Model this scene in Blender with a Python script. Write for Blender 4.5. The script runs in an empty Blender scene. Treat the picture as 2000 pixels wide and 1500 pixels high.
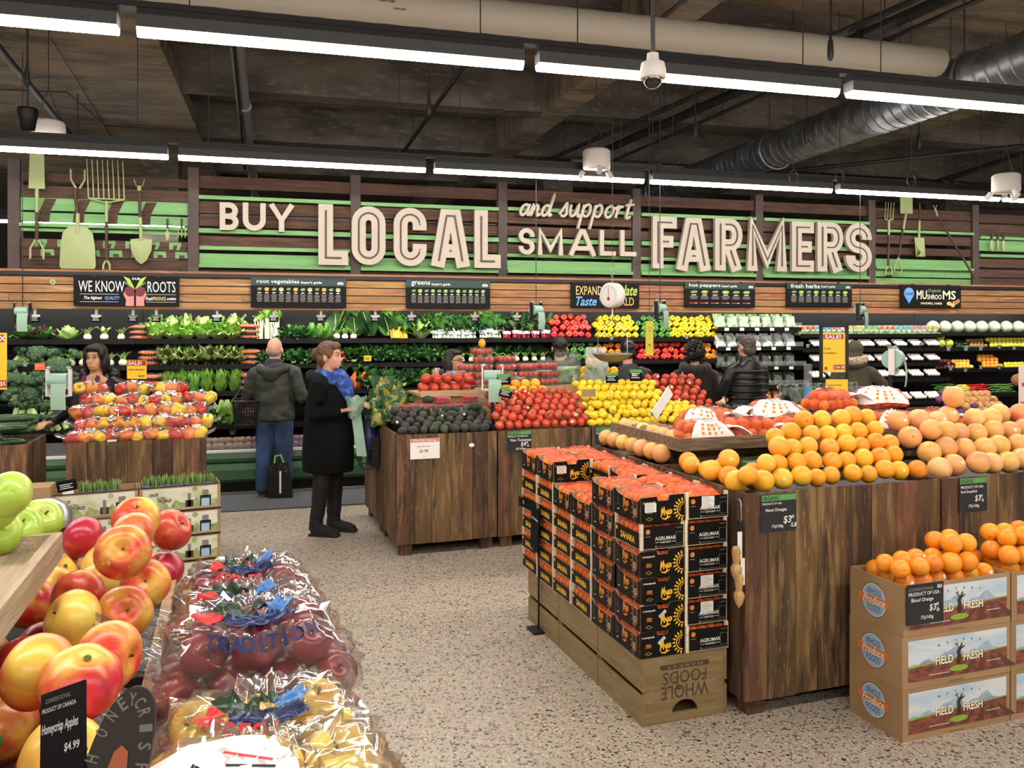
import bpy, math, random
import numpy as np
from mathutils import Vector, Matrix, Euler, noise as mnoise
R = random.Random(11)
sc = bpy.context.scene
COL = sc.collection
rad, sin, cos, pi = math.radians, math.sin, math.cos, math.pi

# ---------------------------------------------------------------- camera, world, exposure
H, F, HY, TH = 1.70, 1618.0, 640.0, rad(15.4)      # eye height, focal length in px, horizon row, yaw to the room
cd = bpy.data.cameras.new('camera')
cam = bpy.data.objects.new('camera', cd)
COL.objects.link(cam)
cam.location = (0, 0, H)
cam.rotation_euler = (rad(90), 0, -TH)
cd.sensor_width = 36
cd.lens = 36 * F / 2000
cd.shift_y = -(750 - HY) / 2000
cd.clip_start = .02
sc.camera = cam
w = bpy.data.worlds.new('world')
sc.world = w
w.use_nodes = True
w.node_tree.nodes['Background'].inputs[0].default_value = (1.0, .93, .84, 1)
w.node_tree.nodes['Background'].inputs[1].default_value = .16
sc.view_settings.view_transform = 'Standard'
sc.view_settings.look = 'None'
sc.view_settings.gamma = 1
sc.view_settings.exposure = 1.15
sc.cycles.use_denoising = True
sc.cycles.max_bounces = 7
sc.cycles.diffuse_bounces = 3
sc.cycles.glossy_bounces = 3
sc.cycles.transmission_bounces = 4
sc.cycles.transparent_max_bounces = 24
sc.cycles.caustics_reflective = False
sc.cycles.caustics_refractive = False
sc.cycles.sample_clamp_indirect = 4
LED = 32.5                                          # emission of the ceiling strips
CASE = 22.0                                         # emission of the tubes inside the cold case


def ray(px, py):
    a, b = (px - 1000) / F, (HY - py) / F
    return Vector((cos(TH) * a + sin(TH), -sin(TH) * a + cos(TH), b))


def at(px, py, d):
    return Vector((0, 0, H)) + ray(px, py) * d


def on_y(px, py, y):
    r = ray(px, py)
    return at(px, py, y / r.y)


def on_z(px, py, z):
    return at(px, py, (z - H) / ray(px, py).z)


BA = rad(3.6)                                       # the islands stand turned a little to the room


# ---------------------------------------------------------------- materials
def lin(h):
    if not isinstance(h, str):
        return (*h, 1) if len(h) == 3 else h
    out = []
    for i in (0, 2, 4):
        c = int(h[i:i + 2], 16) / 255
        out.append(c / 12.92 if c <= .04045 else ((c + .055) / 1.055) ** 2.4)
    return (*out, 1)


def mat(name, col, rough=.5, metal=0, spec=.5, layers=(), bump=None, rand=0, hue=0, island=0, emit=0, stretch=(1, 1, 1), alpha=1, coat=0, sss=0, trans=0, sheen=0):
    """layers: (colour, scale, lo, hi) noise masks over the base; bump: (scale, strength)."""
    m = bpy.data.materials.new(name)
    m.use_nodes = True
    nt = m.node_tree
    N, L = nt.nodes.new, nt.links.new
    b = nt.nodes['Principled BSDF']
    b.inputs['Base Color'].default_value = lin(col)
    b.inputs['Roughness'].default_value = rough
    b.inputs['Metallic'].default_value = metal
    b.inputs['Specular IOR Level'].default_value = spec
    b.inputs['Coat Weight'].default_value = coat
    b.inputs['Coat Roughness'].default_value = .15
    b.inputs['Transmission Weight'].default_value = trans
    b.inputs['Sheen Weight'].default_value = sheen
    if sss:
        b.inputs['Subsurface Weight'].default_value = sss
        b.inputs['Subsurface Scale'].default_value = .01
    if alpha < 1:
        b.inputs['Alpha'].default_value = alpha
    if emit:
        b.inputs['Emission Color'].default_value = lin(col)
        b.inputs['Emission Strength'].default_value = emit
    vec = None
    if layers or bump:
        tc = N('ShaderNodeTexCoord')
        oi = N('ShaderNodeObjectInfo')
        mu = N('ShaderNodeMath'); mu.operation = 'MULTIPLY'; mu.inputs[1].default_value = 37
        L(oi.outputs['Random'], mu.inputs[0])
        mp = N('ShaderNodeMapping'); mp.inputs['Scale'].default_value = stretch
        L(tc.outputs['Object'], mp.inputs['Vector'])
        if island:
            ge = N('ShaderNodeNewGeometry')
            m2 = N('ShaderNodeMath'); m2.operation = 'MULTIPLY_ADD'; m2.inputs[1].default_value = 61
            L(ge.outputs['Random Per Island'], m2.inputs[0]); L(mu.outputs[0], m2.inputs[2])
            mu = m2
        L(mu.outputs[0], mp.inputs['Location'])
        vec = mp.outputs['Vector']
    src = None
    for (c2, scale, lo, hi) in layers:
        nz = N('ShaderNodeTexNoise'); nz.inputs['Scale'].default_value = scale; nz.inputs['Detail'].default_value = 4
        L(vec, nz.inputs['Vector'])
        mr = N('ShaderNodeMapRange'); mr.inputs['From Min'].default_value = lo; mr.inputs['From Max'].default_value = hi
        L(nz.outputs['Fac'], mr.inputs['Value'])
        mx = N('ShaderNodeMix'); mx.data_type = 'RGBA'
        L(mr.outputs[0], mx.inputs['Factor'])
        if src: L(src, mx.inputs[6])
        else: mx.inputs[6].default_value = lin(col)
        mx.inputs[7].default_value = lin(c2)
        src = mx.outputs[2]
    if rand or island or hue:
        hs = N('ShaderNodeHueSaturation')
        if src: L(src, hs.inputs['Color'])
        else: hs.inputs['Color'].default_value = lin(col)
        if rand or hue:
            oi = N('ShaderNodeObjectInfo'); so = oi.outputs['Random']
        if island:
            ge = N('ShaderNodeNewGeometry'); so = ge.outputs['Random Per Island']
        a = max(rand, island)
        if a:
            mr = N('ShaderNodeMapRange'); mr.inputs['To Min'].default_value = 1 - a; mr.inputs['To Max'].default_value = 1 + a * .7
            L(so, mr.inputs['Value']); L(mr.outputs[0], hs.inputs['Value'])
        if hue:
            wn = N('ShaderNodeTexWhiteNoise'); wn.noise_dimensions = '1D'; L(so, wn.inputs['W'])
            mr = N('ShaderNodeMapRange'); mr.inputs['To Min'].default_value = .5 - hue; mr.inputs['To Max'].default_value = .5 + hue
            L(wn.outputs['Value'], mr.inputs['Value']); L(mr.outputs[0], hs.inputs['Hue'])
        src = hs.outputs['Color']
    if src:
        L(src, b.inputs['Base Color'])
    if bump:
        nz = N('ShaderNodeTexNoise'); nz.inputs['Scale'].default_value = bump[0]; nz.inputs['Detail'].default_value = 3
        L(vec, nz.inputs['Vector'])
        bp = N('ShaderNodeBump'); bp.inputs['Strength'].default_value = bump[1]; bp.inputs['Distance'].default_value = .01
        L(nz.outputs['Fac'], bp.inputs['Height']); L(bp.outputs['Normal'], b.inputs['Normal'])
    return m


def film(name, tint='ffffff', haze=.10, rough=.1, scale=14, gl=.35, strength=.5):
    """Clear crinkled plastic film: see-through with streaky highlights and a little white haze."""
    m = bpy.data.materials.new(name)
    m.use_nodes = True
    nt = m.node_tree; nt.nodes.clear()
    N, L = nt.nodes.new, nt.links.new
    out = N('ShaderNodeOutputMaterial')
    tr = N('ShaderNodeBsdfTransparent'); tr.inputs[0].default_value = (.98, .98, .98, 1)
    df = N('ShaderNodeBsdfDiffuse'); df.inputs[0].default_value = lin(tint)
    gs = N('ShaderNodeBsdfGlossy'); gs.inputs['Roughness'].default_value = rough
    tc = N('ShaderNodeTexCoord')
    mp = N('ShaderNodeMapping'); mp.inputs['Scale'].default_value = (.45, 1.3, 1); mp.inputs['Rotation'].default_value = (.3, .2, .5)
    nz = N('ShaderNodeTexNoise'); nz.inputs['Scale'].default_value = scale; nz.inputs['Detail'].default_value = 2.5; nz.inputs['Distortion'].default_value = .8
    L(tc.outputs['Object'], mp.inputs[0]); L(mp.outputs[0], nz.inputs['Vector'])
    bp = N('ShaderNodeBump'); bp.inputs['Strength'].default_value = strength; bp.inputs['Distance'].default_value = .03
    L(nz.outputs['Fac'], bp.inputs['Height']); L(bp.outputs[0], gs.inputs['Normal'])
    fr = N('ShaderNodeFresnel'); fr.inputs['IOR'].default_value = 1.45; L(bp.outputs[0], fr.inputs['Normal'])
    ma = N('ShaderNodeMath'); ma.operation = 'MULTIPLY_ADD'; ma.inputs[1].default_value = .6; ma.inputs[2].default_value = .01; ma.use_clamp = True
    mn = N('ShaderNodeMath'); mn.operation = 'MINIMUM'; mn.inputs[1].default_value = gl
    L(fr.outputs[0], ma.inputs[0]); L(ma.outputs[0], mn.inputs[0])
    m1 = N('ShaderNodeMixShader'); m1.inputs[0].default_value = haze; L(tr.outputs[0], m1.inputs[1]); L(df.outputs[0], m1.inputs[2])
    m2 = N('ShaderNodeMixShader'); L(mn.outputs[0], m2.inputs[0]); L(m1.outputs[0], m2.inputs[1]); L(gs.outputs[0], m2.inputs[2])
    L(m2.outputs[0], out.inputs[0])
    return m


def net(name, col, scale):
    """Plastic netting: crossed threads with clear gaps between them."""
    m = mat(name, col, .3)
    nt = m.node_tree; N, L = nt.nodes.new, nt.links.new
    tc = N('ShaderNodeTexCoord')
    mx = N('ShaderNodeMath'); mx.operation = 'MAXIMUM'
    for i, r in enumerate((.7, -.7)):
        mp = N('ShaderNodeMapping'); mp.inputs['Rotation'].default_value = (.35, .25, r)
        wv = N('ShaderNodeTexWave'); wv.inputs['Scale'].default_value = scale; wv.inputs['Distortion'].default_value = 1.2
        L(tc.outputs['Object'], mp.inputs[0]); L(mp.outputs[0], wv.inputs[0]); L(wv.outputs['Fac'], mx.inputs[i])
    mr = N('ShaderNodeMapRange'); mr.inputs['From Min'].default_value = .55; mr.inputs['From Max'].default_value = .9; mr.inputs['To Min'].default_value = .05; mr.inputs['To Max'].default_value = .58
    L(mx.outputs[0], mr.inputs['Value']); L(mr.outputs[0], nt.nodes['Principled BSDF'].inputs['Alpha'])
    return m


# ---------------------------------------------------------------- mesh builder
def fr(k='f', o=(0, 0, 0)):
    """Frame of a printed face: f faces -y, l faces -x, t faces up, b faces +y, r faces +x."""
    ax = {'f': ((1, 0, 0), (0, 0, 1), (0, -1, 0)), 'l': ((0, -1, 0), (0, 0, 1), (-1, 0, 0)), 't': ((1, 0, 0), (0, 1, 0), (0, 0, 1)),
          'b': ((-1, 0, 0), (0, 0, 1), (0, 1, 0)), 'r': ((0, 1, 0), (0, 0, 1), (1, 0, 0))}[k]
    m = Matrix.Identity(4)
    for i in range(3):
        for j in range(3):
            m[j][i] = ax[i][j]
    m.translation = o
    return m


_TC = {}


def tmesh(s, bold=0, shear=0, sp=1):
    k = (s, bold, shear, sp)
    if k not in _TC:
        cu = bpy.data.curves.new('t', 'FONT')
        cu.body = s; cu.size = 1; cu.offset = bold; cu.shear = shear; cu.space_character = sp; cu.resolution_u = 2
        o = bpy.data.objects.new('t', cu)
        me = bpy.data.meshes.new_from_object(o)
        vs = [(v.co.x, v.co.y) for v in me.vertices]
        fs = [tuple(p.vertices) for p in me.polygons]
        bpy.data.objects.remove(o); bpy.data.curves.remove(cu); bpy.data.meshes.remove(me)
        xs = [v[0] for v in vs]; ys = [v[1] for v in vs]
        bb = (min(xs), max(xs), min(ys), max(ys)) if vs else (0, 1, 0, 1)
        _TC[k] = ([((x - bb[0]) / (bb[1] - bb[0] or 1) - .5, (y - bb[2]) / (bb[3] - bb[2] or 1) - .5) for x, y in vs], fs, (bb[1] - bb[0]) / (bb[3] - bb[2] or 1))
    return _TC[k]


class MB:
    def __init__(s):
        s.v, s.f, s.m, s.s, s.mats = [], [], [], [], []

    def add(s, vs, fs, m, smooth=False, T=None):
        if m not in s.mats:
            s.mats.append(m)
        i, n = s.mats.index(m), len(s.v)
        if T is not None:
            vs = [T @ Vector(v) for v in vs]
        s.v.extend(tuple(v) for v in vs)
        s.f.extend(tuple(n + j for j in f) for f in fs)
        s.m.extend([i] * len(fs)); s.s.extend([smooth] * len(fs))
        return s

    def box(s, x0, x1, y0, y1, z0, z1, m, T=None):
        vs = [(x0, y0, z0), (x1, y0, z0), (x1, y1, z0), (x0, y1, z0), (x0, y0, z1), (x1, y0, z1), (x1, y1, z1), (x0, y1, z1)]
        return s.add(vs, [(3, 2, 1, 0), (4, 5, 6, 7), (0, 1, 5, 4), (1, 2, 6, 5), (2, 3, 7, 6), (3, 0, 4, 7)], m, False, T)

    def bar(s, a, b, wx, wy, m, roll=0):
        """A square bar from a to b."""
        a, b = Vector(a), Vector(b)
        d = b - a
        q = d.to_track_quat('Z', 'Y').to_matrix().to_4x4()
        q.translation = a
        return s.box(-wx / 2, wx / 2, -wy / 2, wy / 2, 0, d.length, m, q @ Matrix.Rotation(roll, 4, 'Z'))

    def loft(s, rings, m, smooth=True, cap=True, T=None):
        n = len(rings[0])
        vs = [p for r in rings for p in r]
        fs = []
        for i in range(len(rings) - 1):
            for j in range(n):
                k = (j + 1) % n
                fs.append((i * n + j, i * n + k, (i + 1) * n + k, (i + 1) * n + j))
        s.add(vs, fs, m, smooth, T)
        if cap:
            s.add(list(rings[0]), [tuple(range(n))[::-1]], m, False, T)
            s.add(list(rings[-1]), [tuple(range(n))], m, False, T)
        return s

    def tube(s, pts, r, m, n=8, T=None, cap=True, smooth=True, flat=1.0):
        pts = [Vector(p) for p in pts]
        rs = r if isinstance(r, (list, tuple)) else [r] * len(pts)
        rings, up = [], None
        for i, p in enumerate(pts):
            t = (pts[min(i + 1, len(pts) - 1)] - pts[max(i - 1, 0)]).normalized()
            if up is None:
                up = Vector((0, 0, 1)) if abs(t.z) < .9 else Vector((0, 1, 0))
            x = t.cross(up).normalized(); up = x.cross(t).normalized()
            rings.append([p + (x * cos(2 * pi * k / n) + up * sin(2 * pi * k / n) * flat) * rs[i] for k in range(n)])
        return s.loft(rings, m, smooth, cap, T)

    def lathe(s, prof, m, n=16, T=None, smooth=True, f=None):
        """prof: (radius, z); f(angle, i) scales the radius."""
        rings = [[(r * cos(2 * pi * k / n) * (f(2 * pi * k / n, i) if f else 1), r * sin(2 * pi * k / n) * (f(2 * pi * k / n, i) if f else 1), z) for k in range(n)] for i, (r, z) in enumerate(prof)]
        return s.loft(rings, m, smooth, False, T)

    def ell(s, c, r, m, n=12, k=8, T=None):
        if not isinstance(r, (tuple, list)): r = (r, r, r)
        M_ = Matrix.Translation(c) @ Matrix.Diagonal((*r, 1))
        return s.lathe([(max(sin(pi * i / k), 1e-3), -cos(pi * i / k)) for i in range(k + 1)], m, n, (T @ M_) if T is not None else M_)

    def prism(s, poly, z0, z1, m, T=None, ms=None, smooth=False):
        n = len(poly)
        s.add([(x, y, z1) for x, y in poly], [tuple(range(n))], m, smooth, T)
        s.add([(x, y, z0) for x, y in poly], [tuple(range(n))[::-1]], ms or m, smooth, T)
        s.add([(x, y, z0) for x, y in poly] + [(x, y, z1) for x, y in poly], [(i, (i + 1) % n, n + (i + 1) % n, n + i) for i in range(n)], ms or m, smooth, T)
        return s

    def face(s, poly, m, T=None, z=0):
        return s.add([(x, y, z) for x, y in poly], [tuple(range(len(poly)))], m, False, T)

    def rect(s, x0, x1, y0, y1, m, T=None, z=0):
        return s.face([(x0, y0), (x1, y0), (x1, y1), (x0, y1)], m, T, z)

    def disc(s, cx, cy, r, m, T=None, z=0, n=20, ry=None):
        return s.face([(cx + r * cos(2 * pi * i / n), cy + (ry or r) * sin(2 * pi * i / n)) for i in range(n)], m, T, z)

    def text(s, t, cx, cy, w_, h, m, T=None, z=.0006, bold=.02, shear=0, sp=1, rot=0, arc=0):
        vs, fs, asp = tmesh(t, bold, shear, sp)
        if w_ is None: w_ = h * asp
        if h is None: h = w_ / asp
        c_, s_ = cos(rot), sin(rot)
        out = []
        for x, y in vs:
            x, y = x * w_, y * h
            if arc:
                a = x / arc
                x, y = (arc + y) * sin(a), (arc + y) * cos(a) - arc
            out.append((cx + x * c_ - y * s_, cy + x * s_ + y * c_, z))
        return s.add(out, fs, m, False, T)

    def stroke(s, pts, w_, z0, z1, m, T=None, closed=False, ext=0, dz=.00003):
        pts = [Vector((p[0], p[1])) for p in pts]
        pts = [p for i, p in enumerate(pts) if i == 0 or (p - pts[i - 1]).length > 1e-5]
        if ext and not closed:
            pts[0] = pts[0] + (pts[0] - pts[1]).normalized() * ext
            pts[-1] = pts[-1] + (pts[-1] - pts[-2]).normalized() * ext
        n = len(pts)
        Lf, Rt = [], []
        for i, p in enumerate(pts):
            a = pts[(i - 1) % n] if (closed or i > 0) else None
            b = pts[(i + 1) % n] if (closed or i < n - 1) else None
            d1 = (p - a).normalized() if a is not None else (b - p).normalized()
            d2 = (b - p).normalized() if b is not None else d1
            n1, n2 = Vector((-d1.y, d1.x)), Vector((-d2.y, d2.x))
            q = n1 + n2
            q = q.normalized() if q.length > 1e-6 else n1
            k = min(1 / max(q.dot(n1), .3), 1.6) * w_ / 2
            Lf.append(p + q * k); Rt.append(p - q * k)
        vs = []
        for i in range(n):
            vs += [(Rt[i].x, Rt[i].y, z0), (Lf[i].x, Lf[i].y, z0), (Lf[i].x, Lf[i].y, z1 + dz * i), (Rt[i].x, Rt[i].y, z1 + dz * i)]
        fs = []
        for i in range(n if closed else n - 1):
            a, b = 4 * i, 4 * ((i + 1) % n)
            for j in range(4):
                k = (j + 1) % 4
                fs.append((a + j, b + j, b + k, a + k)[::-1])
        if not closed:
            fs += [(0, 1, 2, 3), (4 * n - 1, 4 * n - 2, 4 * n - 3, 4 * n - 4)]
        return s.add(vs, fs, m, False, T)

    def grid(s, fn, nu, nv, m, smooth=True, T=None):
        vs = [fn(i / nu, j / nv) for j in range(nv + 1) for i in range(nu + 1)]
        fs = [(j * (nu + 1) + i, j * (nu + 1) + i + 1, (j + 1) * (nu + 1) + i + 1, (j + 1) * (nu + 1) + i) for j in range(nv) for i in range(nu)]
        return s.add(vs, fs, m, smooth, T)

    def mesh(s, name):
        me = bpy.data.meshes.new(name)
        me.from_pydata(s.v, [], s.f)
        for m in s.mats:
            me.materials.append(m)
        me.polygons.foreach_set('material_index', s.m)
        me.polygons.foreach_set('use_smooth', s.s)
        me.update()
        return me

    def build(s, name, parent=None, loc=None, rot=0, label=None, cat=None, group=None, kind=None):
        o = bpy.data.objects.new(name, s.mesh(name))
        return link(o, parent, loc, rot, label, cat, group, kind)


CH = {}


def link(o, parent=None, loc=None, rot=0, label=None, cat=None, group=None, kind=None):
    COL.objects.link(o)
    if parent is not None:
        o.parent = parent
        CH.setdefault(parent.name, []).append(o)
    if loc is not None:
        o.location = loc
    if rot is not None and not isinstance(rot, (int, float)):
        o.rotation_euler = rot
    elif rot:
        o.rotation_euler = (0, 0, rot)
    return tag(o, label, cat, group, kind)


def tag(o, label=None, cat=None, group=None, kind=None):
    for k, v in (('label', label), ('category', cat), ('group', group), ('kind', kind)):
        if v: o[k] = v
    return o


def thing(name, label, cat, loc=(0, 0, 0), rot=0, group=None):
    return link(bpy.data.objects.new(name, None), None, loc, rot, label, cat, group)


def clone(src, name, parent=None, loc=(0, 0, 0), rot=0, scale=None, label=None, cat=None, group=None):
    """Another object on the same mesh."""
    o = bpy.data.objects.new(name, src.data if hasattr(src, 'data') else src)
    if scale is not None:
        o.scale = scale if isinstance(scale, (tuple, list, Vector)) else (scale,) * 3
    return link(o, parent, loc, rot, label, cat, group)


def dup(t, loc, rot=None, label=None, group=None, scale=None):
    """A copy of a thing and of its parts and sub-parts."""
    def cp(o, par):
        c = o.copy()
        COL.objects.link(c)
        if par is not None:
            c.parent = par
            CH.setdefault(par.name, []).append(c)
        for ch in CH.get(o.name, ()):
            cp(ch, c)
        return c
    c = cp(t, None)
    c.location = loc
    if rot is not None:
        c.rotation_euler = rot if not isinstance(rot, (int, float)) else (0, 0, rot)
    if scale is not None:
        c.scale = scale if isinstance(scale, (tuple, list)) else (scale,) * 3
    if label: c['label'] = label
    if group: c['group'] = group
    return c


def relax(P_, rr, floor, it=60, box=None, keep=None):
    """Push spheres apart; floor(x, y) is the height they rest on."""
    P_ = np.array(P_, float); rr = np.array(rr, float)
    n = len(P_)
    for _ in range(it):
        d = P_[:, None] - P_[None]
        L_ = np.sqrt((d ** 2).sum(-1)) + 1e-9
        ov = np.clip((rr[:, None] + rr[None]) * 1.0 - L_, 0, None)
        np.fill_diagonal(ov, 0)
        mv = (d / L_[..., None] * ov[..., None]).sum(1) * .35
        P_ += mv
        for i in range(n):
            fz = floor(P_[i, 0], P_[i, 1]) + rr[i]
            if P_[i, 2] < fz: P_[i, 2] = fz
            if box:
                P_[i, 0] = min(max(P_[i, 0], box[0] + rr[i]), box[1] - rr[i])
                P_[i, 1] = min(max(P_[i, 1], box[2] + rr[i]), box[3] - rr[i])
    return P_


def rr3():
    return (R.uniform(0, 6.3), R.uniform(0, 6.3), R.uniform(0, 6.3))


def loc_of(o_, ang, p):
    """World point of a point local to a frame at o_ turned by ang."""
    return (o_[0] + p[0] * cos(ang) - p[1] * sin(ang), o_[1] + p[0] * sin(ang) + p[1] * cos(ang), p[2])


def to_loc(o_, ang, p):
    x, y = p[0] - o_[0], p[1] - o_[1]
    return Vector((x * cos(ang) + y * sin(ang), -x * sin(ang) + y * cos(ang), p[2]))
# ---------------------------------------------------------------- materials of the setting
ORD = ['first', 'second', 'third', 'fourth', 'fifth', 'sixth', 'seventh', 'eighth', 'ninth', 'tenth', 'eleventh', 'twelfth']
WHITE = mat('white_paint', 'e6e1da', .55, bump=(40, .1))
BLACK = mat('black_metal', '0d0d0f', .45, bump=(60, .1))
DARK = mat('dark_plastic', '0d0d0f', .5)
STEEL = mat('steel', 'b9bcbe', .3, .9)
GREYM = mat('grey_paint', '454646', .6)
RUST = mat('dark_brown_steel', '4a3b34', .6, layers=[('2f2522', 3, .4, .7)])
PIPE = mat('black_pipe', '2a2a2c', .5)
PVC = mat('grey_pipe', '8d9094', .45)
LEDM = mat('lit_diffuser', 'fff6ee', emit=LED)
CASEM = mat('lit_tube', 'fffaf0', emit=CASE)
CONC = mat('concrete', '9a8a72', .85, layers=[('6d655a', 1.3, .4, .62), ('4d463e', .8, .55, .75), ('a09686', 5, .5, .8)], bump=(9, .35), stretch=(1, 3, 1))
CONCD = mat('dark_concrete', '6e665b', .85, layers=[('4b453d', 1.1, .38, .62), ('857c6d', 6, .55, .8)], bump=(9, .35), stretch=(1, 1, 3))
GALV = mat('galvanised_steel', '8f9499', .34, .75, layers=[('6f747a', 6, .4, .6)])
FABRIC = mat('white_fabric_duct', 'a39b8d', .8, bump=(20, .2), stretch=(.3, 4, 4))
PLANK = mat('reclaimed_brown_plank', '54392a', .75, layers=[('38251b', 3, .38, .66), ('6d4d34', 8, .55, .75)], bump=(14, .5), island=.22, hue=.012, stretch=(.5, 9, 9))
FASC = mat('warm_plank', 'a3744a', .65, layers=[('7d5434', 3, .42, .66), ('c2935f', 6, .52, .72), ('4d321f', 14, .7, .76)], bump=(14, .4), island=.2, hue=.015, stretch=(.5, 9, 9))
GREENP = mat('green_painted_plank', '74a866', .6, layers=[('62955a', 3, .4, .7), ('34502a', 22, .7, .78)], bump=(14, .3), island=.08, stretch=(.6, 7, 7))
TOOL = mat('pale_green_tool_paint', '98a670', .55, bump=(8, .1))
HANDLE = mat('dark_wood_handle', '4f3526', .6, layers=[('342219', 5, .4, .6)], stretch=(8, 8, 1))
CASEB = mat('case_black', '08080a', .45, spec=.3)
CASEG = mat('green_bumper', '49704c', .35, layers=[('3f6343', 4, .4, .6)])
GLASS = mat('clear_plastic', 'dfe6e6', .06, alpha=.1)


def ceil_z(x, y):
    if -4.6 <= x <= -1.15 and 3 <= y <= 20: return 4.427
    return 4.437 if any(q - .01 <= y <= q + .31 for q in (7.55, 10.1, 12.7, 15.3)) or (3.2 <= x <= 3.55 and y > 5) or (8.2 <= x <= 8.6 and y > 6) else 4.997


def floor_material():
    m = mat('polished_aggregate', '8f887b', .42)
    nt = m.node_tree; N, L = nt.nodes.new, nt.links.new
    b = nt.nodes['Principled BSDF']
    tc = N('ShaderNodeTexCoord')
    nz = N('ShaderNodeTexNoise'); nz.inputs['Scale'].default_value = 30
    va = N('ShaderNodeVectorMath'); va.operation = 'MULTIPLY_ADD'; va.inputs[1].default_value = (.02, .02, 0)
    L(tc.outputs['Object'], nz.inputs['Vector']); L(nz.outputs['Color'], va.inputs[0]); L(tc.outputs['Object'], va.inputs[2])
    cur = None

    def mixc(fac, a, c):
        mx = N('ShaderNodeMix'); mx.data_type = 'RGBA'; L(fac, mx.inputs['Factor'])
        if a is None: mx.inputs[6].default_value = lin('aca08f')
        else: L(a, mx.inputs[6])
        if isinstance(c, str): mx.inputs[7].default_value = lin(c)
        else: L(c, mx.inputs[7])
        return mx.outputs[2]
    n2 = N('ShaderNodeTexNoise'); n2.inputs['Scale'].default_value = 1.2; n2.inputs['Detail'].default_value = 5; L(tc.outputs['Object'], n2.inputs['Vector'])
    mr = N('ShaderNodeMapRange'); mr.inputs['From Min'].default_value = .4; mr.inputs['From Max'].default_value = .7; L(n2.outputs['Fac'], mr.inputs['Value'])
    cur = mixc(mr.outputs[0], cur, 'a09584')
    for scale, r0, thr, cols in ((110, .30, .45, ('d0c6b4', '857a6c')), (78, .30, .40, ('4f463e', '8a7b6c')), (52, .26, .16, ('3a332d', '7d6f62'))):
        vo = N('ShaderNodeTexVoronoi'); vo.inputs['Scale'].default_value = scale; L(va.outputs[0], vo.inputs['Vector'])
        sep = N('ShaderNodeSeparateColor'); L(vo.outputs['Color'], sep.inputs[0])
        th = N('ShaderNodeMath'); th.operation = 'LESS_THAN'; th.inputs[1].default_value = thr; L(sep.outputs[0], th.inputs[0])
        rd = N('ShaderNodeMath'); rd.operation = 'MULTIPLY_ADD'; rd.inputs[1].default_value = .3; rd.inputs[2].default_value = r0; L(sep.outputs[1], rd.inputs[0])
        ds = N('ShaderNodeMath'); ds.operation = 'LESS_THAN'; L(vo.outputs['Distance'], ds.inputs[0]); L(rd.outputs[0], ds.inputs[1])
        an = N('ShaderNodeMath'); an.operation = 'MULTIPLY'; L(th.outputs[0], an.inputs[0]); L(ds.outputs[0], an.inputs[1])
        cm = N('ShaderNodeMix'); cm.data_type = 'RGBA'; L(sep.outputs[2], cm.inputs['Factor']); cm.inputs[6].default_value = lin(cols[0]); cm.inputs[7].default_value = lin(cols[1])
        cur = mixc(an.outputs[0], cur, cm.outputs[2])
    L(cur, b.inputs['Base Color'])
    return m


# ---------------------------------------------------------------- room shell
MB().box(-14, 26, -8, 24, -.1, 0, floor_material()).build('floor', kind='structure')
MB().box(-14, 26, -8, 24, 5.0, 5.2, CONC).build('ceiling', kind='structure')
MB().box(-14, 26, 23.8, 24, 0, 5, mat('far_wall', '4a453f', .8)).build('wall_back', kind='structure')
for i, y in enumerate((7.55, 10.1, 12.7, 15.3)):
    MB().box(-14, 26, y, y + .3, 4.45, 5.0, CONCD).build('ceiling_beam', kind='structure')
MB().box(-4.6, -1.15, 3.0, 20, 4.43, 4.62, CONC).build('ceiling_drop_slab', kind='structure')
MB().box(3.2, 3.55, 5, 22, 4.44, 5.0, CONC).build('ceiling_beam', kind='structure')
MB().box(8.2, 8.6, 6, 22, 4.44, 5.0, CONC).build('ceiling_beam', kind='structure')
for px, y in ((312, 13.9), (1090, 13.9), (1870, 13.0)):
    p = on_y(px, 300, y)
    MB().box(p.x - .27, p.x + .27, y, y + .5, 0, 5, CONCD).build('column', kind='structure')
# a dark grey service mat in front of the cold case
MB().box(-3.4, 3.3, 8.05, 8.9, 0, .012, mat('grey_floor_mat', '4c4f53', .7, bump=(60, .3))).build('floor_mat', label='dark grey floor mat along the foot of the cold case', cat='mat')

# ---------------------------------------------------------------- ducts and pipes under the ceiling
d = thing('spiral_duct', 'large galvanised spiral duct running away above the letters', 'duct', (6.0, 4.6, 3.95))
m = MB()
L_, r_, n = 11.5, .225, 28
rings, seam = [], 0
y = 0
while y < L_:
    for dy, dr in ((0, 0), (.004, 0), (.096, 0), (.10, 0), (.105, .005), (.122, .005), (.126, 0)):
        rings.append([((r_ + dr) * cos(2 * pi * k / n), y + dy, (r_ + dr) * sin(2 * pi * k / n)) for k in range(n)])
    y += .13
m.loft(rings, GALV, True)
m.build('duct_body', d)
for y in (1.5, 4.6, 8):
    MB().tube([((r_ + .02) * cos(a), y, (r_ + .02) * sin(a)) for a in [i * 2 * pi / 24 for i in range(25)]], .014, GALV, 6).build('joint_ring', d)
    MB().tube([(-.1, y, .2), (-.1, y, 1.05)], .006, PIPE, 6).build('hanger_rod', d)
d = thing('fabric_duct', 'white ribbed fabric air duct crossing the ceiling to the spiral duct', 'duct', (-2.6, 6.2, 4.1))
m = MB()
prof = []
x = 0
while x < 8.4:
    prof.append([(x, (.125 + .004 * (int(x * 8) % 2)) * cos(2 * pi * k / 32) * (1 + .02 * ((k * 3) % 2)), (.125 + .004 * (int(x * 8) % 2)) * sin(2 * pi * k / 32) * (1 + .02 * ((k * 3) % 2))) for k in range(32)])
    x += .124
m.loft(prof, FABRIC)
m.build('duct_sleeve', d)
INK = mat('black_print', '1b1b1c', .6)
m = MB()
T = fr('f', (3.05, -.128, 0))
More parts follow.
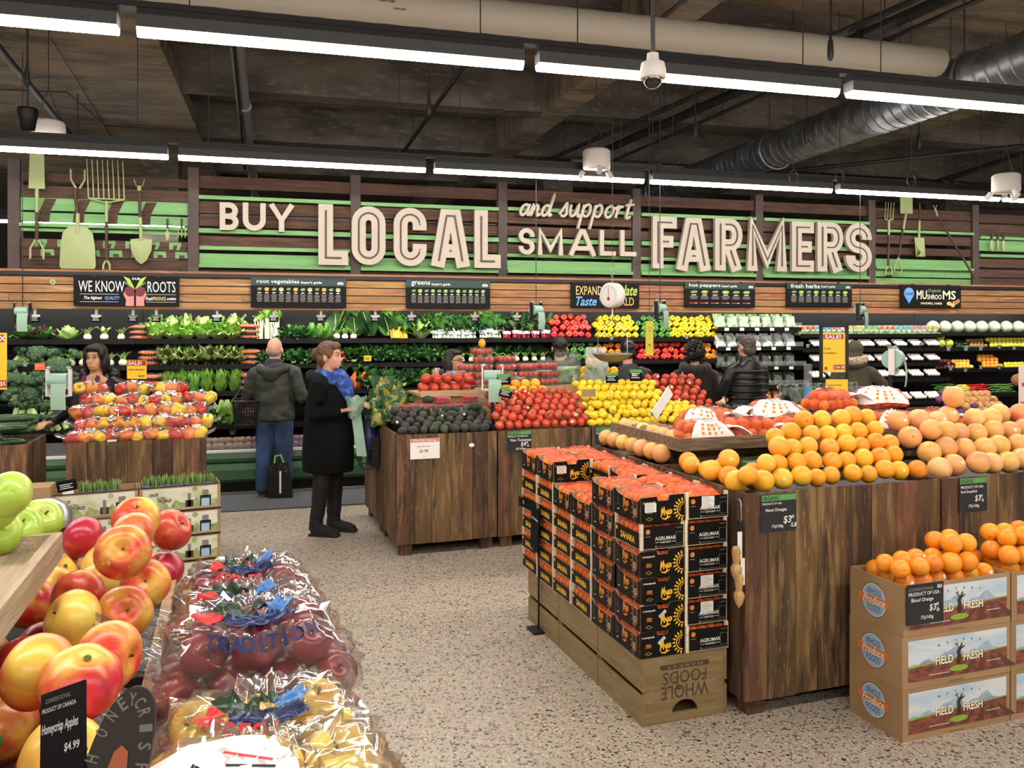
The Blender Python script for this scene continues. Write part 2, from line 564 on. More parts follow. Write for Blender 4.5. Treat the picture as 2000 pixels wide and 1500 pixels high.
for j, t in enumerate(('UNITED STATES SUPPLY', 'CHILLED WATER RETURN', 'HEAT PUMP', 'DIFFUSER')):
    m.text(t, .1 + .09 * j, .085 - .05 * j, None, .016, INK, T, z=.002)
for j in (0, 1):
    m.stroke([(-.32, .07 - .06 * j), (-.2, .07 - .06 * j)], .007, 0, .002, INK, T)
m.build('printed_arrows', d)
for x in (2.3, 4.2, 6.2, 7.9):
    MB().tube([(x, 0, .125), (x, 0, .9)], .004, PIPE, 5).build('hanger_wire', d)
NP = [0]


def pipe(a, b, r, m, label, cat='pipe', fit=()):
    o = thing('ceiling_pipe', label, cat)
    a, b = Vector(a), Vector(b)
    a = b + (a - b) * 1.4
    MB().tube([a, b], r, m, 10).build('pipe_run', o)
    n_ = max(2, int((b - a).length / 2.2))
    for i in range(n_):
        q = a.lerp(b, (i + .5) / n_)
        k = MB()
        k.tube([q + (b - a).normalized() * -.03, q + (b - a).normalized() * .03], r * 1.35, m, 10)
        k.tube([q, (q.x, q.y, max(q.z + .02, ceil_z(q.x, q.y)))], .006, PIPE, 5)
        k.build('hanger', o)
    return o


pipe(on_z(452, -20, 4.35), on_z(500, 400, 4.35), .06, PVC, 'thick grey drain pipe running along the ceiling above the buy sign')
pipe(on_z(448, 20, 4.28), on_z(478, 330, 4.28), .025, PIPE, 'thin black pipe beside the thick grey drain pipe')
pipe(on_z(965, 45, 4.3), on_z(780, 308, 4.3), .026, PIPE, 'black sprinkler pipe slanting down toward the local letters')
pipe(on_z(-5, 90, 4.3), on_z(155, 285, 4.3), .035, PIPE, 'black pipe crossing the pale slab at the upper corner')
pipe(on_z(1800, -5, 4.3), on_z(1030, 330, 4.3), .03, PIPE, 'long black pipe slanting behind the dome camera')
pipe(on_z(1860, -8, 4.38), on_z(1100, 330, 4.38), .055, PIPE, 'thickest black pipe of the slanting bundle over the farmers letters')
pipe(on_z(1900, 5, 4.25), on_z(1150, 335, 4.25), .022, PIPE, 'thinner black pipe under the slanting pipe bundle')
pipe(on_z(1995, 285, 4.0), on_z(1440, 345, 4.0), .03, PIPE, 'black pipe passing beneath the spiral duct')
pipe(on_z(1330, 5, 4.4), on_z(1240, 80, 4.4), .02, PIPE, 'short black pipe above the white fabric duct')
pipe(on_z(2002, 300, 3.9), on_z(1780, 372, 3.9), .04, PIPE, 'dark pipe low above the light row near the mushrooms sign')
pipe(on_z(1400, 335, 4.2), on_z(1990, 372, 4.2), .06, CONCD, 'brown main pipe level behind the lights above the farmers letters')
o = thing('conduit', 'thin steel conduit bending across the pale slab', 'conduit')
MB().tube([on_z(0, 175, 4.4), on_z(130, 180, 4.4), on_z(205, 245, 4.4), on_z(385, 258, 4.4)], .009, PIPE, 6).build('conduit_run', o)
o = thing('conduit', 'second thin conduit slanting across the pale slab', 'conduit')
MB().tube([on_z(100, 78, 4.4), on_z(170, 190, 4.4), on_z(232, 290, 4.4)], .008, PIPE, 6).build('conduit_run', o)
for i, (px, py, z) in enumerate(((53, 105, 4.1), (152, 238, 4.1), (838, 165, 4.0), (1358, 215, 4.0), (1575, 228, 4.0), (1622, 45, 4.1), (1795, 240, 4.0))):
    p = on_z(px, py, z)
    m = MB()
    m.tube([p, (p.x, p.y, ceil_z(p.x, p.y))], .007, PIPE, 6)
    m.lathe([(.004, 0), (.022, .02), (.026, .06), (.02, .16), (.012, .17), (.004, .30)], PIPE, 10, Matrix.Translation(p + Vector((0, 0, -.3))))
    m.build('sprinkler_drop', label=f'black sprinkler drop hanging from the ceiling, {ORD[i]} from the left', cat='sprinkler')
# round white speaker drums with little spotlights
for i, (px, py, d_) in enumerate(((95, 258, 7.6), (1165, 312, 8.3), (1965, 358, 9.0))):
    p = at(px, py, d_)
    t = thing('hanging_speaker', ('round white hanging speaker over the tool panel', 'round white hanging speaker above the farmers letters', 'round white hanging speaker above the mushrooms sign')[i], 'speaker', p)
    MB().lathe([(.001, -.1), (.13, -.1), (.14, -.08), (.14, .08), (.12, .1), (.001, .1)], WHITE, 24).build('drum', t)
    for a in (.3, 2.4, 4.5):
        MB().tube([(.14 * cos(a), .14 * sin(a), -.1), (.19 * cos(a), .19 * sin(a), -.16)], .03, WHITE, 10).build('spotlight', t)
    MB().tube([(-.1, 0, .1), (0, 0, .4)], .004, PIPE, 5).tube([(.1, 0, .1), (0, 0, .4), (0, 0, ceil_z(p.x, p.y) - p.z)], .004, PIPE, 5).build('wires', t)
p = at(54, 228, 7.0)
t = thing('camera_housing', 'black cup shaped fixture hanging beside the white speaker', 'fixture', p)
MB().lathe([(.001, -.11), (.055, -.11), (.075, 0), (.08, .05), (.078, .07), (.04, .075), (.001, .075)], DARK, 16).build('cup', t)
MB().tube([(0, 0, .07), (0, 0, ceil_z(p.x, p.y) - p.z)], .008, PIPE, 6).build('rod', t)
p = at(1275, 150, 4.3)
t = thing('dome_camera', 'white dome security camera on a grey drop pole', 'camera', p)
MB().lathe([(.03, .12), (.032, .085), (.06, .07), (.068, .03), (.068, -.005), (.062, -.012), (.05, -.012), (.001, -.012)], WHITE, 24).build('housing', t)
MB().lathe([(.05 * cos(a), -.012 - .05 * sin(a)) for a in [i * pi / 16 for i in range(9)]], mat('smoked_dome', '15171c', .05, coat=1), 20).build('dome', t)
MB().tube([(0, 0, .12), (0, 0, ceil_z(p.x, p.y) - p.z)], .013, GREYM, 8).build('pole', t)
# looped cables hanging at the right of the camera
for i, (px, py) in enumerate(((1283, 200), (1275, 330), (1550, 345), (1780, 352), (1857, 248), (1640, 345))):
    p = at(px, py, 8.6)
    MB().tube([p + Vector((.05 * cos(a), 0, .07 * sin(a))) for a in [k * pi / 8 for k in range(17)]], .006, PIPE, 6).tube([p + Vector((0, 0, .07)), (p.x, p.y, ceil_z(p.x, p.y))], .004, PIPE, 5).build('cable_loop', label=f'coil of black cable hanging under the ceiling, {ORD[i]} in the order camera to side', cat='cable')


# ---------------------------------------------------------------- linear lights
def light_row(yr, z, edges, row, vis=True):
    n_ = 0
    for a, b in zip(edges[:-1], edges[1:]):
        a, b = a + .045, b - .045
        t = thing('linear_light', f'linear ceiling light, {ORD[n_]} from the left in the {row} row', 'light', (a, yr, z), 0, f'linear lights of the {row} row')
        n_ += 1
        MB().box(0, b - a, -.05, .05, .035, .10, GREYM).box(0, b - a, -.03, .03, .1, .14, BLACK).build('housing', t)
        MB().loft([[(x, .036 * cos(q), .035 - .040 * sin(q)) for q in [i * pi / 8 for i in range(9)]] for x in (0, b - a)], LEDM, True, True).build('diffuser', t)
        if vis:
            for x in (.25, b - a - .25):
                if abs(a + x - 6) < .4: continue
                MB().tube([(x, 0, .172), (x, 0, ceil_z(a + x, yr) - z)], .004, PIPE, 5).build('cable', t)
    MB().box(edges[0], edges[-1], -.035, .035, .1405, .17, BLACK).build('light_rail', None, (0, yr, z), label=f'black mounting rail above the {row} row of lights', cat='rail')


E1 = [-5.1, -2.93, -.77, 1.38, 3.5, 5.65, 7.8]
E2 = [-5.5, -3.2, -.95, 1.36, 3.64, 5.9, 8.2, 10.5, 12.8]
light_row(4.62, 3.2, E1, 'front')
light_row(7.93, 3.2, E2, 'back')
light_row(13.3, 3.2, [-8, -5.9, -3.65, -1.4], 'far')
light_row(1.3, 3.2, [-4.5, 0, 4.5, 9], 'overhead', False)
light_row(-2.0, 3.2, [-4.5, 0, 4.5, 9], 'entrance', False)

# ---------------------------------------------------------------- slatted sign wall above the cold case
SY = 9.5
X0, PIT = -.935, 1.715
part_ = thing('slatted_wall', 'slatted wall of reclaimed planks carrying the sign letters', 'wall')
tag(part_, kind='structure')
LAYOUT = [(3.215, 3.345, 'b'), (3.085, 3.125, 'l'), (2.945, 3.07, 'b'), (2.795, 2.905, 'b'), (2.715, 2.765, 'l'), (2.59, 2.7, 'b'), (2.535, 2.575, 'g'),
          (2.385, 2.495, 'g'), (2.345, 2.385, 'l'), (2.27, 2.325, 'b')]
LAY2 = [(3.2, 3.33, 'b'), (3.05, 3.18, 'b'), (2.985, 3.02, 'l'), (2.84, 2.96, 'b'), (2.7, 2.8, 'b'), (2.53, 2.64, 'g'), (2.5, 2.53, 'l'), (2.40, 2.5, 'g'), (2.3, 2.37, 'g'), (2.25, 2.3, 'b')]
LAY3 = [(3.18, 3.3, 'b'), (3.0, 3.16, 'b'), (2.95, 2.99, 'l'), (2.78, 2.93, 'g'), (2.7, 2.74, 'l'), (2.55, 2.68, 'b'), (2.42, 2.53, 'b'), (2.26, 2.4, 'b')]
LAY0 = [(3.2, 3.29, 'b'), (3.04, 3.16, 'b'), (2.9, 3.03, 'g'), (2.79, 2.885, 'g'), (2.735, 2.77, 'l'), (2.69, 2.725, 'g'), (2.52, 2.62, 'b'), (2.43, 2.51, 'b'), (2.31, 2.42, 'b'), (2.25, 2.29, 'b')]
for k in range(-1, 8):
    x0 = X0 + PIT * k
    MB().box(x0 - .055, x0 + .055, SY - .03, SY + .09, 2.23, 3.42, RUST).build('post', part_)
    m = MB()
    lay = LAY0 if k == -1 else LAY2 if k == 5 else LAY3 if k >= 6 else LAYOUT
    for z0, z1, c in lay:
        dz = R.uniform(-.008, .008)
        dep = (SY - .06, SY + .03) if c == 'l' else (SY + .0, SY + .025)
        m.box(x0 + .057, x0 + PIT - .057, dep[0], dep[1], z0 + dz, z1 + dz, PLANK if c == 'b' else GREENP)
    T = fr('f', (x0, SY, 0))
    if k == -1:      # painted carrot-top shapes across the tool panel
        for j in range(4):
            a = .28 + j * .32
            m.face([(a, 3.03), (a + .11, 3.03), (a + .05, 2.9), (a + .04, 2.79), (a - .06, 2.79), (a - .05, 2.9)], PLANK, T, .004)
        for j in range(7):
            a = .18 + j * .215
            for q in ([(a, 2.61), (a + .12, 2.61), (a + .12, 2.58), (a + .04, 2.58), (a + .04, 2.535), (a, 2.535)], [(a + .085, 2.58), (a + .12, 2.58), (a + .1, 2.53), (a + .07, 2.53)],
                      [(a + .06, 2.51), (a + .18, 2.51), (a + .19, 2.445), (a + .155, 2.445), (a + .15, 2.475), (a + .1, 2.475), (a + .1, 2.44), (a + .06, 2.44)]):
                m.face(q, GREENP, T, .004)
    if k in (0, 1, 4):
        for z0 in (2.915, 2.745 - .003):
            m.box(x0 + .06, x0 + PIT - .06, SY + .03, SY + .04, z0, z0 + .015, GREYM)
    m.build('plank_panel', part_)
# horizontal ledge, dark rail and the fascia under the wall
FY = 9.2
MB().box(-6, 13, FY, FY + .4, 2.262, 2.285, FASC).build('trim_1', kind='structure')
MB().box(-6, 13, FY - .02, FY + .03, 2.222, 2.262, BLACK).build('trim_2', kind='structure')
m = MB()
zz = [1.885, 1.965, 2.05, 2.135, 2.22]
for j in range(4):
    x = -6 - R.random() * 2
    while x < 13:
        l = R.uniform(1.6, 3.2)
        m.box(max(x, -6), min(x + l, 13) - .004, FY, FY + .022, zz[j] + .004, zz[j + 1] - .006, FASC)
        x += l
m.build('trim_3', kind='structure')
MB().box(-6, 13, FY + .03, FY + .05, 1.9, 2.22, DARK).build('trim_4', kind='structure')
# ---------------------------------------------------------------- big letters on the wall
LET = mat('warm_white_letter', 'b5ab9b', .55, bump=(6, .05))
LINE = mat('letter_groove', '54463c', .7)
LY = SY - .118


def arc(cx, cy, rx, ry, a0, a1, n=10):
    return [(cx + rx * cos(rad(a0 + (a1 - a0) * i / n)), cy + ry * sin(rad(a0 + (a1 - a0) * i / n))) for i in range(n + 1)]


def glyph(c, w, h, t):
    """Centre lines of a letter w wide, h high with stroke t (all inset by t/2): list of (points, closed)."""
    i = t / 2
    x0, x1, y0, y1 = i, w - i, i, h - i
    ym = h / 2
    r = (x1 - x0) / 2
    xm = w / 2
    if c == 'L': return [([(x0, h), (x0, y0), (w, y0)], 0)]
    if c == 'O': return [(arc(xm, y1 - r, r, r, 0, 180) + arc(xm, y0 + r, r, r, 180, 360), 1)]
    if c == 'C': return [([(x1, y1 - r - .1 * h)] + arc(xm, y1 - r, r, r, 0, 180) + arc(xm, y0 + r, r, r, 180, 360) + [(x1, y0 + r + .1 * h)], 0)]
    if c == 'A': return [([(x0 - .02, 0), (xm - .3 * t, y1), (xm + .3 * t, y1), (x1 + .02, 0)], 0), ([(x0 + .12 * w, h * .28), (x1 - .12 * w, h * .28)], 0)]
    if c == 'B': return [([(x0, 0), (x0, h)], 0), ([(x0, y1)] + arc(xm, (y1 + ym) / 2, r * .9, (y1 - ym) / 2, 90, -90) + [(x0, ym)], 0), ([(x0, ym)] + arc(xm, (y0 + ym) / 2, r, (ym - y0) / 2, 90, -90) + [(x0, y0)], 0)]
    if c == 'U': return [([(x0, h)] + arc(xm, y0 + r, r, r, 180, 360) + [(x1, h)], 0)]
    if c == 'Y': return [([(x0, h), (xm, h * .42), (x1, h)], 0), ([(xm, h * .42), (xm, 0)], 0)]
    if c == 'F': return [([(x0, 0), (x0, y1), (w, y1)], 0), ([(x0, ym + .02 * h), (w * .86, ym + .02 * h)], 0)]
    if c == 'E': return [([(w, y0), (x0, y0), (x0, y1), (w, y1)], 0), ([(x0, ym), (w * .9, ym)], 0)]
    if c == 'R': return [([(x0, 0), (x0, h)], 0), ([(x0, y1)] + arc(x1 - r * .8, y1 - h * .2, r * .8, h * .2, 90, -90) + [(x0, y1 - h * .4)], 0), ([(xm, y1 - h * .4), (x1, 0)], 0)]
    if c == 'M': return [([(x0, 0), (x0, h - i), (xm, h * .22), (x1, h - i), (x1, 0)], 0)]
    if c == 'S':
        q = (y1 - y0) / 4
        return [([(x1, y1 - q * 1.15)] + arc(xm, y1 - q, r, q, 0, 180, 10) + arc(xm, y1 - q, r, q, 180, 250, 5) + arc(xm, y0 + q, r, q, 70, 0, 5) + arc(xm, y0 + q, r, q, 0, -180, 10) + [(x0, y0 + q * 1.15)], 0)]
    return []


def letters(word, boxes, t, inline, base):
    for j, (c, (p0, p1, q0, q1)) in enumerate(zip(word, boxes)):
        a, b = on_y(p0, q1, LY), on_y(p1, q0, LY)
        w_, h_ = b.x - a.x, b.z - a.z
        tt = t * h_
        m = MB()
        T = fr('f')
        for pts, cl in glyph(c, w_, h_, tt):
            m.stroke(pts, tt, -.055 + .0004 * len(pts), .0 + .0002 * len(pts), LET, T, bool(cl), 0, 0 if cl else .00016)
        if inline:
            for pts, cl in glyph(c, w_, h_, tt):
                m.stroke(pts, tt * .13, 0, .011, LINE, T, bool(cl), ext=0 if cl else -tt * .45)
        m.build('sign_letter', None, (a.x, LY, a.z), label=base.format(c=c, o=ORD[j]), cat='letter', group=f'wall letters of {word.lower()}')


letters('BUY', [(429, 466, 396, 449), (474, 519, 397, 450), (524, 576, 400, 452)], .19, False, 'small white letter {c}, {o} of the word BUY')
letters('LOCAL', [(622, 680, 400, 517), (687, 753, 404, 517), (769, 833, 407, 519), (845, 915, 410, 521), (927, 978, 412, 523)], .235, True, 'tall white grooved letter {c}, {o} of the word LOCAL')
letters('SMALL', [(1013, 1044, 446, 497), (1051, 1100, 447, 498), (1114, 1162, 448, 499), (1172, 1203, 450, 499), (1212, 1243, 450, 500)], .17, False, 'thin white letter {c}, {o} of the word SMALL')
letters('FARMERS', [(1275, 1322, 424, 524), (1324, 1386, 427, 528), (1397, 1450, 428, 528), (1460, 1537, 431, 529), (1547, 1590, 434, 530), (1597, 1647, 435, 530), (1651, 1702, 437, 531)], .225, True, 'tall white grooved letter {c}, {o} of the word FARMERS')


def spline(pts, n=5):
    out = []
    for i in range(len(pts) - 1):
        p0, p1, p2, p3 = [Vector(pts[max(0, min(len(pts) - 1, i + k))]) for k in (-1, 0, 1, 2)]
        for j in range(n):
            t = j / n
            out.append(.5 * ((2 * p1) + (p2 - p0) * t + (2 * p0 - 5 * p1 + 4 * p2 - p3) * t * t + (3 * p1 - p0 - 3 * p2 + p3) * t ** 3))
    return out + [Vector(pts[-1])]


SCR = {  # one-stroke script letters, advance width first
    'a': (.95, [[(.75, .75), (.55, .95), (.25, .8), (.12, .4), (.25, .05), (.5, .12), (.75, .6), (.78, .9), (.72, .3), (.82, .05), (.98, .15)]]),
    'n': (1.0, [[(.0, .1), (.14, .6), (.2, .92), (.16, .05), (.3, .6), (.5, .92), (.66, .8), (.64, .3), (.75, .03), (1.0, .2)]]),
    'd': (1.0, [[(.75, .75), (.55, .95), (.25, .8), (.12, .4), (.25, .05), (.5, .12), (.75, .6), (.95, 1.9), (.75, .4), (.84, .05), (1.02, .2)]]),
    's': (.72, [[(.0, .15), (.3, .7), (.45, .98), (.5, .6), (.55, .2), (.35, .0), (.12, .1)]]),
    'u': (1.0, [[(.1, .9), (.1, .35), (.28, .03), (.52, .2), (.72, .92), (.7, .3), (.82, .03), (1.0, .2)]]),
    'p': (.95, [[(.15, .95), (.02, -.9)], [(.12, .6), (.35, .92), (.62, .9), (.72, .5), (.55, .08), (.25, .1), (.1, .35)]]),
    'o': (.9, [[(.5, .93), (.2, .75), (.12, .3), (.35, .02), (.65, .25), (.7, .7), (.5, .93), (.7, .75), (.95, .8)]]),
    'r': (.75, [[(.05, .6), (.2, .92), (.12, .02)], [(.18, .6), (.4, .9), (.62, .85)]]),
    't': (.7, [[(.42, 1.5), (.25, .3), (.36, .02), (.6, .2)], [(.02, 1.02), (.75, 1.1)]]),
}


def script(word, p0, p1, q0, q1, label):
    a, b = on_y(p0, q1, LY), on_y(p1, q0, LY)
    wt = sum(SCR[c][0] for c in word)
    sx, sz = (b.x - a.x) / wt, b.z - a.z
    m = MB()
    x = 0
    for c in word:
        for st in SCR[c][1]:
            m.stroke([((x + p[0] + .22 * p[1]) * sx, p[1] * sz) for p in spline(st)], .03, -.045, 0 + .0007 * (x % 1), LET, fr('f'), False, 0, .0002)
        x += SCR[c][0]
    m.build('script_word', None, (a.x, LY, a.z), label=label, cat='letters')


script('and', 1013, 1076, 400, 420, 'cursive white wall lettering reading and')
script('support', 1092, 1233, 402, 422, 'cursive white wall lettering reading support')

# ---------------------------------------------------------------- painted farm tools hung on the wall
TY = SY - .075


def tool(label, px, py, name='garden_tool'):
    p = on_y(px, py, TY)
    return thing(name, label, 'tool', p)


def zlen(px, dy):
    return dy / F * (TY / ray(px, 600).y)


def dgrip(t, z, s, w_=.14, h_=.2):
    """D-shaped grip: two bent arms and a cross bar; s is the direction the open end points."""
    MB().tube([(-w_ * .12, 0, z), (-w_ * .5, 0, z + s * h_ * .45), (-w_ * .5, 0, z + s * h_)], .011, TOOL, 8).tube([(w_ * .12, 0, z), (w_ * .5, 0, z + s * h_ * .45), (w_ * .5, 0, z + s * h_)], .011, TOOL, 8).build('grip_arms', t)
    MB().tube([(-w_ * .5, 0, z + s * h_), (w_ * .5, 0, z + s * h_)], .014, HANDLE, 8).build('grip_bar', t)


def blade(t, poly, dish=.02, th=.006):
    m = MB()
    T = fr('f')
    n = len(poly)
    cx, cy = sum(p[0] for p in poly) / n, sum(p[1] for p in poly) / n
    for z, s in ((th, 1), (0, -1)):
        rings = [[(cx + (p[0] - cx) * k, cy + (p[1] - cy) * k, z - dish * (1 - k * k)) for p in poly] for k in (.01, .35, .7, 1)]
        m.loft(rings if s > 0 else rings[::-1], TOOL, True, False, T)
    m.prism(poly, 0, th, TOOL, T)
    return m.build('blade', t)


k_ = .0056
t = tool('long narrow pale green spade hung head up at the end of the tool panel', 72, 430)
blade(t, [(-.075, .32), (.075, .32), (.065, .8), (-.06, .8)])
MB().tube([(0, 0, .32), (0, 0, .08)], .019, TOOL, 10).build('socket', t)
MB().tube([(0, 0, .1), (0, 0, -.2)], .017, HANDLE, 10).build('shaft', t)
dgrip(t, -.2, -1, .12, .2)
t = tool('broad pale green grain scoop shovel hung blade down', 152, 440, 'scoop_shovel')
blade(t, [(.0, .0)] and [(-.17, -.42), (-.16, -.2), (-.14, -.08), (-.09, -.02), (0, 0), (.09, -.02), (.14, -.08), (.16, -.2), (.17, -.42), (.155, -.45), (-.155, -.45)], -.03)
MB().tube([(0, -.01, -.1), (0, 0, .12)], [.024, .019], TOOL, 10).build('socket', t)
MB().tube([(0, 0, .1), (-.03, 0, .38)], .017, HANDLE, 10).build('shaft', t)
dgrip(t, .38, 1, .13, .2)
t = tool('pale green manure fork with many thin tines pointing up', 208, 430, 'garden_fork')
m = MB()
for j in range(8):
    x = -.17 + j * .0486
    m.tube([(x, 0, .22), (x - .012, -.02, .62)], [.008, .004], TOOL, 6)
m.tube([(-.17, 0, .22), (.17, 0, .22)], .009, TOOL, 8).tube([(-.17, 0, .22), (0, 0, .18), (.17, 0, .22)], .009, TOOL, 8)
m.build('tines', t)
MB().tube([(0, 0, .2), (0, 0, -.02)], .016, TOOL, 10).build('socket', t)
MB().tube([(0, 0, 0), (0, 0, -.42)], .015, HANDLE, 10).build('shaft', t)
dgrip(t, -.42, -1, .06, .1)
t = tool('pale green pointed digging shovel hung blade down', 276, 440, 'digging_shovel')
blade(t, [(-.105, -.15), (-.1, -.26), (-.05, -.37), (0, -.41), (.05, -.37), (.1, -.26), (.105, -.15), (.03, -.14), (-.03, -.14)], -.02)
MB().tube([(0, -.01, -.16), (-.01, 0, .08)], .018, TOOL, 10).build('socket', t)
MB().tube([(-.01, 0, .07), (-.02, 0, .36)], .016, HANDLE, 10).build('shaft', t)
MB().tube([(-.02, 0, .36), (-.02, 0, .41)], .02, TOOL, 10).tube([(-.07, 0, .48), (-.05, 0, .41), (.01, 0, .41), (.03, 0, .48)], .006, TOOL, 6).build('end_cap', t)
t = tool('small pale green hand trowel beside the hand fork', 327, 440, 'hand_trowel')
blade(t, [(-.025, -.08), (-.02, -.13), (0, -.17), (.02, -.13), (.025, -.08), (0, -.05)], -.01)
MB().tube([(0, 0, -.06), (0, 0, -.02)], .006, TOOL, 6).build('socket', t)
MB().tube([(0, 0, -.03), (0, 0, .07)], .012, HANDLE, 8).build('grip', t)
t = tool('small pale green three pronged hand fork', 355, 440, 'hand_fork')
m = MB()
for j in (-1, 0, 1):
    m.tube([(j * .035, 0, -.13), (j * .035, 0, -.05), (0, 0, -.02)], .006, TOOL, 6)
m.build('prongs', t)
MB().tube([(0, 0, -.03), (0, 0, .07)], .012, HANDLE, 8).build('grip', t)
t = tool('pale green four tined fork hung tines up right of FARMERS', 1736, 430, 'digging_fork')
m = MB()
for j in range(4):
    m.tube([(-.065 + j * .043, 0, .02), (-.055 + j * .043, -.01, .24)], [.007, .004], TOOL, 6)
m.tube([(-.065, 0, .02), (0, 0, -.01), (.065, 0, .02)], .009, TOOL, 8)
m.build('tines', t)
MB().tube([(0, 0, 0), (0, 0, -.22)], .015, TOOL, 10).build('socket', t)
MB().tube([(0, 0, -.2), (-.01, 0, -.62)], .015, HANDLE, 10).build('shaft', t)
dgrip(t, -.62, -1, .1, .13)
t = tool('pale green square spade hung head up with slanting shaft', 1770, 400, 'square_spade')
blade(t, [(-.1, -.12), (.1, -.12), (.1, .22), (-.1, .22)], .01)
MB().tube([(.0, 0, -.1), (-.05, 0, -.34)], .017, TOOL, 10).build('socket', t)
MB().tube([(-.05, 0, -.32), (-.13, 0, -.72)], .015, HANDLE, 10).build('shaft', t)
t.rotation_euler = (0, 0, 0)
MB().tube([(-.13, 0, -.72), (-.2, 0, -.86), (-.19, 0, -.92), (-.08, 0, -.92), (-.07, 0, -.86), (-.12, 0, -.72)], .011, TOOL, 8).build('grip', t)
t = tool('small pale green flat spade with serrated edge', 1796, 440, 'serrated_spade')
blade(t, [(-.085, -.17), (.07, -.17), (.09, -.43), (.07, -.42), (.05, -.435), (.03, -.42), (.01, -.435), (-.01, -.42), (-.03, -.435), (-.055, -.42), (-.06, -.43)], -.008)
MB().tube([(-.01, 0, -.18), (0, 0, .06)], .016, TOOL, 10).build('socket', t)
MB().tube([(0, 0, .05), (0, 0, .3)], .013, HANDLE, 10).build('shaft', t)
a, b = on_y(1826, 408, TY), on_y(1905, 545, TY - .12)
t = thing('garden_hoe', 'dark long handled hoe leaning across the green boards', 'tool', a)
MB().tube([(0, 0, 0), (.04, 0, -.1)], .016, TOOL, 8).tube([(-.03, 0, .05), (0, 0, 0), (.03, 0, .05)], .008, TOOL, 6).build('hoe_head', t)
MB().tube([(.03, 0, -.08), b - a], .014, HANDLE, 8).build('shaft', t)
for j, px in enumerate((1937, 1949, 1960)):
    t = tool(f'small pale green trowel in the trio, {ORD[j]} from the hoe', px, 472, 'hand_trowel')
    wv = (.035, .018, .03)[j]
    blade(t, [(-wv, .0), (-wv, -.09), (0, -.14), (wv, -.09), (wv, 0)], -.008)
    MB().tube([(0, 0, 0), (0, 0, .04)], .005, STEEL, 6).build('socket', t)
    MB().tube([(0, 0, .03), (0, 0, .12)], .014, HANDLE, 8).build('grip', t)
# ---------------------------------------------------------------- the long refrigerated case
CY = 8.95
SH_A = [(9.0, .47), (9.28, .66), (9.42, 1.0), (9.52, 1.285), (9.58, 1.56)]
SH_B = [(9.0, .47), (9.3, .72), (9.36, .95), (9.42, 1.19), (9.48, 1.44), (9.52, 1.69)]
SH_C = [(9.0, .47), (9.3, .70), (9.4, 1.0), (9.46, 1.21), (9.5, 1.41), (9.54, 1.60)]
SH_D = [(9.0, .47), (9.3, .78), (9.44, 1.12), (9.52, 1.41), (9.56, 1.62)]
TAGW = mat('white_card', 'efece4', .6)
TAGO = mat('orange_card', 'ee6a32', .6)
TAGY = mat('yellow_card', 'f2c431', .55)
TAGG = mat('green_card', '57a04b', .55)
CHALK = mat('chalkboard_card', '0f1116', .6, spec=.12)


def xs(px, y=9.5):
    return on_y(px, 660, y).x


def case_unit(x0, x1, sh, label, clear=False):
    t = thing('refrigerated_case', label, 'cold case', (x0, CY, 0))
    W = x1 - x0 - .006
    MB().box(0, W, .1, .2, .0, .12, CASEB).build('kick_plate', t)
    pr = [(.06, .10), (.0, .14), (-.012, .24), (.0, .30), (.03, .31), (.0, .325), (-.012, .36), (.0, .42), (.12, .43), (.12, .10)]
    MB().loft([[(x, a, b) for a, b in pr] for x in (0, W)], CASEG, False, True).build('bumper', t)
    MB().box(0, W, -.006, .03, .42, .445, WHITE).build('rail', t)
    MB().box(0, W, .012, .018, .445, .575, GLASS).build('clear_front', t)
    MB().box(0, W, 1.12, 1.18, .1, 2.2, CASEB).box(0, W, .25, 1.12, .1, .44, CASEB).build('back_panel', t)
    MB().box(0, W, .3, 1.15, 2.0, 2.05, CASEB).build('canopy', t)
    for y, z in sh[1:]:
        m = MB()
        m.box(0, W, y - CY, 1.12, z - .022, z, CASEB)
        m.box(0, W, y - CY - .012, y - CY, z - .035, z + .018, CASEB)
        if clear:
            m.box(0, W, y - CY - .014, y - CY - .012, z + .018, z + .075, GLASS)
            for k in range(int(W / .22)):
                m.box(.1 + k * .22, .16 + k * .22, y - CY - .016, y - CY - .012, z - .03, z + .008, TAGW)
        m.build('shelf', t)
    MB().box(0, W, .42, .46, 1.975, 2.0, CASEM).build('light_tube', t)
    return t


EDG = [-330, 262, 800, 1075, 1402, 1567, 1845, 2120]
NMS = ['cold case unit with broccoli and celery root', 'cold case unit with lettuces and bagged carrots', 'cold case unit with greens and chard', 'cold case unit with red and yellow bell peppers', 'cold case unit with bagged salads and clear shelf fronts',
       'cold case unit with herb boxes and mushroom trays', 'cold case unit with packed lettuce, limes and plums']
for i in range(7):
    case_unit(xs(EDG[i]), xs(EDG[i + 1]), [SH_A, SH_A, SH_A, SH_A, SH_B, SH_C, SH_D][i], NMS[i], i in (4,))

# ---------------------------------------------------------------- produce meshes
def green(name, a, b, c, ruf=.5):
    return mat(name, a, ruf, layers=[(b, 14, .35, .65), (c, 5, .55, .75)], rand=.14, hue=.01, bump=(40, .2))


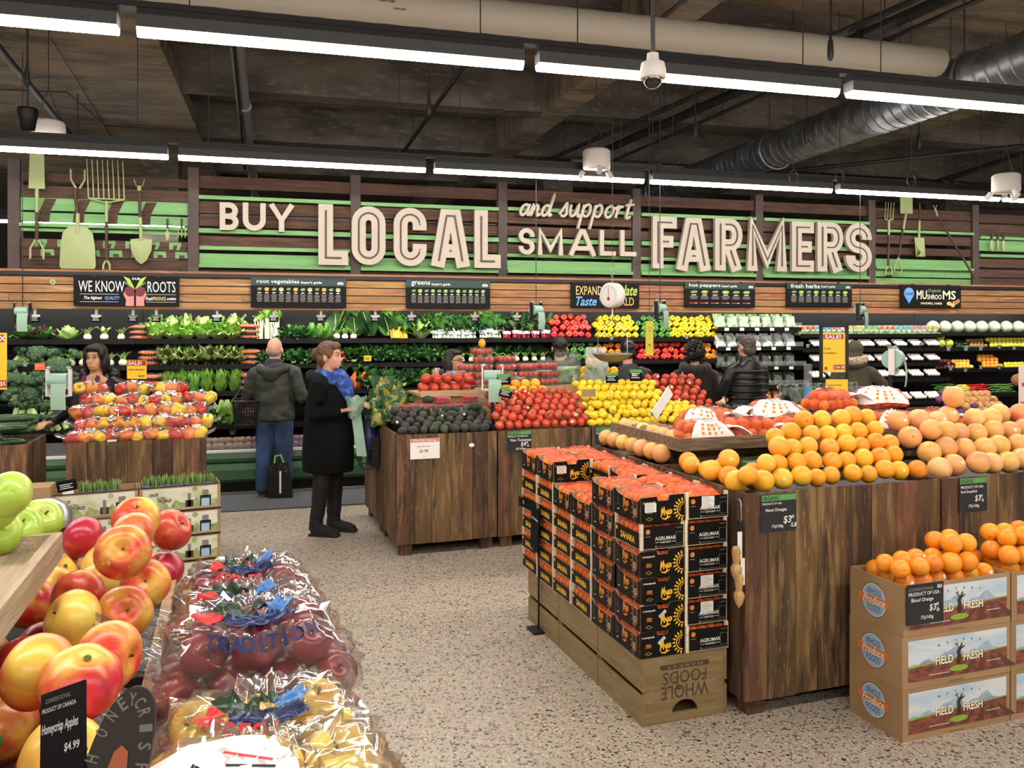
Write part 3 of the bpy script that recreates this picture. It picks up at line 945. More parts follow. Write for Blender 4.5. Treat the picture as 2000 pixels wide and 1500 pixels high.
G_LEAF = green('leaf_bright', '93c450', '6da53a', 'c6e089')
G_PALE = green('leaf_pale', 'cfe19c', 'afcf6e', 'eef4d2')
G_MID = green('leaf_mid', '5b9440', '3d752f', '8fbb60')
G_DARK = green('leaf_dark', '386332', '254a28', '558a46')
G_RED = green('leaf_red', '5f4a38', '40291f', '6f7f3f')
STALKW = mat('white_stalk', 'eef2dc', .4, layers=[('cfe0a0', 6, .45, .7)])
STALKR = mat('red_stalk', 'c21f3c', .4)
STALKY = mat('yellow_stalk', 'f0d03c', .4)
STALKO = mat('orange_stalk', 'f08a2c', .4)
BAND = mat('paper_band', 'e9edf4', .5, layers=[('4a6fae', 30, .55, .6)])
CARROT = mat('carrot', 'ef7a2b', .5, layers=[('d9601c', 20, .4, .7)], rand=.1)
PURP = mat('purple_skin', '6d3b63', .45, layers=[('4a2247', 8, .4, .7)], rand=.15)
BROC = mat('broccoli', '3c5b3a', .75, layers=[('27432a', 60, .4, .6), ('5c7f4d', 30, .6, .75)], bump=(120, .9), rand=.15)
FILM = film('clear_film', haze=.05, scale=16)
FILMW = film('hazy_film', haze=.28, scale=10)


def leaf(mb, m, base, az, t0, L_, W, curl=0, ruf=.1, nu=7, nv=6, shp=.75, cup=.25, ph=0, rib=None):
    """t0: angle above the horizon at the root, curl: how far it bends outward toward the tip."""
    r = z = 0
    rows = []
    for i in range(nu + 1):
        u = i / nu
        a = t0 - curl * u
        wd = W * max(.12, sin(pi * min(1, (.08 + .9 * u)) ** shp)) * .5
        row = []
        for j in range(nv + 1):
            v = 2 * j / nv - 1
            nrm = cup * v * v * wd + ruf * W * abs(v) ** 1.5 * u * sin(v * 8 + u * 11 + ph)
            rr_, zz_ = r - nrm * sin(a), z + nrm * cos(a)
            row.append((base[0] + cos(az) * rr_ - sin(az) * v * wd, base[1] + sin(az) * rr_ + cos(az) * v * wd, base[2] + zz_))
        rows.append(row)
        r += cos(a) * L_ / nu; z += sin(a) * L_ / nu
    vs = [p for row in rows for p in row]
    n = nv + 1
    mb.add(vs, [(i * n + j, i * n + j + 1, (i + 1) * n + j + 1, (i + 1) * n + j) for i in range(nu) for j in range(nv)], m, True)
    if rib:
        mid = [Vector(row[nv // 2]) for row in rows[:-1]]
        mb.tube(mid, [W * .05 * (1 - .8 * i / len(mid)) for i in range(len(mid))], rib, 5)
    return rows[-1][nv // 2]


def head(ms, n, L_, W, t0, t1, curl, ruf, rib=None, rb=.02):
    m = MB()
    for i in range(n):
        f = i / (n - 1)
        az = i * 2.4
        leaf(m, ms[i % len(ms)], (rb * cos(az) * (1 - f), rb * sin(az) * (1 - f), 0), az, rad(t0 + (t1 - t0) * f), L_ * R.uniform(.85, 1.1), W * R.uniform(.85, 1.1), rad(curl * (1 - .6 * f)), ruf, ph=R.random() * 6, rib=rib if i % 3 == 0 else None)
    return m


PRO = {}
PRO['green_leaf_lettuce'] = [head([G_LEAF, G_LEAF, G_PALE], 15, .24, .17, 35, 88, 30, .13).mesh('green_leaf_lettuce') for _ in range(3)]
PRO['butter_lettuce'] = [head([G_PALE, G_LEAF, G_PALE], 14, .16, .16, 20, 88, -25, .06).mesh('butter_lettuce') for _ in range(2)]
PRO['red_leaf_lettuce'] = [head([G_LEAF, G_PALE, G_RED, G_PALE], 14, .23, .15, 38, 88, 30, .14).mesh('red_leaf_lettuce') for _ in range(3)]
PRO['dark_leaf_lettuce'] = [head([G_RED, G_MID, G_RED], 14, .2, .15, 20, 85, 20, .16).mesh('dark_leaf_lettuce') for _ in range(2)]
PRO['romaine_lettuce'] = [head([G_MID, G_LEAF, G_LEAF], 13, .30, .14, 66, 88, 8, .04, STALKW).mesh('romaine_lettuce') for _ in range(3)]
PRO['pale_romaine'] = [head([G_PALE, G_PALE, G_LEAF], 12, .28, .13, 68, 89, 4, .05, STALKW).mesh('pale_romaine') for _ in range(2)]
PRO['herb_bunch'] = [head([G_DARK, G_MID, G_DARK], 26, .15, .07, 5, 85, 35, .3, rb=.06).mesh('herb_bunch') for _ in range(3)]
PRO['kale_bunch'] = [head([G_DARK, G_DARK, G_MID], 20, .24, .14, 15, 85, 30, .34, rb=.05).mesh('kale_bunch') for _ in range(3)]


def mk_collard():
    m = MB()
    for i in range(9):
        leaf(m, G_DARK if i % 3 else G_MID, (R.uniform(-.05, .05), R.uniform(0, .05), 0), rad(R.uniform(180, 360)), rad(R.uniform(55, 85)), R.uniform(.28, .36), R.uniform(.18, .26), rad(25), .04, cup=.1, rib=G_PALE)
    return m.mesh('collard_bunch')


PRO['collard_bunch'] = [mk_collard() for _ in range(2)]


def mk_stalks(ms, top, L_, rs, n, lt, band=True, pale=None):
    m = MB()
    for i in range(n):
        a = R.uniform(0, 6.28); q = R.uniform(.2, 1) * rs
        b = (q * cos(a), q * sin(a) * .7, 0); e = (q * 1.8 * cos(a), q * 1.1 * sin(a) + .05, L_ * R.uniform(.9, 1.1))
        m.tube([b, ((b[0] + e[0]) / 2 * .8, (b[1] + e[1]) / 2, L_ / 2), e], [.011, .009, .006], ms[i % len(ms)], 6)
        if top: leaf(m, top[i % len(top)], e, rad(R.uniform(0, 360)), rad(R.uniform(50, 85)), lt, lt * .6, rad(30), .16, rib=ms[i % len(ms)] if pale else None)
    if band: m.lathe([(rs * 1.0, L_ * .35), (rs * 1.15, L_ * .62)], BAND, 12, Matrix.Diagonal((1, .8, 1, 1)))
    return m


PRO['red_chard_bunch'] = [mk_stalks([STALKR], [G_DARK], .13, .05, 9, .17).mesh('red_chard_bunch') for _ in range(2)]
PRO['yellow_chard_bunch'] = [mk_stalks([STALKY, STALKO], [G_MID, G_DARK], .13, .045, 9, .17, False).mesh('yellow_chard_bunch') for _ in range(2)]
PRO['green_onion_bunch'] = [mk_stalks([STALKW], [G_MID], .13, .04, 10, .17).mesh('green_onion_bunch') for _ in range(2)]
PRO['celery_bunch'] = [mk_stalks([STALKW, STALKW, G_PALE], [G_LEAF], .22, .05, 11, .1, False).mesh('celery_bunch') for _ in range(2)]


def mk_carrots(bunch):
    m = MB()
    if bunch:
        for i in range(9):
            a = rad(-28 + 7 * i)
            L_ = R.uniform(.15, .19)
            m.tube([(0, .02 * R.random(), .2), (sin(a) * .1, -.03 - .01 * (i % 3), .2 - cos(a) * .1), (sin(a) * L_, -.05, .2 - cos(a) * L_)], [.014, .011, .002], CARROT, 7)
        for i in range(6):
            leaf(m, G_MID, (0, .02, .2), rad(R.uniform(0, 360)), rad(60), .12, .05, rad(40), .2)
        return m.mesh('carrot_bunch')
    for k in range(3):
        for i in range(6):
            x = -.065 + i * .026
            m.tube([(x, -.06, .025 + k * .05), (x + R.uniform(-.01, .01), .0, .03 + k * .05), (x, .08, .025 + k * .05)], [.012, .015, .006], CARROT, 7)
        m.ell((0, 0, .028 + k * .05), (.1, .1, .03), FILM, 14, 8)
    return m.mesh('bag_of_carrots')


PRO['carrot_bunch'] = [mk_carrots(True) for _ in range(2)]
PRO['bag_of_carrots'] = [mk_carrots(False) for _ in range(2)]


def mk_broc():
    m = MB()
    m.tube([(0, 0, 0), (0, 0, .09)], [.022, .03], G_PALE, 8)
    for i in range(26):
        a, q = i * 2.4, math.sqrt(i / 26) * .07
        m.ell((q * cos(a), q * sin(a), .115 - q * q * 6), R.uniform(.02, .027), BROC, 8, 6)
    return m.mesh('broccoli')


PRO['broccoli'] = [mk_broc() for _ in range(2)]


def mk_radish():
    m = MB()
    rd, wh = mat('radish_red', 'd0213f', .35), STALKW
    for i in range(10):
        p = (R.uniform(-.05, .05), -.04 + R.uniform(-.02, .02), .03 + R.uniform(0, .08))
        m.ell(p, .018, rd, 10, 7); m.tube([p, (p[0], p[1] - .02, p[2] - .04)], [.006, .001], wh, 5)
    for i in range(7): leaf(m, G_MID, (0, .02, .08), rad(R.uniform(0, 360)), rad(50), .13, .06, rad(40), .15)
    return m.mesh('radish_bunch')


PRO['radish_bunch'] = [mk_radish()]


def mk_arti():
    m = MB()
    for k in range(6):
        for i in range(8):
            a = i * pi / 4 + k * .4
            leaf(m, (G_LEAF, G_MID)[i % 2], (.02 * cos(a), .02 * sin(a), .015 * k), a, rad(25 + 11 * k), .06 + .004 * k, .05, rad(-30), .0, 3, 2, cup=.4)
    return m.mesh('artichoke')


PRO['artichoke'] = [mk_arti()]


def mk_root():
    m = MB()
    m.ell((0, 0, .04), (.045, .045, .042), STALKW, 10, 7)
    for i in range(6): leaf(m, G_PALE if i % 2 else G_LEAF, (0, 0, .06), i * 1.1, rad(60), R.uniform(.08, .14), .06, rad(30), .12)
    return m.mesh('celery_root')


PRO['celery_root'] = [mk_root() for _ in range(2)]


def pepper_mat(n, a, b):
    return mat(n, a, .22, spec=.6, layers=[(b, 7, .4, .7)], rand=.12, hue=.008)


PEP = {'red': pepper_mat('red_pepper_skin', 'd32a1e', 'b0170f'), 'yellow': pepper_mat('yellow_pepper_skin', 'f6d21c', 'efb60f'), 'green': pepper_mat('green_pepper_skin', '3f7d2c', '2a5d20'), 'orange': pepper_mat('orange_pepper_skin', 'f28a1c', 'e56d10')}
STEMG = mat('green_stem', '6f8f3a', .5)


def mk_pepper(m_):
    m = MB()
    pr = [(.002, .0), (.018, -.008), (.03, .0), (.036, .025), (.04, .055), (.038, .075), (.026, .086), (.014, .080), (.004, .074)]
    m.lathe(pr, m_, 16, None, True, lambda a, i: 1 + .09 * cos(4 * a + .3))
    m.tube([(0, 0, .074), (0, .002, .088), (.004, .004, .1)], [.008, .005, .006], STEMG, 6)
    return m.mesh('bell_pepper')


PMESH = {k: mk_pepper(v) for k, v in PEP.items()}
NT = [0]
WORDS = {}


_V = {}


def rest(o, z):
    """Lower or lift an object until its lowest point stands on z."""
    me = o.data
    if me.name not in _V:
        a = np.empty(len(me.vertices) * 3); me.vertices.foreach_get('co', a); _V[me.name] = a.reshape(-1, 3)
    r = np.array(o.rotation_euler.to_matrix())[2] * np.array(o.scale)
    o.location.z = z - float((_V[me.name] @ r).min()) + .001


def put(kind, loc, label, cat, group, rot=None, s=1.0, mesh=None):
    me = mesh or R.choice(PRO[kind])
    o = bpy.data.objects.new(kind, me)
    o.scale = (s, s, s)
    link(o, None, loc, rot if rot is not None else R.uniform(0, 6.28), label, cat, group)
    rest(o, loc[2])
    return o


def row(kind, cat, px0, px1, shelf, n, label, group, s=1.0, lift=0, back=.1, tilt=0, sh=SH_A, js=.1):
    y, z = sh[shelf]
    for i in range(n):
        px = px0 + (px1 - px0) * (i + .5) / n
        x = xs(px, y)
        sc_ = s * R.uniform(1 - js, 1 + js)
        put(kind, (x, y + back + R.uniform(-.015, .015), z + lift), label, cat, group, (rad(tilt), 0, R.uniform(0, 6.28)) if not tilt else (rad(tilt), R.uniform(-.1, .1), R.uniform(-.2, .2)), sc_)


def rows(kind, cat, px0, px1, shelf, n, label, group, k=1, dz=.09, dy=.13, **kw):
    for j in range(k):
        b = kw.get('back', .1)
        q = dict(kw); q['back'] = b + dy * j; q['lift'] = kw.get('lift', 0) + dz * j
        row(kind, cat, px0, px1, shelf, n, label, group, **q)


def ghost(z):   # dark slanted tray under raised back rows
    return z


# sloped trays that hold the raised rows
def slope(px0, px1, sh, h, d=.45, y0=.05):
    y, z = sh
    a, b = xs(px0, y), xs(px1, y)
    m = MB()
    m.loft([[(x, y + y0, z + .001), (x, y + d, z + .001), (x, y + d, z + h)] for x in (a, b)], CASEB, False, True)
    return m.build('display_step', None, label='black sloped produce tray on the shelf behind ' + WORDS.get('w', 'vegetables'), cat='tray')


# top shelf
A1, A2, A3, A4 = 4, 3, 2, 1
row('dark_leaf_lettuce', 'lettuce', 28, 98, A1, 2, 'round dark lettuce at the end of the top shelf', 'dark lettuces on the top shelf', s=.9)
row('butter_lettuce', 'lettuce', 108, 146, A1, 1, 'pale yellow green butter lettuce alone on the top shelf', None, s=1.0)
row('celery_root', 'vegetable', 150, 250, A1, 3, 'small pale green bunch on the top shelf near the carrots', 'pale bunches on the top shelf', s=.9)
row('bag_of_carrots', 'carrots', 258, 290, A1, 1, 'bagged carrots on the top shelf below the roots sign', None, s=1.15)
rows('green_leaf_lettuce', 'lettuce', 290, 470, A1, 6, 'bright green leaf lettuce on the top shelf', 'green leaf lettuces on the top shelf', k=2, dz=.05, s=.95, tilt=14)
row('bag_of_carrots', 'carrots', 468, 500, A1, 1, 'bagged carrots on the top shelf beside the white fennel', None, s=1.25)
row('celery_bunch', 'fennel', 500, 550, A1, 3, 'white stalked fennel on the top shelf', 'white fennel heads', s=1.0, tilt=8)
row('herb_bunch', 'herbs', 552, 600, A1, 2, 'dark green herb bunch on the top shelf beside the fennel', 'herb bunches by the fennel', s=1.1)
row('artichoke', 'artichoke', 602, 648, A1, 3, 'green artichoke on the top shelf', 'artichokes', s=1.25)
rows('celery_root', 'kohlrabi', 650, 700, A1, 3, 'kohlrabi bunch with pale stems on the top shelf', 'kohlrabi bunches', s=.9)
rows('collard_bunch', 'greens', 640, 775, A1, 4, 'bunch of big dark collard leaves on the top shelf', 'collard bunches', back=.22, lift=.04)
row('yellow_chard_bunch', 'chard', 765, 800, A1, 2, 'chard bunch with yellow and orange stalks', 'yellow chard bunches', s=1.1, tilt=-12)
row('red_leaf_lettuce', 'lettuce', 805, 845, A1, 1, 'single ruffled lettuce between chard and green onions', None)
row('green_onion_bunch', 'green onions', 845, 935, A1, 6, 'green onion bunch with white paper band', 'banded green onions', s=1.05, tilt=-12)
row('green_onion_bunch', 'leeks', 938, 982, A1, 3, 'leek bunch on the top shelf beside red chard', 'leek bunches', s=1.15, tilt=-18)
row('red_chard_bunch', 'chard', 985, 1080, A1, 5, 'red stalked chard bunch with paper band', 'red chard bunches', s=1.1, tilt=-12)
rows('kale_bunch', 'greens', 780, 1070, A1, 9, 'dark leafy greens packed at the back of the top shelf', 'dark greens at the back of the top shelf', s=.95, back=.28, lift=.06)
# second shelf
row('celery_root', 'celery root', 22, 60, A2, 1, 'celery root at the end of the second shelf', None, s=.9)
row('celery_root', 'celery root', 95, 250, A2, 6, 'trimmed celery root on the second shelf', 'celery roots on the second shelf', s=1.0)
row('bag_of_carrots', 'carrots', 272, 304, A2, 1, 'bagged carrots on the second shelf above the sale card', None, s=1.15)
rows('red_leaf_lettuce', 'lettuce', 304, 470, A2, 6, 'red tipped leaf lettuce on the second shelf', 'red leaf lettuces on the second shelf', k=2, dz=.04, s=.92, tilt=12)
row('bag_of_carrots', 'carrots', 472, 506, A2, 1, 'bagged carrots on the second shelf beside the bald man', None, s=1.2)
row('herb_bunch', 'herbs', 508, 660, A2, 7, 'parsley bunch on the second shelf', 'parsley bunches on the second shelf', s=1.0)
row('radish_bunch', 'radishes', 668, 706, A2, 2, 'bunch of red radishes', 'radish bunches', s=1.1)
rows('herb_bunch', 'herbs', 706, 865, A2, 8, 'leafy cilantro bunch on the second shelf', 'cilantro bunches', k=2, dz=.06, s=1.1)
row('celery_root', 'vegetable', 862, 1075, A2, 12, 'pale ginger or squash piece on the second shelf', 'pale roots on the second shelf', s=.8)
rows('herb_bunch', 'herbs', 900, 1080, A2, 8, 'dark herb bunch behind the pale roots', 'herb bunches behind the pale roots', s=1.0, back=.3, lift=.02)
# third shelf
row('bag_of_carrots', 'carrots', 270, 312, A3, 1, 'bagged carrots on the third shelf by the sale card pole', None, s=1.25)
rows('romaine_lettuce', 'romaine', 312, 470, A3, 6, 'romaine lettuce standing on the third shelf', 'romaine heads on the third shelf', k=2, dz=.05, s=.82, tilt=10)
row('bag_of_carrots', 'carrots', 470, 505, A3, 1, 'bagged carrots on the third shelf over the black basket', None, s=1.3)
row('carrot_bunch', 'carrots', 664, 722, A3, 3, 'orange carrot bunch with tops', 'carrot bunches', s=1.0, back=.06)
rows('kale_bunch', 'kale', 712, 850, A3, 4, 'curly green kale bunch on the third shelf', 'kale bunches on the third shelf', k=2, dz=.03, s=.92)
rows('kale_bunch', 'kale', 708, 850, A4, 4, 'curly green kale bunch on the lowest shelf', 'kale bunches on the lowest shelf', k=2, dz=.05, s=1.0)
row('celery_root', 'vegetable', 240, 262, A3, 1, 'white root beside the sale card', None, s=.8)
# fourth shelf
row('herb_bunch', 'greens', 392, 420, A4, 2, 'dark green bunch beside the pale romaine', 'dark bunches beside pale romaine', s=1.2)
row('pale_romaine', 'romaine', 420, 472, A4, 3, 'pale romaine heart on the lowest shelf by the basket', 'pale romaine hearts', s=.95, tilt=8)
rows('bag_of_carrots', 'carrots', 474, 520, A4, 2, 'bagged carrots on the lowest shelf behind the basket', 'bagged carrots behind the basket', k=2, dz=.12, dy=.05, s=1.1)
rows('pale_romaine', 'romaine', 310, 395, A4, 4, 'romaine heart on the lowest shelf behind the bagged peppers', 'romaine behind the bagged peppers', s=.9)
# broccoli wall: stepped tray filled with crowns
for j in range(6):
    y, z = 9.26 + .075 * j, .66 + .135 * j
    if j: MB().box(xs(-60, y), xs(142, y), y + .05, y + .13, z - .025, z - .005, CASEB).build('broccoli_step', label=f'black step under the {ORD[j]} row of broccoli', cat='tray')
    for i in range(9):
        x = xs(22 + 13.5 * i + (6 if j % 2 else 0), y)
        put('broccoli', (x, y + R.uniform(-.02, .02), z), 'dark green broccoli crown in the big pile', 'broccoli', 'broccoli crowns in the pile', (rad(R.uniform(15, 45)), R.uniform(-.3, .3), R.uniform(0, 6)), R.uniform(1.0, 1.35))
# onions and potatoes in the well
WELL = mat('russet_skin', '8a6a45', .7, layers=[('6d4e31', 10, .4, .7)], rand=.2)
wm = MB().ell((0, 0, .035), (.045, .035, .035), WELL, 12, 8).mesh('potato')
wr = MB().ell((0, 0, .035), (.038, .038, .036), PURP, 12, 8).mesh('red_onion')
for i in range(29):
    for j in range(2):
        px = 395 + i * 13
        q = i < 8
        clone(wm if q else wr, 'potato' if q else 'red_onion', None, (xs(px, 9.1) + R.uniform(-.01, .01), 9.05 + .07 * j, .44 + .05 * j), (0, 0, R.random() * 6), 1, 'brown potato in the low well of the cold case' if q else 'dark red onion in the low well of the cold case', 'potato' if q else 'onion', 'potatoes in the well' if q else 'red onions in the well')


# bell pepper walls, stems toward the aisle
def pepper_wall(col, px0, px1, shelf, nrow, label, group, s=1.0, y0=.03):
    y, z = SH_A[shelf]
    x0, x1 = xs(px0, y), xs(px1, y)
    pit = .082 * s
    for j in range(nrow):
        n = int((x1 - x0) / pit) - (j // 3)
        for i in range(n):
            x = x0 + pit * (i + .5 + (.5 if j % 2 else 0)) + (j // 3) * pit * .5
            if x > x1: continue
            o = bpy.data.objects.new(col + '_bell_pepper', PMESH[col])
            o.scale = (s * R.uniform(.93, 1.05),) * 3
            link(o, None, (x, y + y0 + .07 + .055 * j, z + .043 * s + .066 * s * j), (rad(R.uniform(62, 92)), 0, R.uniform(-.35, .35)), label, 'bell pepper', group)
            if j == 0: rest(o, z)


pepper_wall('red', 1078, 1166, A1, 4, 'glossy red bell pepper on the top shelf', 'red peppers on the top shelf', 1.06)
pepper_wall('yellow', 1164, 1254, A1, 4, 'yellow bell pepper on the top shelf behind the hanging scale', 'yellow peppers behind the scale')
pepper_wall('green', 1252, 1314, A1, 4, 'green bell pepper between the two yellow heaps', 'green peppers on the top shelf')
pepper_wall('yellow', 1312, 1408, A1, 4, 'yellow bell pepper in the heap by the packaged salads', 'yellow peppers by the packaged salads')
pepper_wall('green', 1098, 1172, A2, 3, 'green bell pepper on the second shelf', 'green peppers on the second shelf', 1.12)
pepper_wall('orange', 1174, 1246, A2, 3, 'orange bell pepper on the second shelf behind the scale pan', 'orange peppers behind the scale')
pepper_wall('red', 1246, 1345, A2, 3, 'red bell pepper on the second shelf', 'red peppers on the second shelf')
pepper_wall('orange', 1345, 1402, A2, 3, 'orange bell pepper beside the curly haired shopper', 'orange peppers on the second shelf')

# packaged goods in the units at the side of the peppers
PKW = mat('white_pack_print', 'e8ebe8', .3, layers=[('9fb3a0', 9, .5, .6), ('6b7d74', 22, .58, .66)], rand=.15)
PKG = mat('salad_in_film', '9cb886', .3, layers=[('5f8050', 18, .4, .6), ('dfe8d8', 12, .58, .7)], rand=.2)
PKD = mat('dark_salad_in_film', '525a4a', .3, layers=[('30362f', 18, .4, .6), ('a8b0a4', 14, .64, .72)], rand=.2)
PKO = mat('orange_snack_print', 'd97c4a', .35, layers=[('f0d8b8', 14, .5, .62), ('8a3b28', 20, .6, .7)], rand=.2)
MUSH = mat('mushroom_cap', 'f4eee4', .55)
TRAYB = mat('blue_black_tray', '1d2126', .35)


def pillow(m_, w_=.16, h=.19, d=.07):
    m = MB()
    def f(u, v):
        x, z = (u - .5) * 2, (v - .5) * 2
        b = max(0, (1 - x ** 4) * (1 - z ** 4)) ** .5
        return b
    for s in (1, -1):
        m.grid(lambda u, v: ((u - .5) * w_ * (1 - .08 * sin(v * pi)), -s * d / 2 * f(u, v) * (1 + .25 * sin(u * 9 + v * 7)), v * h), 10, 10, m_)
    return m


PW, PG, PD, PO = [pillow(m_).mesh('salad_bag') for m_ in (PKW, PKG, PKD, PKO)]
CLAM = MB().box(-.05, .05, -.045, .045, 0, .13, PKG).box(-.053, .053, -.048, .048, .1, .125, GLASS).mesh('herb_box')


def mk_mush():
    m = MB()
    m.loft([[(-.085 * k, -.06 * k, z), (.085 * k, -.06 * k, z), (.085 * k, .06 * k, z), (-.085 * k, .06 * k, z)] for k, z in ((.88, 0), (1, .045))], TRAYB, False)
    for i in range(4):
        for j in range(3):
            m.ell((-.06 + .04 * i + R.uniform(-.005, .005), -.04 + .04 * j, .056), (.024, .024, .021), MUSH, 9, 6)
    return m.mesh('mushroom_tray')


MUT = [mk_mush() for _ in range(2)]


def packs(me, kind, cat, px0, px1, y, z, n, label, group, tilt=-18, s=1.0, k=1):
    for j in range(k):
        for i in range(n):
            px = px0 + (px1 - px0) * (i + .5) / n
            put(kind, (xs(px, y), y + .09 + .06 * j, z + .03 * j), label, cat, group, (rad(tilt), 0, R.uniform(-.12, .12)), s, me if not isinstance(me, list) else R.choice(me))


for k, (me, lab) in enumerate(((PO, 'snack'), (PD, 'dark salad'), (PD, 'dark greens'), (PW, 'white printed salad'), (PG, 'leafy green salad'))):
    y, z = SH_B[1 + k]
    kind = 'snack_bag' if k == 0 else 'salad_bag'
    packs(me, kind, 'bag', 1404, 1565, y, z, 7, f'{lab} bag on the {["lowest", "second lowest", "middle", "second", "top"][k]} clear fronted shelf', f'{lab} bags', s=.9, k=2)
y, z = SH_C[5]
STK = [mat('label_' + c, h, .5) for c, h in (('red', 'd8402f'), ('blue', '3f86c4'), ('pink', 'dd4f93'), ('orange', 'e8953a'), ('green', '5c9a46'))]
for i in range(26):
    px = 1567 + i * 10.4
    t = put('herb_box', (xs(px, y), y + .05, z), f'clear herb box with a {["red", "blue", "pink", "orange", "green"][i // 3 % 5]} label on the top shelf', 'herb box', 'clear herb boxes with ' + ["red", "blue", "pink", "orange", "green"][i // 3 % 5] + ' labels', (0, 0, R.uniform(-.06, .06)), 1.0, CLAM)
    MB().rect(-.022, .022, .07, .118, STK[i // 3 % 5], fr('f', (0, -.0495, 0))).rect(-.022, .022, .055, .07, TAGW, fr('f', (0, -.0495, 0))).build('box_label', t)
for k, (n, lab) in enumerate(((9, 'lowest'), (8, 'third'), (8, 'second'), (8, 'upper'))):
    y, z = SH_C[1 + k]
    packs(MUT, 'mushroom_tray', 'mushrooms', 1585, 1842, y, z, n, f'tray of pale mushrooms on the {lab} mushroom shelf', f'mushroom trays on the {lab} shelf', 30, 1.15)
# end unit: packed lettuces, fruit, plums, chillies
y, z = SH_D[4]
LETP = MB().ell((0, 0, .085), (.085, .08, .085), G_PALE, 14, 10).ell((0, 0, .085), (.09, .085, .09), FILMW, 14, 10).mesh('wrapped_lettuce')
for i in range(10):
    put('wrapped_lettuce', (xs(1832 + i * 24, y), y + .1, z), 'round lettuce in clear wrap on the top shelf by the herb boxes', 'lettuce', 'wrapped round lettuces', None, 1.0, LETP)
SPH = {}


def ballmesh(name, m_, r=(1, 1, 1)):
    SPH[name] = MB().ell((0, 0, 0), r, m_, 12, 8).mesh(name)
    return SPH[name]


ballmesh('pomelo', mat('pomelo_skin', 'c9d64f', .4, rand=.08)); ballmesh('kiwi', mat('kiwi_skin', 'a07a4c', .85, layers=[('7b5a35', 30, .4, .7)], rand=.12), (1.15, .92, .92))
ballmesh('cucumber', mat('cucumber_skin', '2c4a26', .3, layers=[('1d351b', 6, .4, .7)], rand=.1), (2.6, .62, .62)); ballmesh('lime', mat('squash_skin', 'dcd23a', .4, rand=.1))
ballmesh('plum', mat('plum_skin', '7a2f38', .3, rand=.2)); ballmesh('apricot', mat('apricot_skin', 'f0bd48', .5, rand=.1)); ballmesh('mandarin', mat('mandarin_skin', 'ee9a2e', .4, rand=.12))
ballmesh('hot_pepper_green', mat('green_chilli', '45752c', .25, rand=.2), (2.8, .55, .55)); ballmesh('hot_pepper_red', mat('red_chilli', 'c4271c', .25, rand=.15), (3.0, .45, .45)); ballmesh('hot_pepper_yellow', mat('yellow_chilli', 'd6d24a', .3, rand=.1), (2.4, .7, .7))


def heapz(name, kind, cat, px0, px1, y, z, r, rows_, label, group, tilt=False, dy=None):
    x0, x1 = xs(px0, y), xs(px1, y)
    n = max(1, int((x1 - x0) / (r * 2.05)))
    for j in range(rows_):
        for i in range(n - (j % 2)):
            x = x0 + r * (2.05 * i + 1 + (j % 2))
            o = bpy.data.objects.new(kind, SPH[name])
            o.scale = (r * R.uniform(.92, 1.04),) * 3
            link(o, None, (x, y + .03 + r + (dy or 1.15 * r) * j, z + r + 1.25 * r * j), (R.uniform(-.3, .3), R.uniform(-.3, .3), R.uniform(-.6, .6)) if tilt else rr3(), label, cat, group)


y, z = SH_D[3]
heapz('pomelo', 'pomelo', 'fruit', 1838, 1874, y, z, .07, 2, 'big yellow green pomelo on the second shelf', 'pomelos')
heapz('cucumber', 'zucchini', 'vegetable', 1872, 1902, y, z, .026, 3, 'dark green zucchini beside the pomelos', 'zucchini', True)
heapz('kiwi', 'kiwi', 'kiwi', 1900, 1940, y, z, .03, 3, 'brown kiwi on the second shelf', 'kiwis in the cold case')
heapz('lime', 'yellow_squash', 'squash', 1940, 2030, y, z, .034, 3, 'yellow squash on the second shelf by the kiwis', 'yellow squashes')
y, z = SH_D[2]
heapz('plum', 'plum', 'plum', 1832, 1872, y, z, .032, 3, 'dark red plum on the third shelf', 'plums')
heapz('apricot', 'apricot', 'apricot', 1872, 1912, y, z, .03, 3, 'yellow apricot on the third shelf', 'apricots')
heapz('mandarin', 'mandarin', 'mandarin', 1925, 1968, y, z, .035, 4, 'orange mandarin on the third shelf', 'mandarins on the third shelf')
heapz('lime', 'yellow_plum', 'fruit', 1968, 2040, y, z, .028, 2, 'pale fruit at the end of the third shelf', 'pale fruits on the third shelf')
y, z = SH_D[1]
heapz('hot_pepper_green', 'green_chilli', 'chilli', 1840, 1882, y, z, .022, 5, 'green chilli pepper in the low bin', 'green chillies', True)
heapz('hot_pepper_yellow', 'yellow_chilli', 'chilli', 1882, 1905, y, z, .024, 4, 'yellow wax pepper in the low bin', 'yellow wax peppers', True)
heapz('hot_pepper_red', 'red_chilli', 'chilli', 1903, 1945, y, z, .02, 5, 'red chilli pepper in the low bin', 'red chillies', True)
heapz('hot_pepper_green', 'poblano_pepper', 'chilli', 1945, 1990, y, z, .024, 4, 'dark green poblano pepper by the red chillies', 'poblano peppers', True)

# ---------------------------------------------------------------- shelf price cards
def card(w_, h, m_, top=None, txt=None, tm=None, lines=3):
    m = MB()
    m.box(-w_ / 2, w_ / 2, -.0015, .0015, -h / 2, h / 2, m_)
    T = fr('f', (0, -.0018, 0))
    if top: m.rect(-w_ / 2, w_ / 2, h * .22, h / 2, top, T)
    for k in range(lines):
        m.rect(-w_ * (.38 - .05 * (k % 2)), w_ * (.3 - .12 * (k % 2)), h * (.1 - .17 * k), h * (.16 - .17 * k), tm or TAGW, T, .0004)
    return m


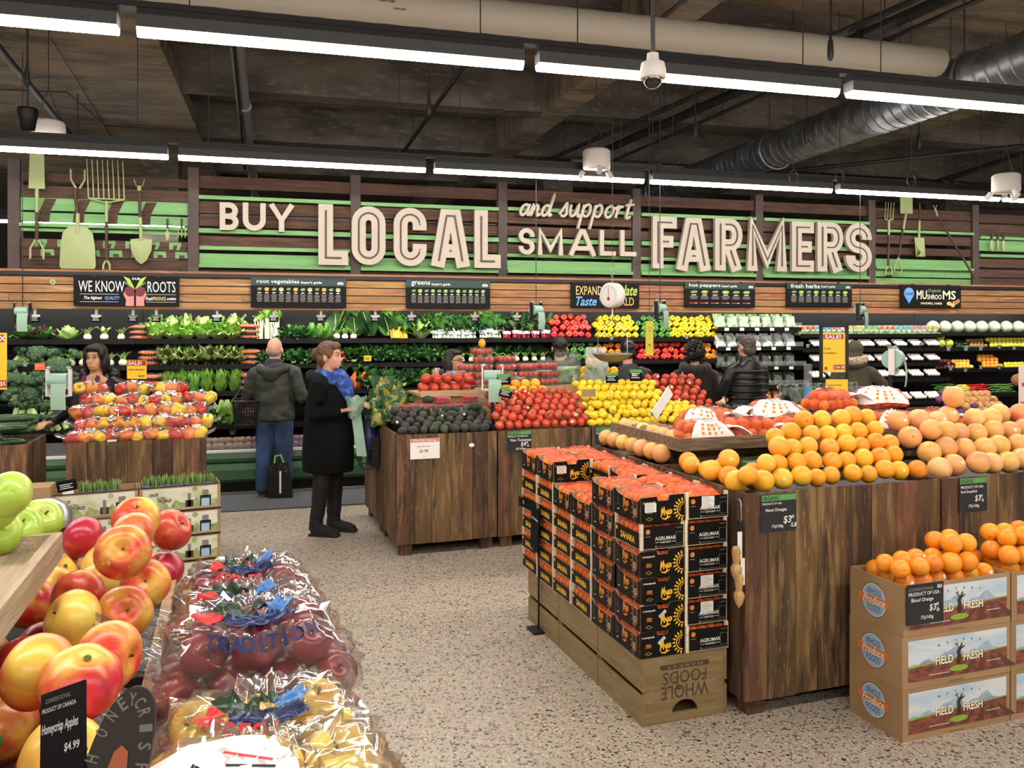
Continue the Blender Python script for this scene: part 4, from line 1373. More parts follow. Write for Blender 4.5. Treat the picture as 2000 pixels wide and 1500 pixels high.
CARD = [card(.085, .075, CHALK, TAGG).mesh('price_card'), card(.09, .075, CHALK, TAGW).mesh('price_card'), card(.095, .07, TAGO, None, None, TAGW, 1).mesh('price_card'), card(.09, .07, TAGY, None, None, CHALK, 3).mesh('price_card')]
for j, (px, k) in enumerate(((68, 1), (188, 1), (260, 0), (305, 0), (424, 1), (535, 1), (627, 1), (733, 1), (804, 1), (928, 1), (1010, 1))):
    p = on_y(px, 622, 9.26)
    t = clone(CARD[k], 'hanging_price_card', None, p, R.uniform(-.1, .1), 1.05, f'black price card hanging under the fascia, {ORD[j]} from the left', 'price card')
    MB().box(-.012, .012, -.002, .002, .03, .13, TAGW).build('clip_strip', t)
for px, py, k, s, lab in ((78, 716, 2, 1.0, 'orange price card on the second shelf by the celery roots'), (718, 700, 3, .9, 'yellow price card on the second shelf under the radishes'), (1195, 661, 0, .75, 'chalk price card below the yellow peppers behind the scale'),
                          (1342, 659, 0, .75, 'chalk price card below the yellow peppers by the salads'), (50, 713, 0, .7, 'chalk price card under the celery root'), (322, 708, 0, .6, 'chalk price card below the red leaf lettuces'),
                          (328, 762, 0, .6, 'chalk price card below the romaine lettuces'), (455, 845, 0, .9, 'chalk price card on the clear front of the well by the basket'), (402, 850, 0, .8, 'chalk price card on the well beside the pepper bin'),
                          (1578, 676, 0, .7, 'chalk price card at the start of the mushroom shelf'), (1735, 676, 0, .7, 'chalk price card under the upper mushroom trays'), (1800, 672, 0, .7, 'chalk price card by the widest mushroom trays'),
                          (1853, 682, 0, 1, 'green topped price card under the pomelos'), (1887, 682, 0, 1, 'green topped price card under the zucchini'), (1916, 681, 0, 1, 'green topped price card under the kiwis'), (1952, 678, 0, .9, 'chalk price card under the yellow squash'),
                          (1981, 680, 0, .9, 'chalk price card at the end of the second shelf'), (1857, 721, 0, .8, 'chalk price card under the plums'), (1886, 724, 0, .7, 'chalk price card under the apricots'), (1916, 718, 0, .8, 'chalk price card between apricots and mandarins'), (1952, 718, 0, .8, 'chalk price card under the mandarins')):
    clone(CARD[k], 'price_card', None, on_y(px, py, 9.36 if px < 1560 else 9.2), 0, s, lab, 'price card')
# ---------------------------------------------------------------- plank-clad island bins
BARN = mat('weathered_barn_wood', '66492e', .8, layers=[('463220', 1.6, .38, .6), ('7d613f', 5, .5, .66), ('241a12', 3.2, .60, .72), ('8f7149', 22, .62, .74)], bump=(16, .7), island=.42, hue=.02, stretch=(6, 6, .75))
PALEW = mat('pale_wood', 'c3a67f', .65, layers=[('a98a63', 4, .4, .7)], bump=(14, .3), stretch=(.6, 8, 8))
GREYW = mat('grey_brown_board', '7f6b55', .75, layers=[('5c4b3a', 4, .4, .66), ('97826a', 9, .5, .7)], bump=(14, .4), stretch=(.7, 9, 9))
NAIL = mat('nail', '2a211a', .6)


def planks(m, L_, z0, z1, T, seed, mt=BARN, th=.02):
    rr_ = random.Random(seed)
    x = 0
    while x < L_ - .01:
        w_ = min(rr_.uniform(.10, .17), L_ - x)
        if L_ - x - w_ < .05: w_ = L_ - x
        d = rr_.uniform(0, .004)
        m.box(x + .0015, x + w_ - .0015, d, th, z0 + rr_.uniform(0, .004), z1 - rr_.uniform(0, .004), mt, T)
        x += w_


def bin_(label, o, W, D, z1, z0=.075, seed=1, rot=BA, deck=.03):
    t = thing('produce_bin', label, 'produce bin', (o[0], o[1], 0), rot)
    m = MB(); planks(m, W, z0, z1, None, seed); m.build('front_panel', t)
    m = MB(); planks(m, W, z0, z1, Matrix.Translation((W, D, 0)) @ Matrix.Rotation(pi, 4, 'Z'), seed + 1); m.build('back_panel', t)
    m = MB(); planks(m, D - .044, z0, z1, Matrix.Translation((0, D - .022, 0)) @ Matrix.Rotation(-pi / 2, 4, 'Z'), seed + 2); m.build('side_panel', t)
    m = MB(); planks(m, D - .044, z0, z1, Matrix.Translation((W, .022, 0)) @ Matrix.Rotation(pi / 2, 4, 'Z'), seed + 3); m.build('side_panel', t)
    MB().box(.022, W - .022, .022, D - .022, z1 - deck - .02, z1 - deck, DARK).build('deck', t)
    for x in (.03, W - .12):
        for y in (.03, D - .12):
            MB().box(x, x + .045, y, y + .09, 0, z0 + .02, BARN).box(x + .046, x + .09, y, y + .09, 0, z0 + .02, BARN).build('leg', t)
    return t


# fruit meshes -----------------------------------------------------------------
def citrus(name, r, col, c2, navel=True, rough=.38, pear=0):
    mt = mat(name + '_peel', col, rough, layers=[(c2, 3.0 / r * .12, .42, .68)], rand=.10, hue=.012, bump=(9 / r, .12))
    tip = mat(name + '_scar', '6b5a2a', .7)
    m = MB()
    k = 14
    prof = []
    for i in range(k + 1):
        a = pi * i / k
        q = max(sin(a), .012)
        z = -cos(a)
        z = z * .97 + pear * max(0, z) ** 3
        if i == k: z -= .06
        prof.append((q * r, z * r))
    m.lathe(prof, mt, 20)
    m.lathe([(.001, r * .90), (.06 * r, r * .925), (.09 * r, r * .93), (.11 * r, r * .91)], tip, 8)
    if navel: m.lathe([(.16 * r, -r * .955), (.10 * r, -r * .985), (.03 * r, -r * .97), (.002, -r * .94)], mt, 10)
    return m.mesh(name)


OR = .048
ORANGE = [citrus('navel_orange', OR, 'fbb030', 'f79a22'), citrus('navel_orange', OR, 'fec440', 'faad2c', pear=.06), citrus('navel_orange', OR, 'fcb834', 'f49a24', pear=.03)]
BLOOD = [citrus('blood_orange', .043, 'f8a024', 'f0861a', False), citrus('blood_orange', .043, 'faac2c', 'ea8424', False)]
GRAPE = [citrus('red_grapefruit', .056, 'f5b96c', 'f0996a', False, .34), citrus('red_grapefruit', .056, 'e9bd62', 'f2ab72', False, .34), citrus('red_grapefruit', .056, 'f6c47a', 'ee9a70', False, .34, .1)]
LEMON = MB().lathe([(.001, -.047), (.008, -.044), (.012, -.039), (.026, -.026), (.033, -.005), (.032, .012), (.024, .028), (.011, .039), (.007, .045), (.001, .047)], mat('lemon_peel', 'f5d92b', .35, layers=[('f0c818', 20, .4, .7)], rand=.08, bump=(160, .12)), 16).mesh('lemon')
YCIT = [citrus('yellow_citrus', .045, 'f7bf2c', 'f0a820', False)]
AVO = []
for c, c2 in (('2c2e2a', '3f4336'), ('35332f', '23211f'), ('3c4a2f', '2b3324')):
    mt = mat('avocado_skin', c, .55, layers=[(c2, 30, .4, .7)], rand=.2, bump=(150, .8))
    AVO.append(MB().lathe([(.001, -.045), (.02, -.042), (.033, -.026), (.037, -.006), (.033, .014), (.024, .033), (.014, .046), (.006, .051), (.001, .052)], mt, 16).mesh('avocado'))
TOMM = mat('tomato_skin', 'c9432a', .22, spec=.6, layers=[('d8663c', 9, .5, .75), ('a82c1a', 5, .55, .75)], rand=.12)
VINE = mat('tomato_vine', '59692f', .6)


def mk_tom(r, vine=True):
    m = MB()
    k = 12
    m.lathe([(max(sin(pi * i / k), .02) * r, (-cos(pi * i / k) * .86 - (.1 if i == k else 0)) * r) for i in range(k + 1)], TOMM, 16, None, True, lambda a, i: 1 + .02 * cos(5 * a))
    if vine:
        for i in range(5):
            a = i * 1.257
            m.tube([(0, 0, r * .8), (r * .35 * cos(a), r * .35 * sin(a), r * .86), (r * .6 * cos(a), r * .6 * sin(a), r * .78)], [.003, .003, .001], VINE, 5)
        m.tube([(0, 0, r * .78), (.006, .003, r * 1.1), (.03, .01, r * 1.25)], .0028, VINE, 5)
    return m.mesh('tomato')


TOM = [mk_tom(.038), mk_tom(.036), mk_tom(.038, False)]
BEEF = [mk_tom(.045, False)]
CHERRY = MB().ell((0, 0, 0), .014, mat('cherry_tomato_skin', 'b8232b', .2, spec=.6, rand=.1), 10, 7).mesh('cherry_tomato')
KIWI = SPH['kiwi']
STICK = [mat('sticker_white', 'f1efe9', .4), mat('sticker_green', '3f8f45', .4), mat('sticker_yellow', 'e6d63b', .4)]


def sticker(fruit, r, k=0):
    """A small oval fruit sticker lying on the peel, facing the aisle."""
    m = MB()
    q = Vector((R.uniform(-.5, .5), -1, R.uniform(-.1, .5))).normalized()
    e = fruit.rotation_euler.to_matrix().inverted()
    d = e @ q
    T = Matrix.Translation(d * r * 1.0) @ d.to_track_quat('Z', 'Y').to_matrix().to_4x4()
    m.lathe([(.0105, -.0018), (.008, .0001), (.004, .0009), (.001, .0011)], STICK[k], 12, T)
    if k: m.lathe([(.005, .0009), (.0025, .0014), (.001, .0014)], STICK[0], 10, T)
    m.build('fruit_sticker', fruit)


def fruits(meshes, name, cat, pts, rad_, o, label, group, floor, box=None, it=80, upright=None, scale=1.0, st=0, stk=0, sv=.06):
    rr_ = [rad_ * R.uniform(1 - sv, 1 + sv) for _ in pts]
    P_ = relax(pts, rr_, floor, it, box)
    out = []
    for p, r in zip(P_, rr_):
        me = R.choice(meshes)
        e = rr3() if upright is None else upright()
        f = clone(me, name, None, loc_of((o[0], o[1]), BA, p), None, r / rad_ * scale * .975, label, cat, group)
        f.rotation_euler = e
        if st and R.random() < st: sticker(f, rad_ * scale, stk)
        out.append(f)
    return out


# ---------------------------------------------------------------- island A: oranges, grapefruit, mandarins
OA = at(1456, 965, 3.595)
zA = .98
bin_('wooden plank bin heaped with navel oranges', OA, 1.09, .78, zA, .07, 3)
O2 = loc_of(OA, BA, (1.1, 0, 0))
bin_('wooden plank bin heaped with red grapefruit', O2, 1.09, .78, zA, .07, 14)
O3 = loc_of(OA, BA, (0, .79, 0))
bin_('rear plank bin behind the crate stack, with grapefruit along its side', O3, 1.09, .78, zA, .07, 25)
O4 = loc_of(OA, BA, (1.1, .79, 0))
bin_('rear plank bin under the upper mandarin bags', O4, 1.09, .78, zA, .07, 36)
# raised platform with a tray
t = thing('display_riser', 'raised wooden tray holding the netted mandarins', 'riser', loc_of(OA, BA, (0, 0, zA - .03)), BA)
m = MB(); m.box(.2, 1.95, .86, 1.4, 0, .11, GREYW); m.build('riser_box', t)
MB().box(.1, 2.15, .71, 1.5, .11, .13, GREYW).build('tray_board', t)
MB().box(.08, 2.15, .69, .71, .11, .175, GREYW).build('tray_edge', t)
m = MB(); m.box(.08, .1, .71, 1.1, .11, .175, GREYW); m.build('tray_edge', t)
m = MB(); m.box(.08, .1, 1.105, 1.5, .11, .175, GREYW); m.build('tray_edge', t)
MB().box(.42, 1.05, .35, .86, 0, .05, mat('green_crate_board', '5d6e4c', .6)).build('green_step', t)


def slopeA(x, y): return zA - .03


def orange_pts(x0, x1, r, cap, y0=.03, dy=1.62, dz=1.15):
    pts = []
    for j in range(9):
        n = int((x1 - x0) / (2.03 * r))
        for i in range(n):
            x = x0 + r * (2.03 * i + 1 + (j % 2))
            y = y0 + r + dy * r * j
            z = zA - .0 + r * .75 + dz * r * j
            if x + r > x1 or z + r > cap(x) or y > .68: continue
            pts.append((x + R.uniform(-.45, .45) * r, y + R.uniform(-.4, .4) * r, z + R.uniform(-.2, .2) * r))
    return pts


def floorA(x, y): return zA - .03 + max(0, (y - .05)) * (.42 if x > .31 else .05)


fruits(ORANGE, 'navel_orange', 'orange', [(.045 + .02 * (k % 2), .13 + .088 * k, zA + .03) for k in range(6)] + [(.13, .18, zA + .03), (.14, .42, zA + .03), (.12, .33, zA + .08), (.22, .26, zA + .04)] + orange_pts(.0, 1.1, OR, lambda x: 1.07 + .06 * (x > .12) + .0 + (.1 if x > .34 else 0) + (.06 if x > .6 else 0)), OR, OA, 'navel orange in the heap over the navel oranges sign', 'navel oranges in the bin', floorA, (-.01, 1.13, .0, .78), st=.12, stk=2, sv=.1)
g = orange_pts(.0, 1.1, .056, lambda x: 1.27 + .02 * (x > .1))
gh = fruits(GRAPE, 'red_grapefruit', 'grapefruit', g, .056, O2, 'pink orange grapefruit in the heap over the red grapefruit sign', 'red grapefruits in the bin', floorA, (.02, 1.1, 0, .8), st=.1)
pts = [(.06 + .10 * (k % 2), .15 + .058 * k * 1.0, zA + .05 + .07 * (k % 2)) for k in range(-2, 24)]
fruits(GRAPE, 'red_grapefruit', 'grapefruit', [p for p in pts if p[1] < .76 + .0], .05, O3, 'grapefruit along the side of the bin above the clementine crates', 'grapefruits beside the crates', lambda x, y: zA - .03, (0, .3, 0, .78), scale=.9)
top = max((q for q in gh if .2 < to_loc((O2[0], O2[1]), BA, q.location).x < .5), key=lambda q: q.location.z)
clone(GRAPE[0], 'red_grapefruit', None, top.location + Vector((.02, -.02, .103)), None, 1.04, 'single large grapefruit crowning the grapefruit heap', 'grapefruit')
# netted mandarins -------------------------------------------------------------
NETR = net('red_netting', 'd8503a', 55)
LABELW = mat('white_bag_label', 'f3eee8', .35, bump=(30, .3))
DIRS = []
for i in range(420):
    z = 1 - 2 * (i + .5) / 420
    q = math.sqrt(1 - z * z)
    DIRS.append((q * cos(i * 2.39996), q * sin(i * 2.39996), z))
DIRS = np.array(DIRS)


def hull(cs, rs, c=None):
    """Radial function of the tight wrap round a set of balls, seen from their middle."""
    cs = np.array(cs, float); rs = np.array(rs, float)
    c = cs.mean(0) if c is None else np.array(c)
    h = ((cs - c) @ DIRS.T + rs[:, None]).max(0)

    def rad_fn(d):
        k = DIRS @ np.array(d)
        ok = k > .12
        return float((h[ok] / k[ok]).min())
    return c, rad_fn


def wrap(mb, cs, rs, m_, nu=28, nv=16, off=.004, jag=.0, v0=0, v1=1, u0=0, u1=1, fl=None, seed=0):
    c, rf = hull(cs, rs)
    def f(u, v):
        a, b = 2 * pi * (u0 + (u1 - u0) * u), pi * (v0 + (v1 - v0) * v)
        d = Vector((sin(b) * cos(a), sin(b) * sin(a), cos(b)))
        r = rf(d) + off
        if jag: r += jag * (abs(mnoise.noise(d * 5 + Vector((seed, 0, 0)))) * 2.2 - .35 + .5 * mnoise.noise(d * 13 + Vector((0, seed, 0))))
        return Vector(c) + d * r
    return mb.grid(f, nu, nv, m_, True)


MANDM = mat('mandarin_peel', 'f08426', .35, layers=[('e8701e', 20, .45, .7)], rand=.1, bump=(120, .15))
MAND = MB().lathe([(max(sin(pi * i / 12), .015) * .034, -cos(pi * i / 12) * .029 - (.003 if i == 12 else 0)) for i in range(13)], MANDM, 16).mesh('mandarin')
DOT = mat('orange_print', 'ef9a3c', .5)
REDP = mat('red_print', 'c9302c', .5)


def net_bag(label, o, loc, rot, k=0, big=1.0):
    t = thing('bag_of_mandarins', label, 'bag of mandarins', loc_of(o, BA, loc), BA + rot, 'netted mandarins on the raised tray')
    rr_ = random.Random(k)
    pts = [(x * .062 + rr_.uniform(-.006, .006) + (.03 if z else 0), y * .06 + rr_.uniform(-.006, .006), .032 + .05 * z) for z in (0, 1) for x in (range(-2, 3) if not z else range(-2, 2)) for y in ((-1, 0, 1) if not z else (-.5, .5))]
    P_ = relax(pts, [.033] * len(pts), lambda x, y: 0, 30)
    for p in P_:
        clone(MAND, 'mandarin', t, tuple(p), None, rr_.uniform(.92, 1.05)).rotation_euler = rr3()
    cs = [tuple(p) for p in P_]
    m = MB(); wrap(m, cs, [.034] * len(cs), NETR, 26, 14, .002, .004, seed=k); m.build('netting', t)
    m = MB()
    s = (.08, .36) if k % 2 else (.60 - .05 * (k % 3), .90 - .07 * (k % 4))
    q0, q1 = s
    wrap(m, cs, [.034] * len(cs), LABELW, 18, 12, .006, .008, .02 if k % 3 else .1, .55, q0, q1, seed=k)
    c, rf = hull(cs, [.034] * len(cs))
    def on(a, b, off):
        d = Vector((sin(b) * cos(a), sin(b) * sin(a), cos(b)))
        return Vector(c) + d * (rf(d) + off), d
    for i in range(4):
        for j in range(3):
            p, d = on(2 * pi * (q0 + (q1 - q0) * (.2 + .19 * i)), pi * (.33 + .07 * j), .0125)
            m.disc(0, 0, .009, DOT, Matrix.Translation(p) @ d.to_track_quat('Z', 'Y').to_matrix().to_4x4(), 0, 10)
    for i in range(2):
        p, d = on(2 * pi * ((q0 + q1) / 2), pi * (.16 + .08 * i), .0125)
        m.text(('mandarins', 'fair orchard')[i], 0, 0, None, .016 - .006 * i, (INK, REDP)[i], Matrix.Translation(p) @ d.to_track_quat('Z', 'Y').to_matrix().to_4x4())
    m.build('paper_label', t)
    m = MB()
    e = 1 if k % 2 or loc[0] < .6 else -1
    m.grid(lambda u, v: (e * (.12 + .13 * u), (v - .5) * (.05 + .17 * u) - .02, .07 - .035 * u + .03 * sin(pi * u) + .018 * sin(v * 14 + k) * u), 6, 10, LABELW)
    m.build('bag_tail', t)
    return t


zT = zA - .03 + .13
for k, (x, y, z, rt, lab) in enumerate(((.30, .84, 0, .1, 'netted mandarin bag at the open corner of the tray, white label over it'), (.62, .86, 0, -.4, 'second netted mandarin bag on the tray, its label hanging toward the oranges'), (.50, 1.14, .03, .3, 'netted mandarin bag lying behind the corner bag, netting showing'),
                                        (.95, .88, 0, .2, 'netted mandarin bag in the middle of the tray behind the highest oranges'), (1.0, 1.16, .06, -.2, 'white labelled mandarin bag at the back of the tray'), (1.32, .90, 0, .5, 'netted mandarin bag under the upright bags'),
                                        (1.66, .90, 0, -.3, 'netted mandarin bag beside the single grapefruit'), (1.38, 1.12, .12, .2, 'upper netted mandarin bag showing five bare fruits'), (1.78, 1.14, .12, -.2, 'upper netted mandarin bag with red net tail, highest of the tray'),
                                        (1.98, .88, 0, .1, 'netted mandarin bag at the far end of the tray'), (1.3, 1.36, .0, .7, 'white labelled mandarin bag half hidden behind the upper bags'), (.72, 1.34, .0, .2, 'white labelled mandarin bag beside the kiwis end'))):
    net_bag(lab, OA, (x, y, zT + z), rt, k)
pts = [(.15 + .062 * (k % 3), 1.13 + .07 * (k // 3), zT + .03) for k in range(12)]
for p in pts:
    clone(KIWI, 'kiwi', None, loc_of(OA, BA, p), None, .034, 'brown kiwi on the end of the raised tray', 'kiwi', 'kiwis on the raised tray').rotation_euler = (0, 0, R.random() * 3)

# ---------------------------------------------------------------- mid island: avocados, tomatoes, lemons
OB = at(775, 849, 6.13)
zB = .905
for k, lab in enumerate(('plank bin full of avocados beside the aisle', 'plank bin with vine tomatoes', 'plank bin with lemons behind the oranges', 'plank bin hidden behind the mandarin bags')):
    bin_(lab, loc_of(OB, BA, (.79 * k, 0, 0)), .78, .75, zB, .085, 50 + 7 * k)
for k, lab in enumerate(('rear plank bin with hanging bag rack', 'rear plank bin under the tomato clamshells', 'rear plank bin under the clear salad bags', 'rear plank bin under the far tomatoes')):
    bin_(lab, loc_of(OB, BA, (.79 * k, .76, 0)), .78, .75, zB, .085, 90 + 7 * k)


def hp(x0, x1, y0, r, rows_, dz=1.1, dy=1.5, z0=0):
    return [(x0 + r * (2.05 * i + 1 + (j % 2)) + R.uniform(-.2, .2) * r, y0 + r + dy * r * j, zB - .03 + z0 + r + dz * r * j) for j in range(rows_) for i in range(int((x1 - x0) / (2.05 * r))) if x0 + r * (2.05 * i + 2 + (j % 2)) < x1 + .01]


def lay(): return (rad(90) + R.uniform(-.4, .4), R.uniform(-.3, .3), R.uniform(-1.5, 1.5))


fruits(AVO, 'avocado', 'avocado', hp(.01, .77, .0, .039, 5, .9, 1.6), .039, OB, 'dark avocado in the heap above the everyday savings card', 'avocados in the aisle bin', lambda x, y: zB - .03 + y * .35, (.0, .78, .0, .6), upright=lay, st=.15)
OT = loc_of(OB, BA, (.79, 0, 0))
tp = hp(.0, .78, .0, .036, 7, 1.08, 1.15)
fruits(TOM, 'vine_tomato', 'tomato', tp, .036, OT, 'red vine tomato in the heap over the vine tomatoes sign', 'vine tomatoes in the bin', lambda x, y: zB - .03 + y * .8, (-.02, .8, 0, .7), st=.14)
YB = hp(.1, .62, .40, .045, 3, 1.1, 1.2, .20)
fruits(YCIT, 'yellow_citrus', 'citrus', YB, .045, OT, 'yellow citrus fruit heaped behind the vine tomatoes', 'yellow citrus behind the tomatoes', lambda x, y: zB + .17, (0, .78, .36, .8))
OL = loc_of(OB, BA, (1.58, 0, 0))
fruits([LEMON], 'lemon', 'lemon', hp(-.02, .78, .0, .0345, 9, 1.06, 1.1), .0345, OL, 'yellow lemon in the big lemon heap', 'lemons in the heap', lambda x, y: zB - .03 + y * .78, (-.02, .9, 0, .8), upright=lay)
O5 = loc_of(OB, BA, (2.37, 0, 0))
fruits([LEMON], 'lemon', 'lemon', hp(-.02, .27, .05, .0345, 4, 1.1, 1.2), .0345, O5, 'lemon beyond the slanting white card', 'lemons beyond the card', lambda x, y: zB - .03 + y * .6, (-.05, .28, 0, .8), upright=lay)
t = thing('display_step', 'pale wooden tiers holding cherry tomatoes and beefsteak tomatoes', 'riser', loc_of(OB, BA, (0, 0, zB - .03)), BA)
MB().prism([(.29, .29), (.78, .29), (.78, 1.0), (.10, 1.0), (.10, .66)], .135, .155, PALEW).build('tier_board', t)
m = MB()
for a, b in (((.29, .285), (.785, .285)), ((.29, .285), (.095, .66))):
    m.bar((a[0], a[1], .165), (b[0], b[1], .165), .012, .05, PALEW)
m.build('tier_edge', t)
MB().box(.34, .76, .58, 1.0, .155, .26, PALEW).build('riser_box', t)
MB().box(.30, .785, .55, 1.05, .26, .28, PALEW).box(.30, .785, .535, .55, .26, .31, PALEW).build('upper_tier', t)
t = thing('display_step', 'pale wooden step under the tomato clamshells and lemons', 'riser', loc_of(OB, BA, (.79, 0, zB - .03)), BA)
MB().box(.0, 1.56, .62, 1.45, 0.0, .32, PALEW).build('riser_box', t)
pb = [(.34 + .085 * (i % 5) + (.04 if i >= 10 else 0), .6 + .085 * (i // 5 % 2) + (.03 if i >= 10 else 0), zB + .30 + .065 * (i // 10)) for i in range(18)]
fruits(BEEF, 'beefsteak_tomato', 'tomato', pb, .045, OB, 'large pale red beefsteak tomato on the upper tier', 'beefsteak tomatoes on the upper tier', lambda x, y: zB - .03 + .28, (.3, .8, .55, .85))
# clamshells ---------------------------------------------------------------------
CLEAR = film('clamshell_plastic', haze=.05, scale=30, gl=.3, strength=.2)


def clamshell(label, o, loc, rot, small=False, group=None, w_=.17, d_=.12, h_=.062):
    t = thing('tomato_clamshell', label, 'clamshell', loc_of(o, BA, loc), BA + rot, group)
    nx, ny, nz = (6, 3, 2) if small else (4, 2, 1)
    me, r = (CHERRY, .014) if small else (R.choice(TOM[2:]), .026)
    for i in range(nx):
        for j in range(ny):
            for k in range(nz):
                if j > 0 and small and k == 0: continue
                clone(me, 'cherry_tomato' if small else 'tomato', t, (-w_ / 2 + w_ * (i + .5) / nx, -d_ / 2 + d_ * (j + .5) / ny * .9 + .004, .004 + r + k * r * 1.8), None, 1 if small else r / .038).rotation_euler = rr3()
    MB().loft([[(sx * w_ / 2 * q, sy * d_ / 2 * q, z) for sx, sy in ((-1, -1), (1, -1), (1, 1), (-1, 1))] for q, z in ((.9, 0), (1.0, h_ * .55), (1.05, h_ * .56), (1.05, h_ * .6), (.98, h_ * .62), (.92, h_))], CLEAR, False).build('plastic_shell', t)
    return t


n_ = 0
for k, (x, y, z, s) in enumerate([(.02 + .20 * (i % 4), .72 + .02 * (i % 3), zB + .295 + .066 * (i // 4), 0) for i in range(16)] + [(.12, .74, zB + .36, 0), (-.09, .78, zB + .295, 0), (-.11, .78, zB + .361, 0), (-.10, .78, zB + .427, 0)]):
    if k in (14, 15, 16): continue
    clamshell('clear clamshell of red tomatoes in the tall stack', OT, (x + .08, y, z), R.uniform(-.2, .2), False, 'tomato clamshells in the tall stack')
clamshell('topmost clear clamshell of tomatoes, crowning the stack', OT, (.1, .76, zB + .56), .5, False)
p = loc_of(OT, BA, (.1, .76, zB + .66))
clone(YCIT[0], 'small_squash', None, p, 0, (.7, .7, .9), 'yellow fruit perched on the topmost tomato clamshell', 'fruit')
for k in range(16):
    row_ = k // 8
    x = .16 + .085 * (k % 8) + (.1 if row_ else 0)
    if x > .72: continue
    clamshell('small clear punnet of cherry tomatoes on the lower tier', OB, (x, .40 + .13 * row_, zB + .127), R.uniform(-.15, .15), True, 'cherry tomato punnets on the lower tier', .11, .09, .055)
for x, y in ((.45, .42), (.68, .40)):
    clamshell('small clear punnet of cherry tomatoes stacked a second layer up', OB, (x, y, zB + .185), .1, True, 'upper cherry tomato punnets', .11, .09, .055)
for px, py, d_, lab in ((836, 781, 6.75, 'lone green avocado among the cherry tomato punnets'), (930, 794, 6.55, 'lone dark avocado at the end of the cherry tomato tier')):
    clone(AVO[2], 'avocado', None, at(px, py, d_), None, 1.0, lab, 'avocado').rotation_euler = (1.4, 0, 1)
# vine tomatoes, far heap with avocados in front
fruits(TOM, 'vine_tomato', 'tomato', hp(.05, .62, .36, .04, 7, 1.1, 1.0, .04), .04, O5, 'red vine tomato in the far heap beside the brown coat', 'vine tomatoes in the far heap', lambda x, y: zB + .0 + (y - .33) * .8, (.0, .7, .33, .85), scale=1.05, st=.12)
fruits(AVO, 'avocado', 'avocado', hp(.3, 1.0, .0, .039, 3, 1.0, 1.6), .039, O5, 'black avocado in the small heap below the far tomatoes', 'avocados below the far tomatoes', lambda x, y: zB - .03 + y * .3, (.29, 1.0, .0, .5), upright=lay, st=.3)
fruits(YCIT, 'yellow_citrus', 'citrus', [(.36 + .085 * (i % 4) + (i // 4) * .035, .95 + .02 * (i // 4), zB + .30 + .07 * (i // 4)) for i in range(10)] + [(.42, .9, zB + .33), (.52, .9, zB + .34)], .045, OL, 'orange yellow citrus on the high heap behind the lemons', 'high citrus behind the lemons', lambda x, y: zB + .29, (.3, .8, .8, 1.2))
# clear bags of salad and netted limes
GREENB = mat('green_printed_bag', '3f9a63', .4, layers=[('e8efe6', 9, .5, .55)])


def clear_bag(label, pos, w_, h_, fill, rot=0, film_=None):
    t = thing('salad_bag', label, 'bag', pos, rot)
    pillow(fill, w_ * .9, h_ * .55, .11).build('greens', t)
    m = MB()
    for s in (1, -1):
        m.grid(lambda u, v: ((u - .5) * w_ * (1 - .25 * v + .05 * sin(9 * v + 3 * u)), -s * (.07 * (1 - (2 * u - 1) ** 4) * (1 - v ** 2) + .008 * sin(u * 23 + v * 17)), v * h_), 14, 14, film_ or FILM)
    m.build('clear_film', t)
    return t


clear_bag('tall clear plastic bag of greens behind the lemons', loc_of(OL, BA, (.12, .80, zB + .29)), .3, .29, PKG, BA)
clear_bag('silvery clear bag of greens standing highest behind the lemons', loc_of(OL, BA, (.40, .78, zB + .29)), .24, .33, PKG, BA - .2, FILMW)
clear_bag('clear bag of pale greens leaning by the limes', loc_of(OL, BA, (-.06, .90, zB + .29)), .2, .22, PKW, BA + .2)
for k, x in enumerate((-.26, -.14, -.36)):
    t = thing('bag_of_limes', ('netted green limes nearest the clear bags', 'green and white bag of limes in the trio', 'green bag of limes touching the clamshells')[k], 'bag of limes', loc_of(OL, BA, (x, .80 + .05 * k, zB + .29)), BA)
    lm = mat('lime_skin', '4f8a3a', .35, rand=.1)
    cs = [(.05 * i, .045 * j, .03) for i in (-1, 0, 1) for j in (0, 1)] + [(.0, .02, .075), (.04, .02, .07)]
    for c in cs: MB().ell(c, (.028, .026, .026), lm, 12, 8).build('lime', t)
    m = MB(); wrap(m, cs, [.028] * len(cs), GREENB, 22, 8, .004, .01, 0, .42 if k else .5, seed=k); m.build('printed_bag', t)
# striped avocado bags piled at the aisle end
STRIPE = mat('yellow_green_print', '9c9440', .4, layers=[('2c5f3c', 16, .45, .5), ('cfc98e', 30, .62, .66)])
for k, (px, py, d_, s) in enumerate(((745, 768, 7.1, 1), (758, 790, 6.9, 1.1), (735, 795, 7.0, 1.0), (768, 808, 6.75, 1.0), (742, 818, 6.8, .9), (775, 775, 7.0, .9))):
    t = thing('bag_of_avocados', ['upright', 'widest', 'leaning', 'lowest front', 'green tailed', 'rearmost'][k] + ' yellow and green printed bag in the pile at the aisle end', 'bag', at(px, py, d_) - Vector((0, 0, .05)), BA + k)
    cs = [(-.05, 0, .04), (.05, 0, .04), (0, .05, .05), (0, -.02, .09)]
    for c in cs: clone(AVO[2], 'avocado', t, c, k)
    m = MB(); wrap(m, cs, [.046] * 4, STRIPE, 20, 10, .006, .022, 0, .72, seed=k)
    m.grid(lambda u, v: ((u - .5) * .16 * (1 + .4 * v), .0 + .02 * sin(u * 10), .11 + .09 * v), 8, 4, STRIPE)
    m.build('printed_bag', t)
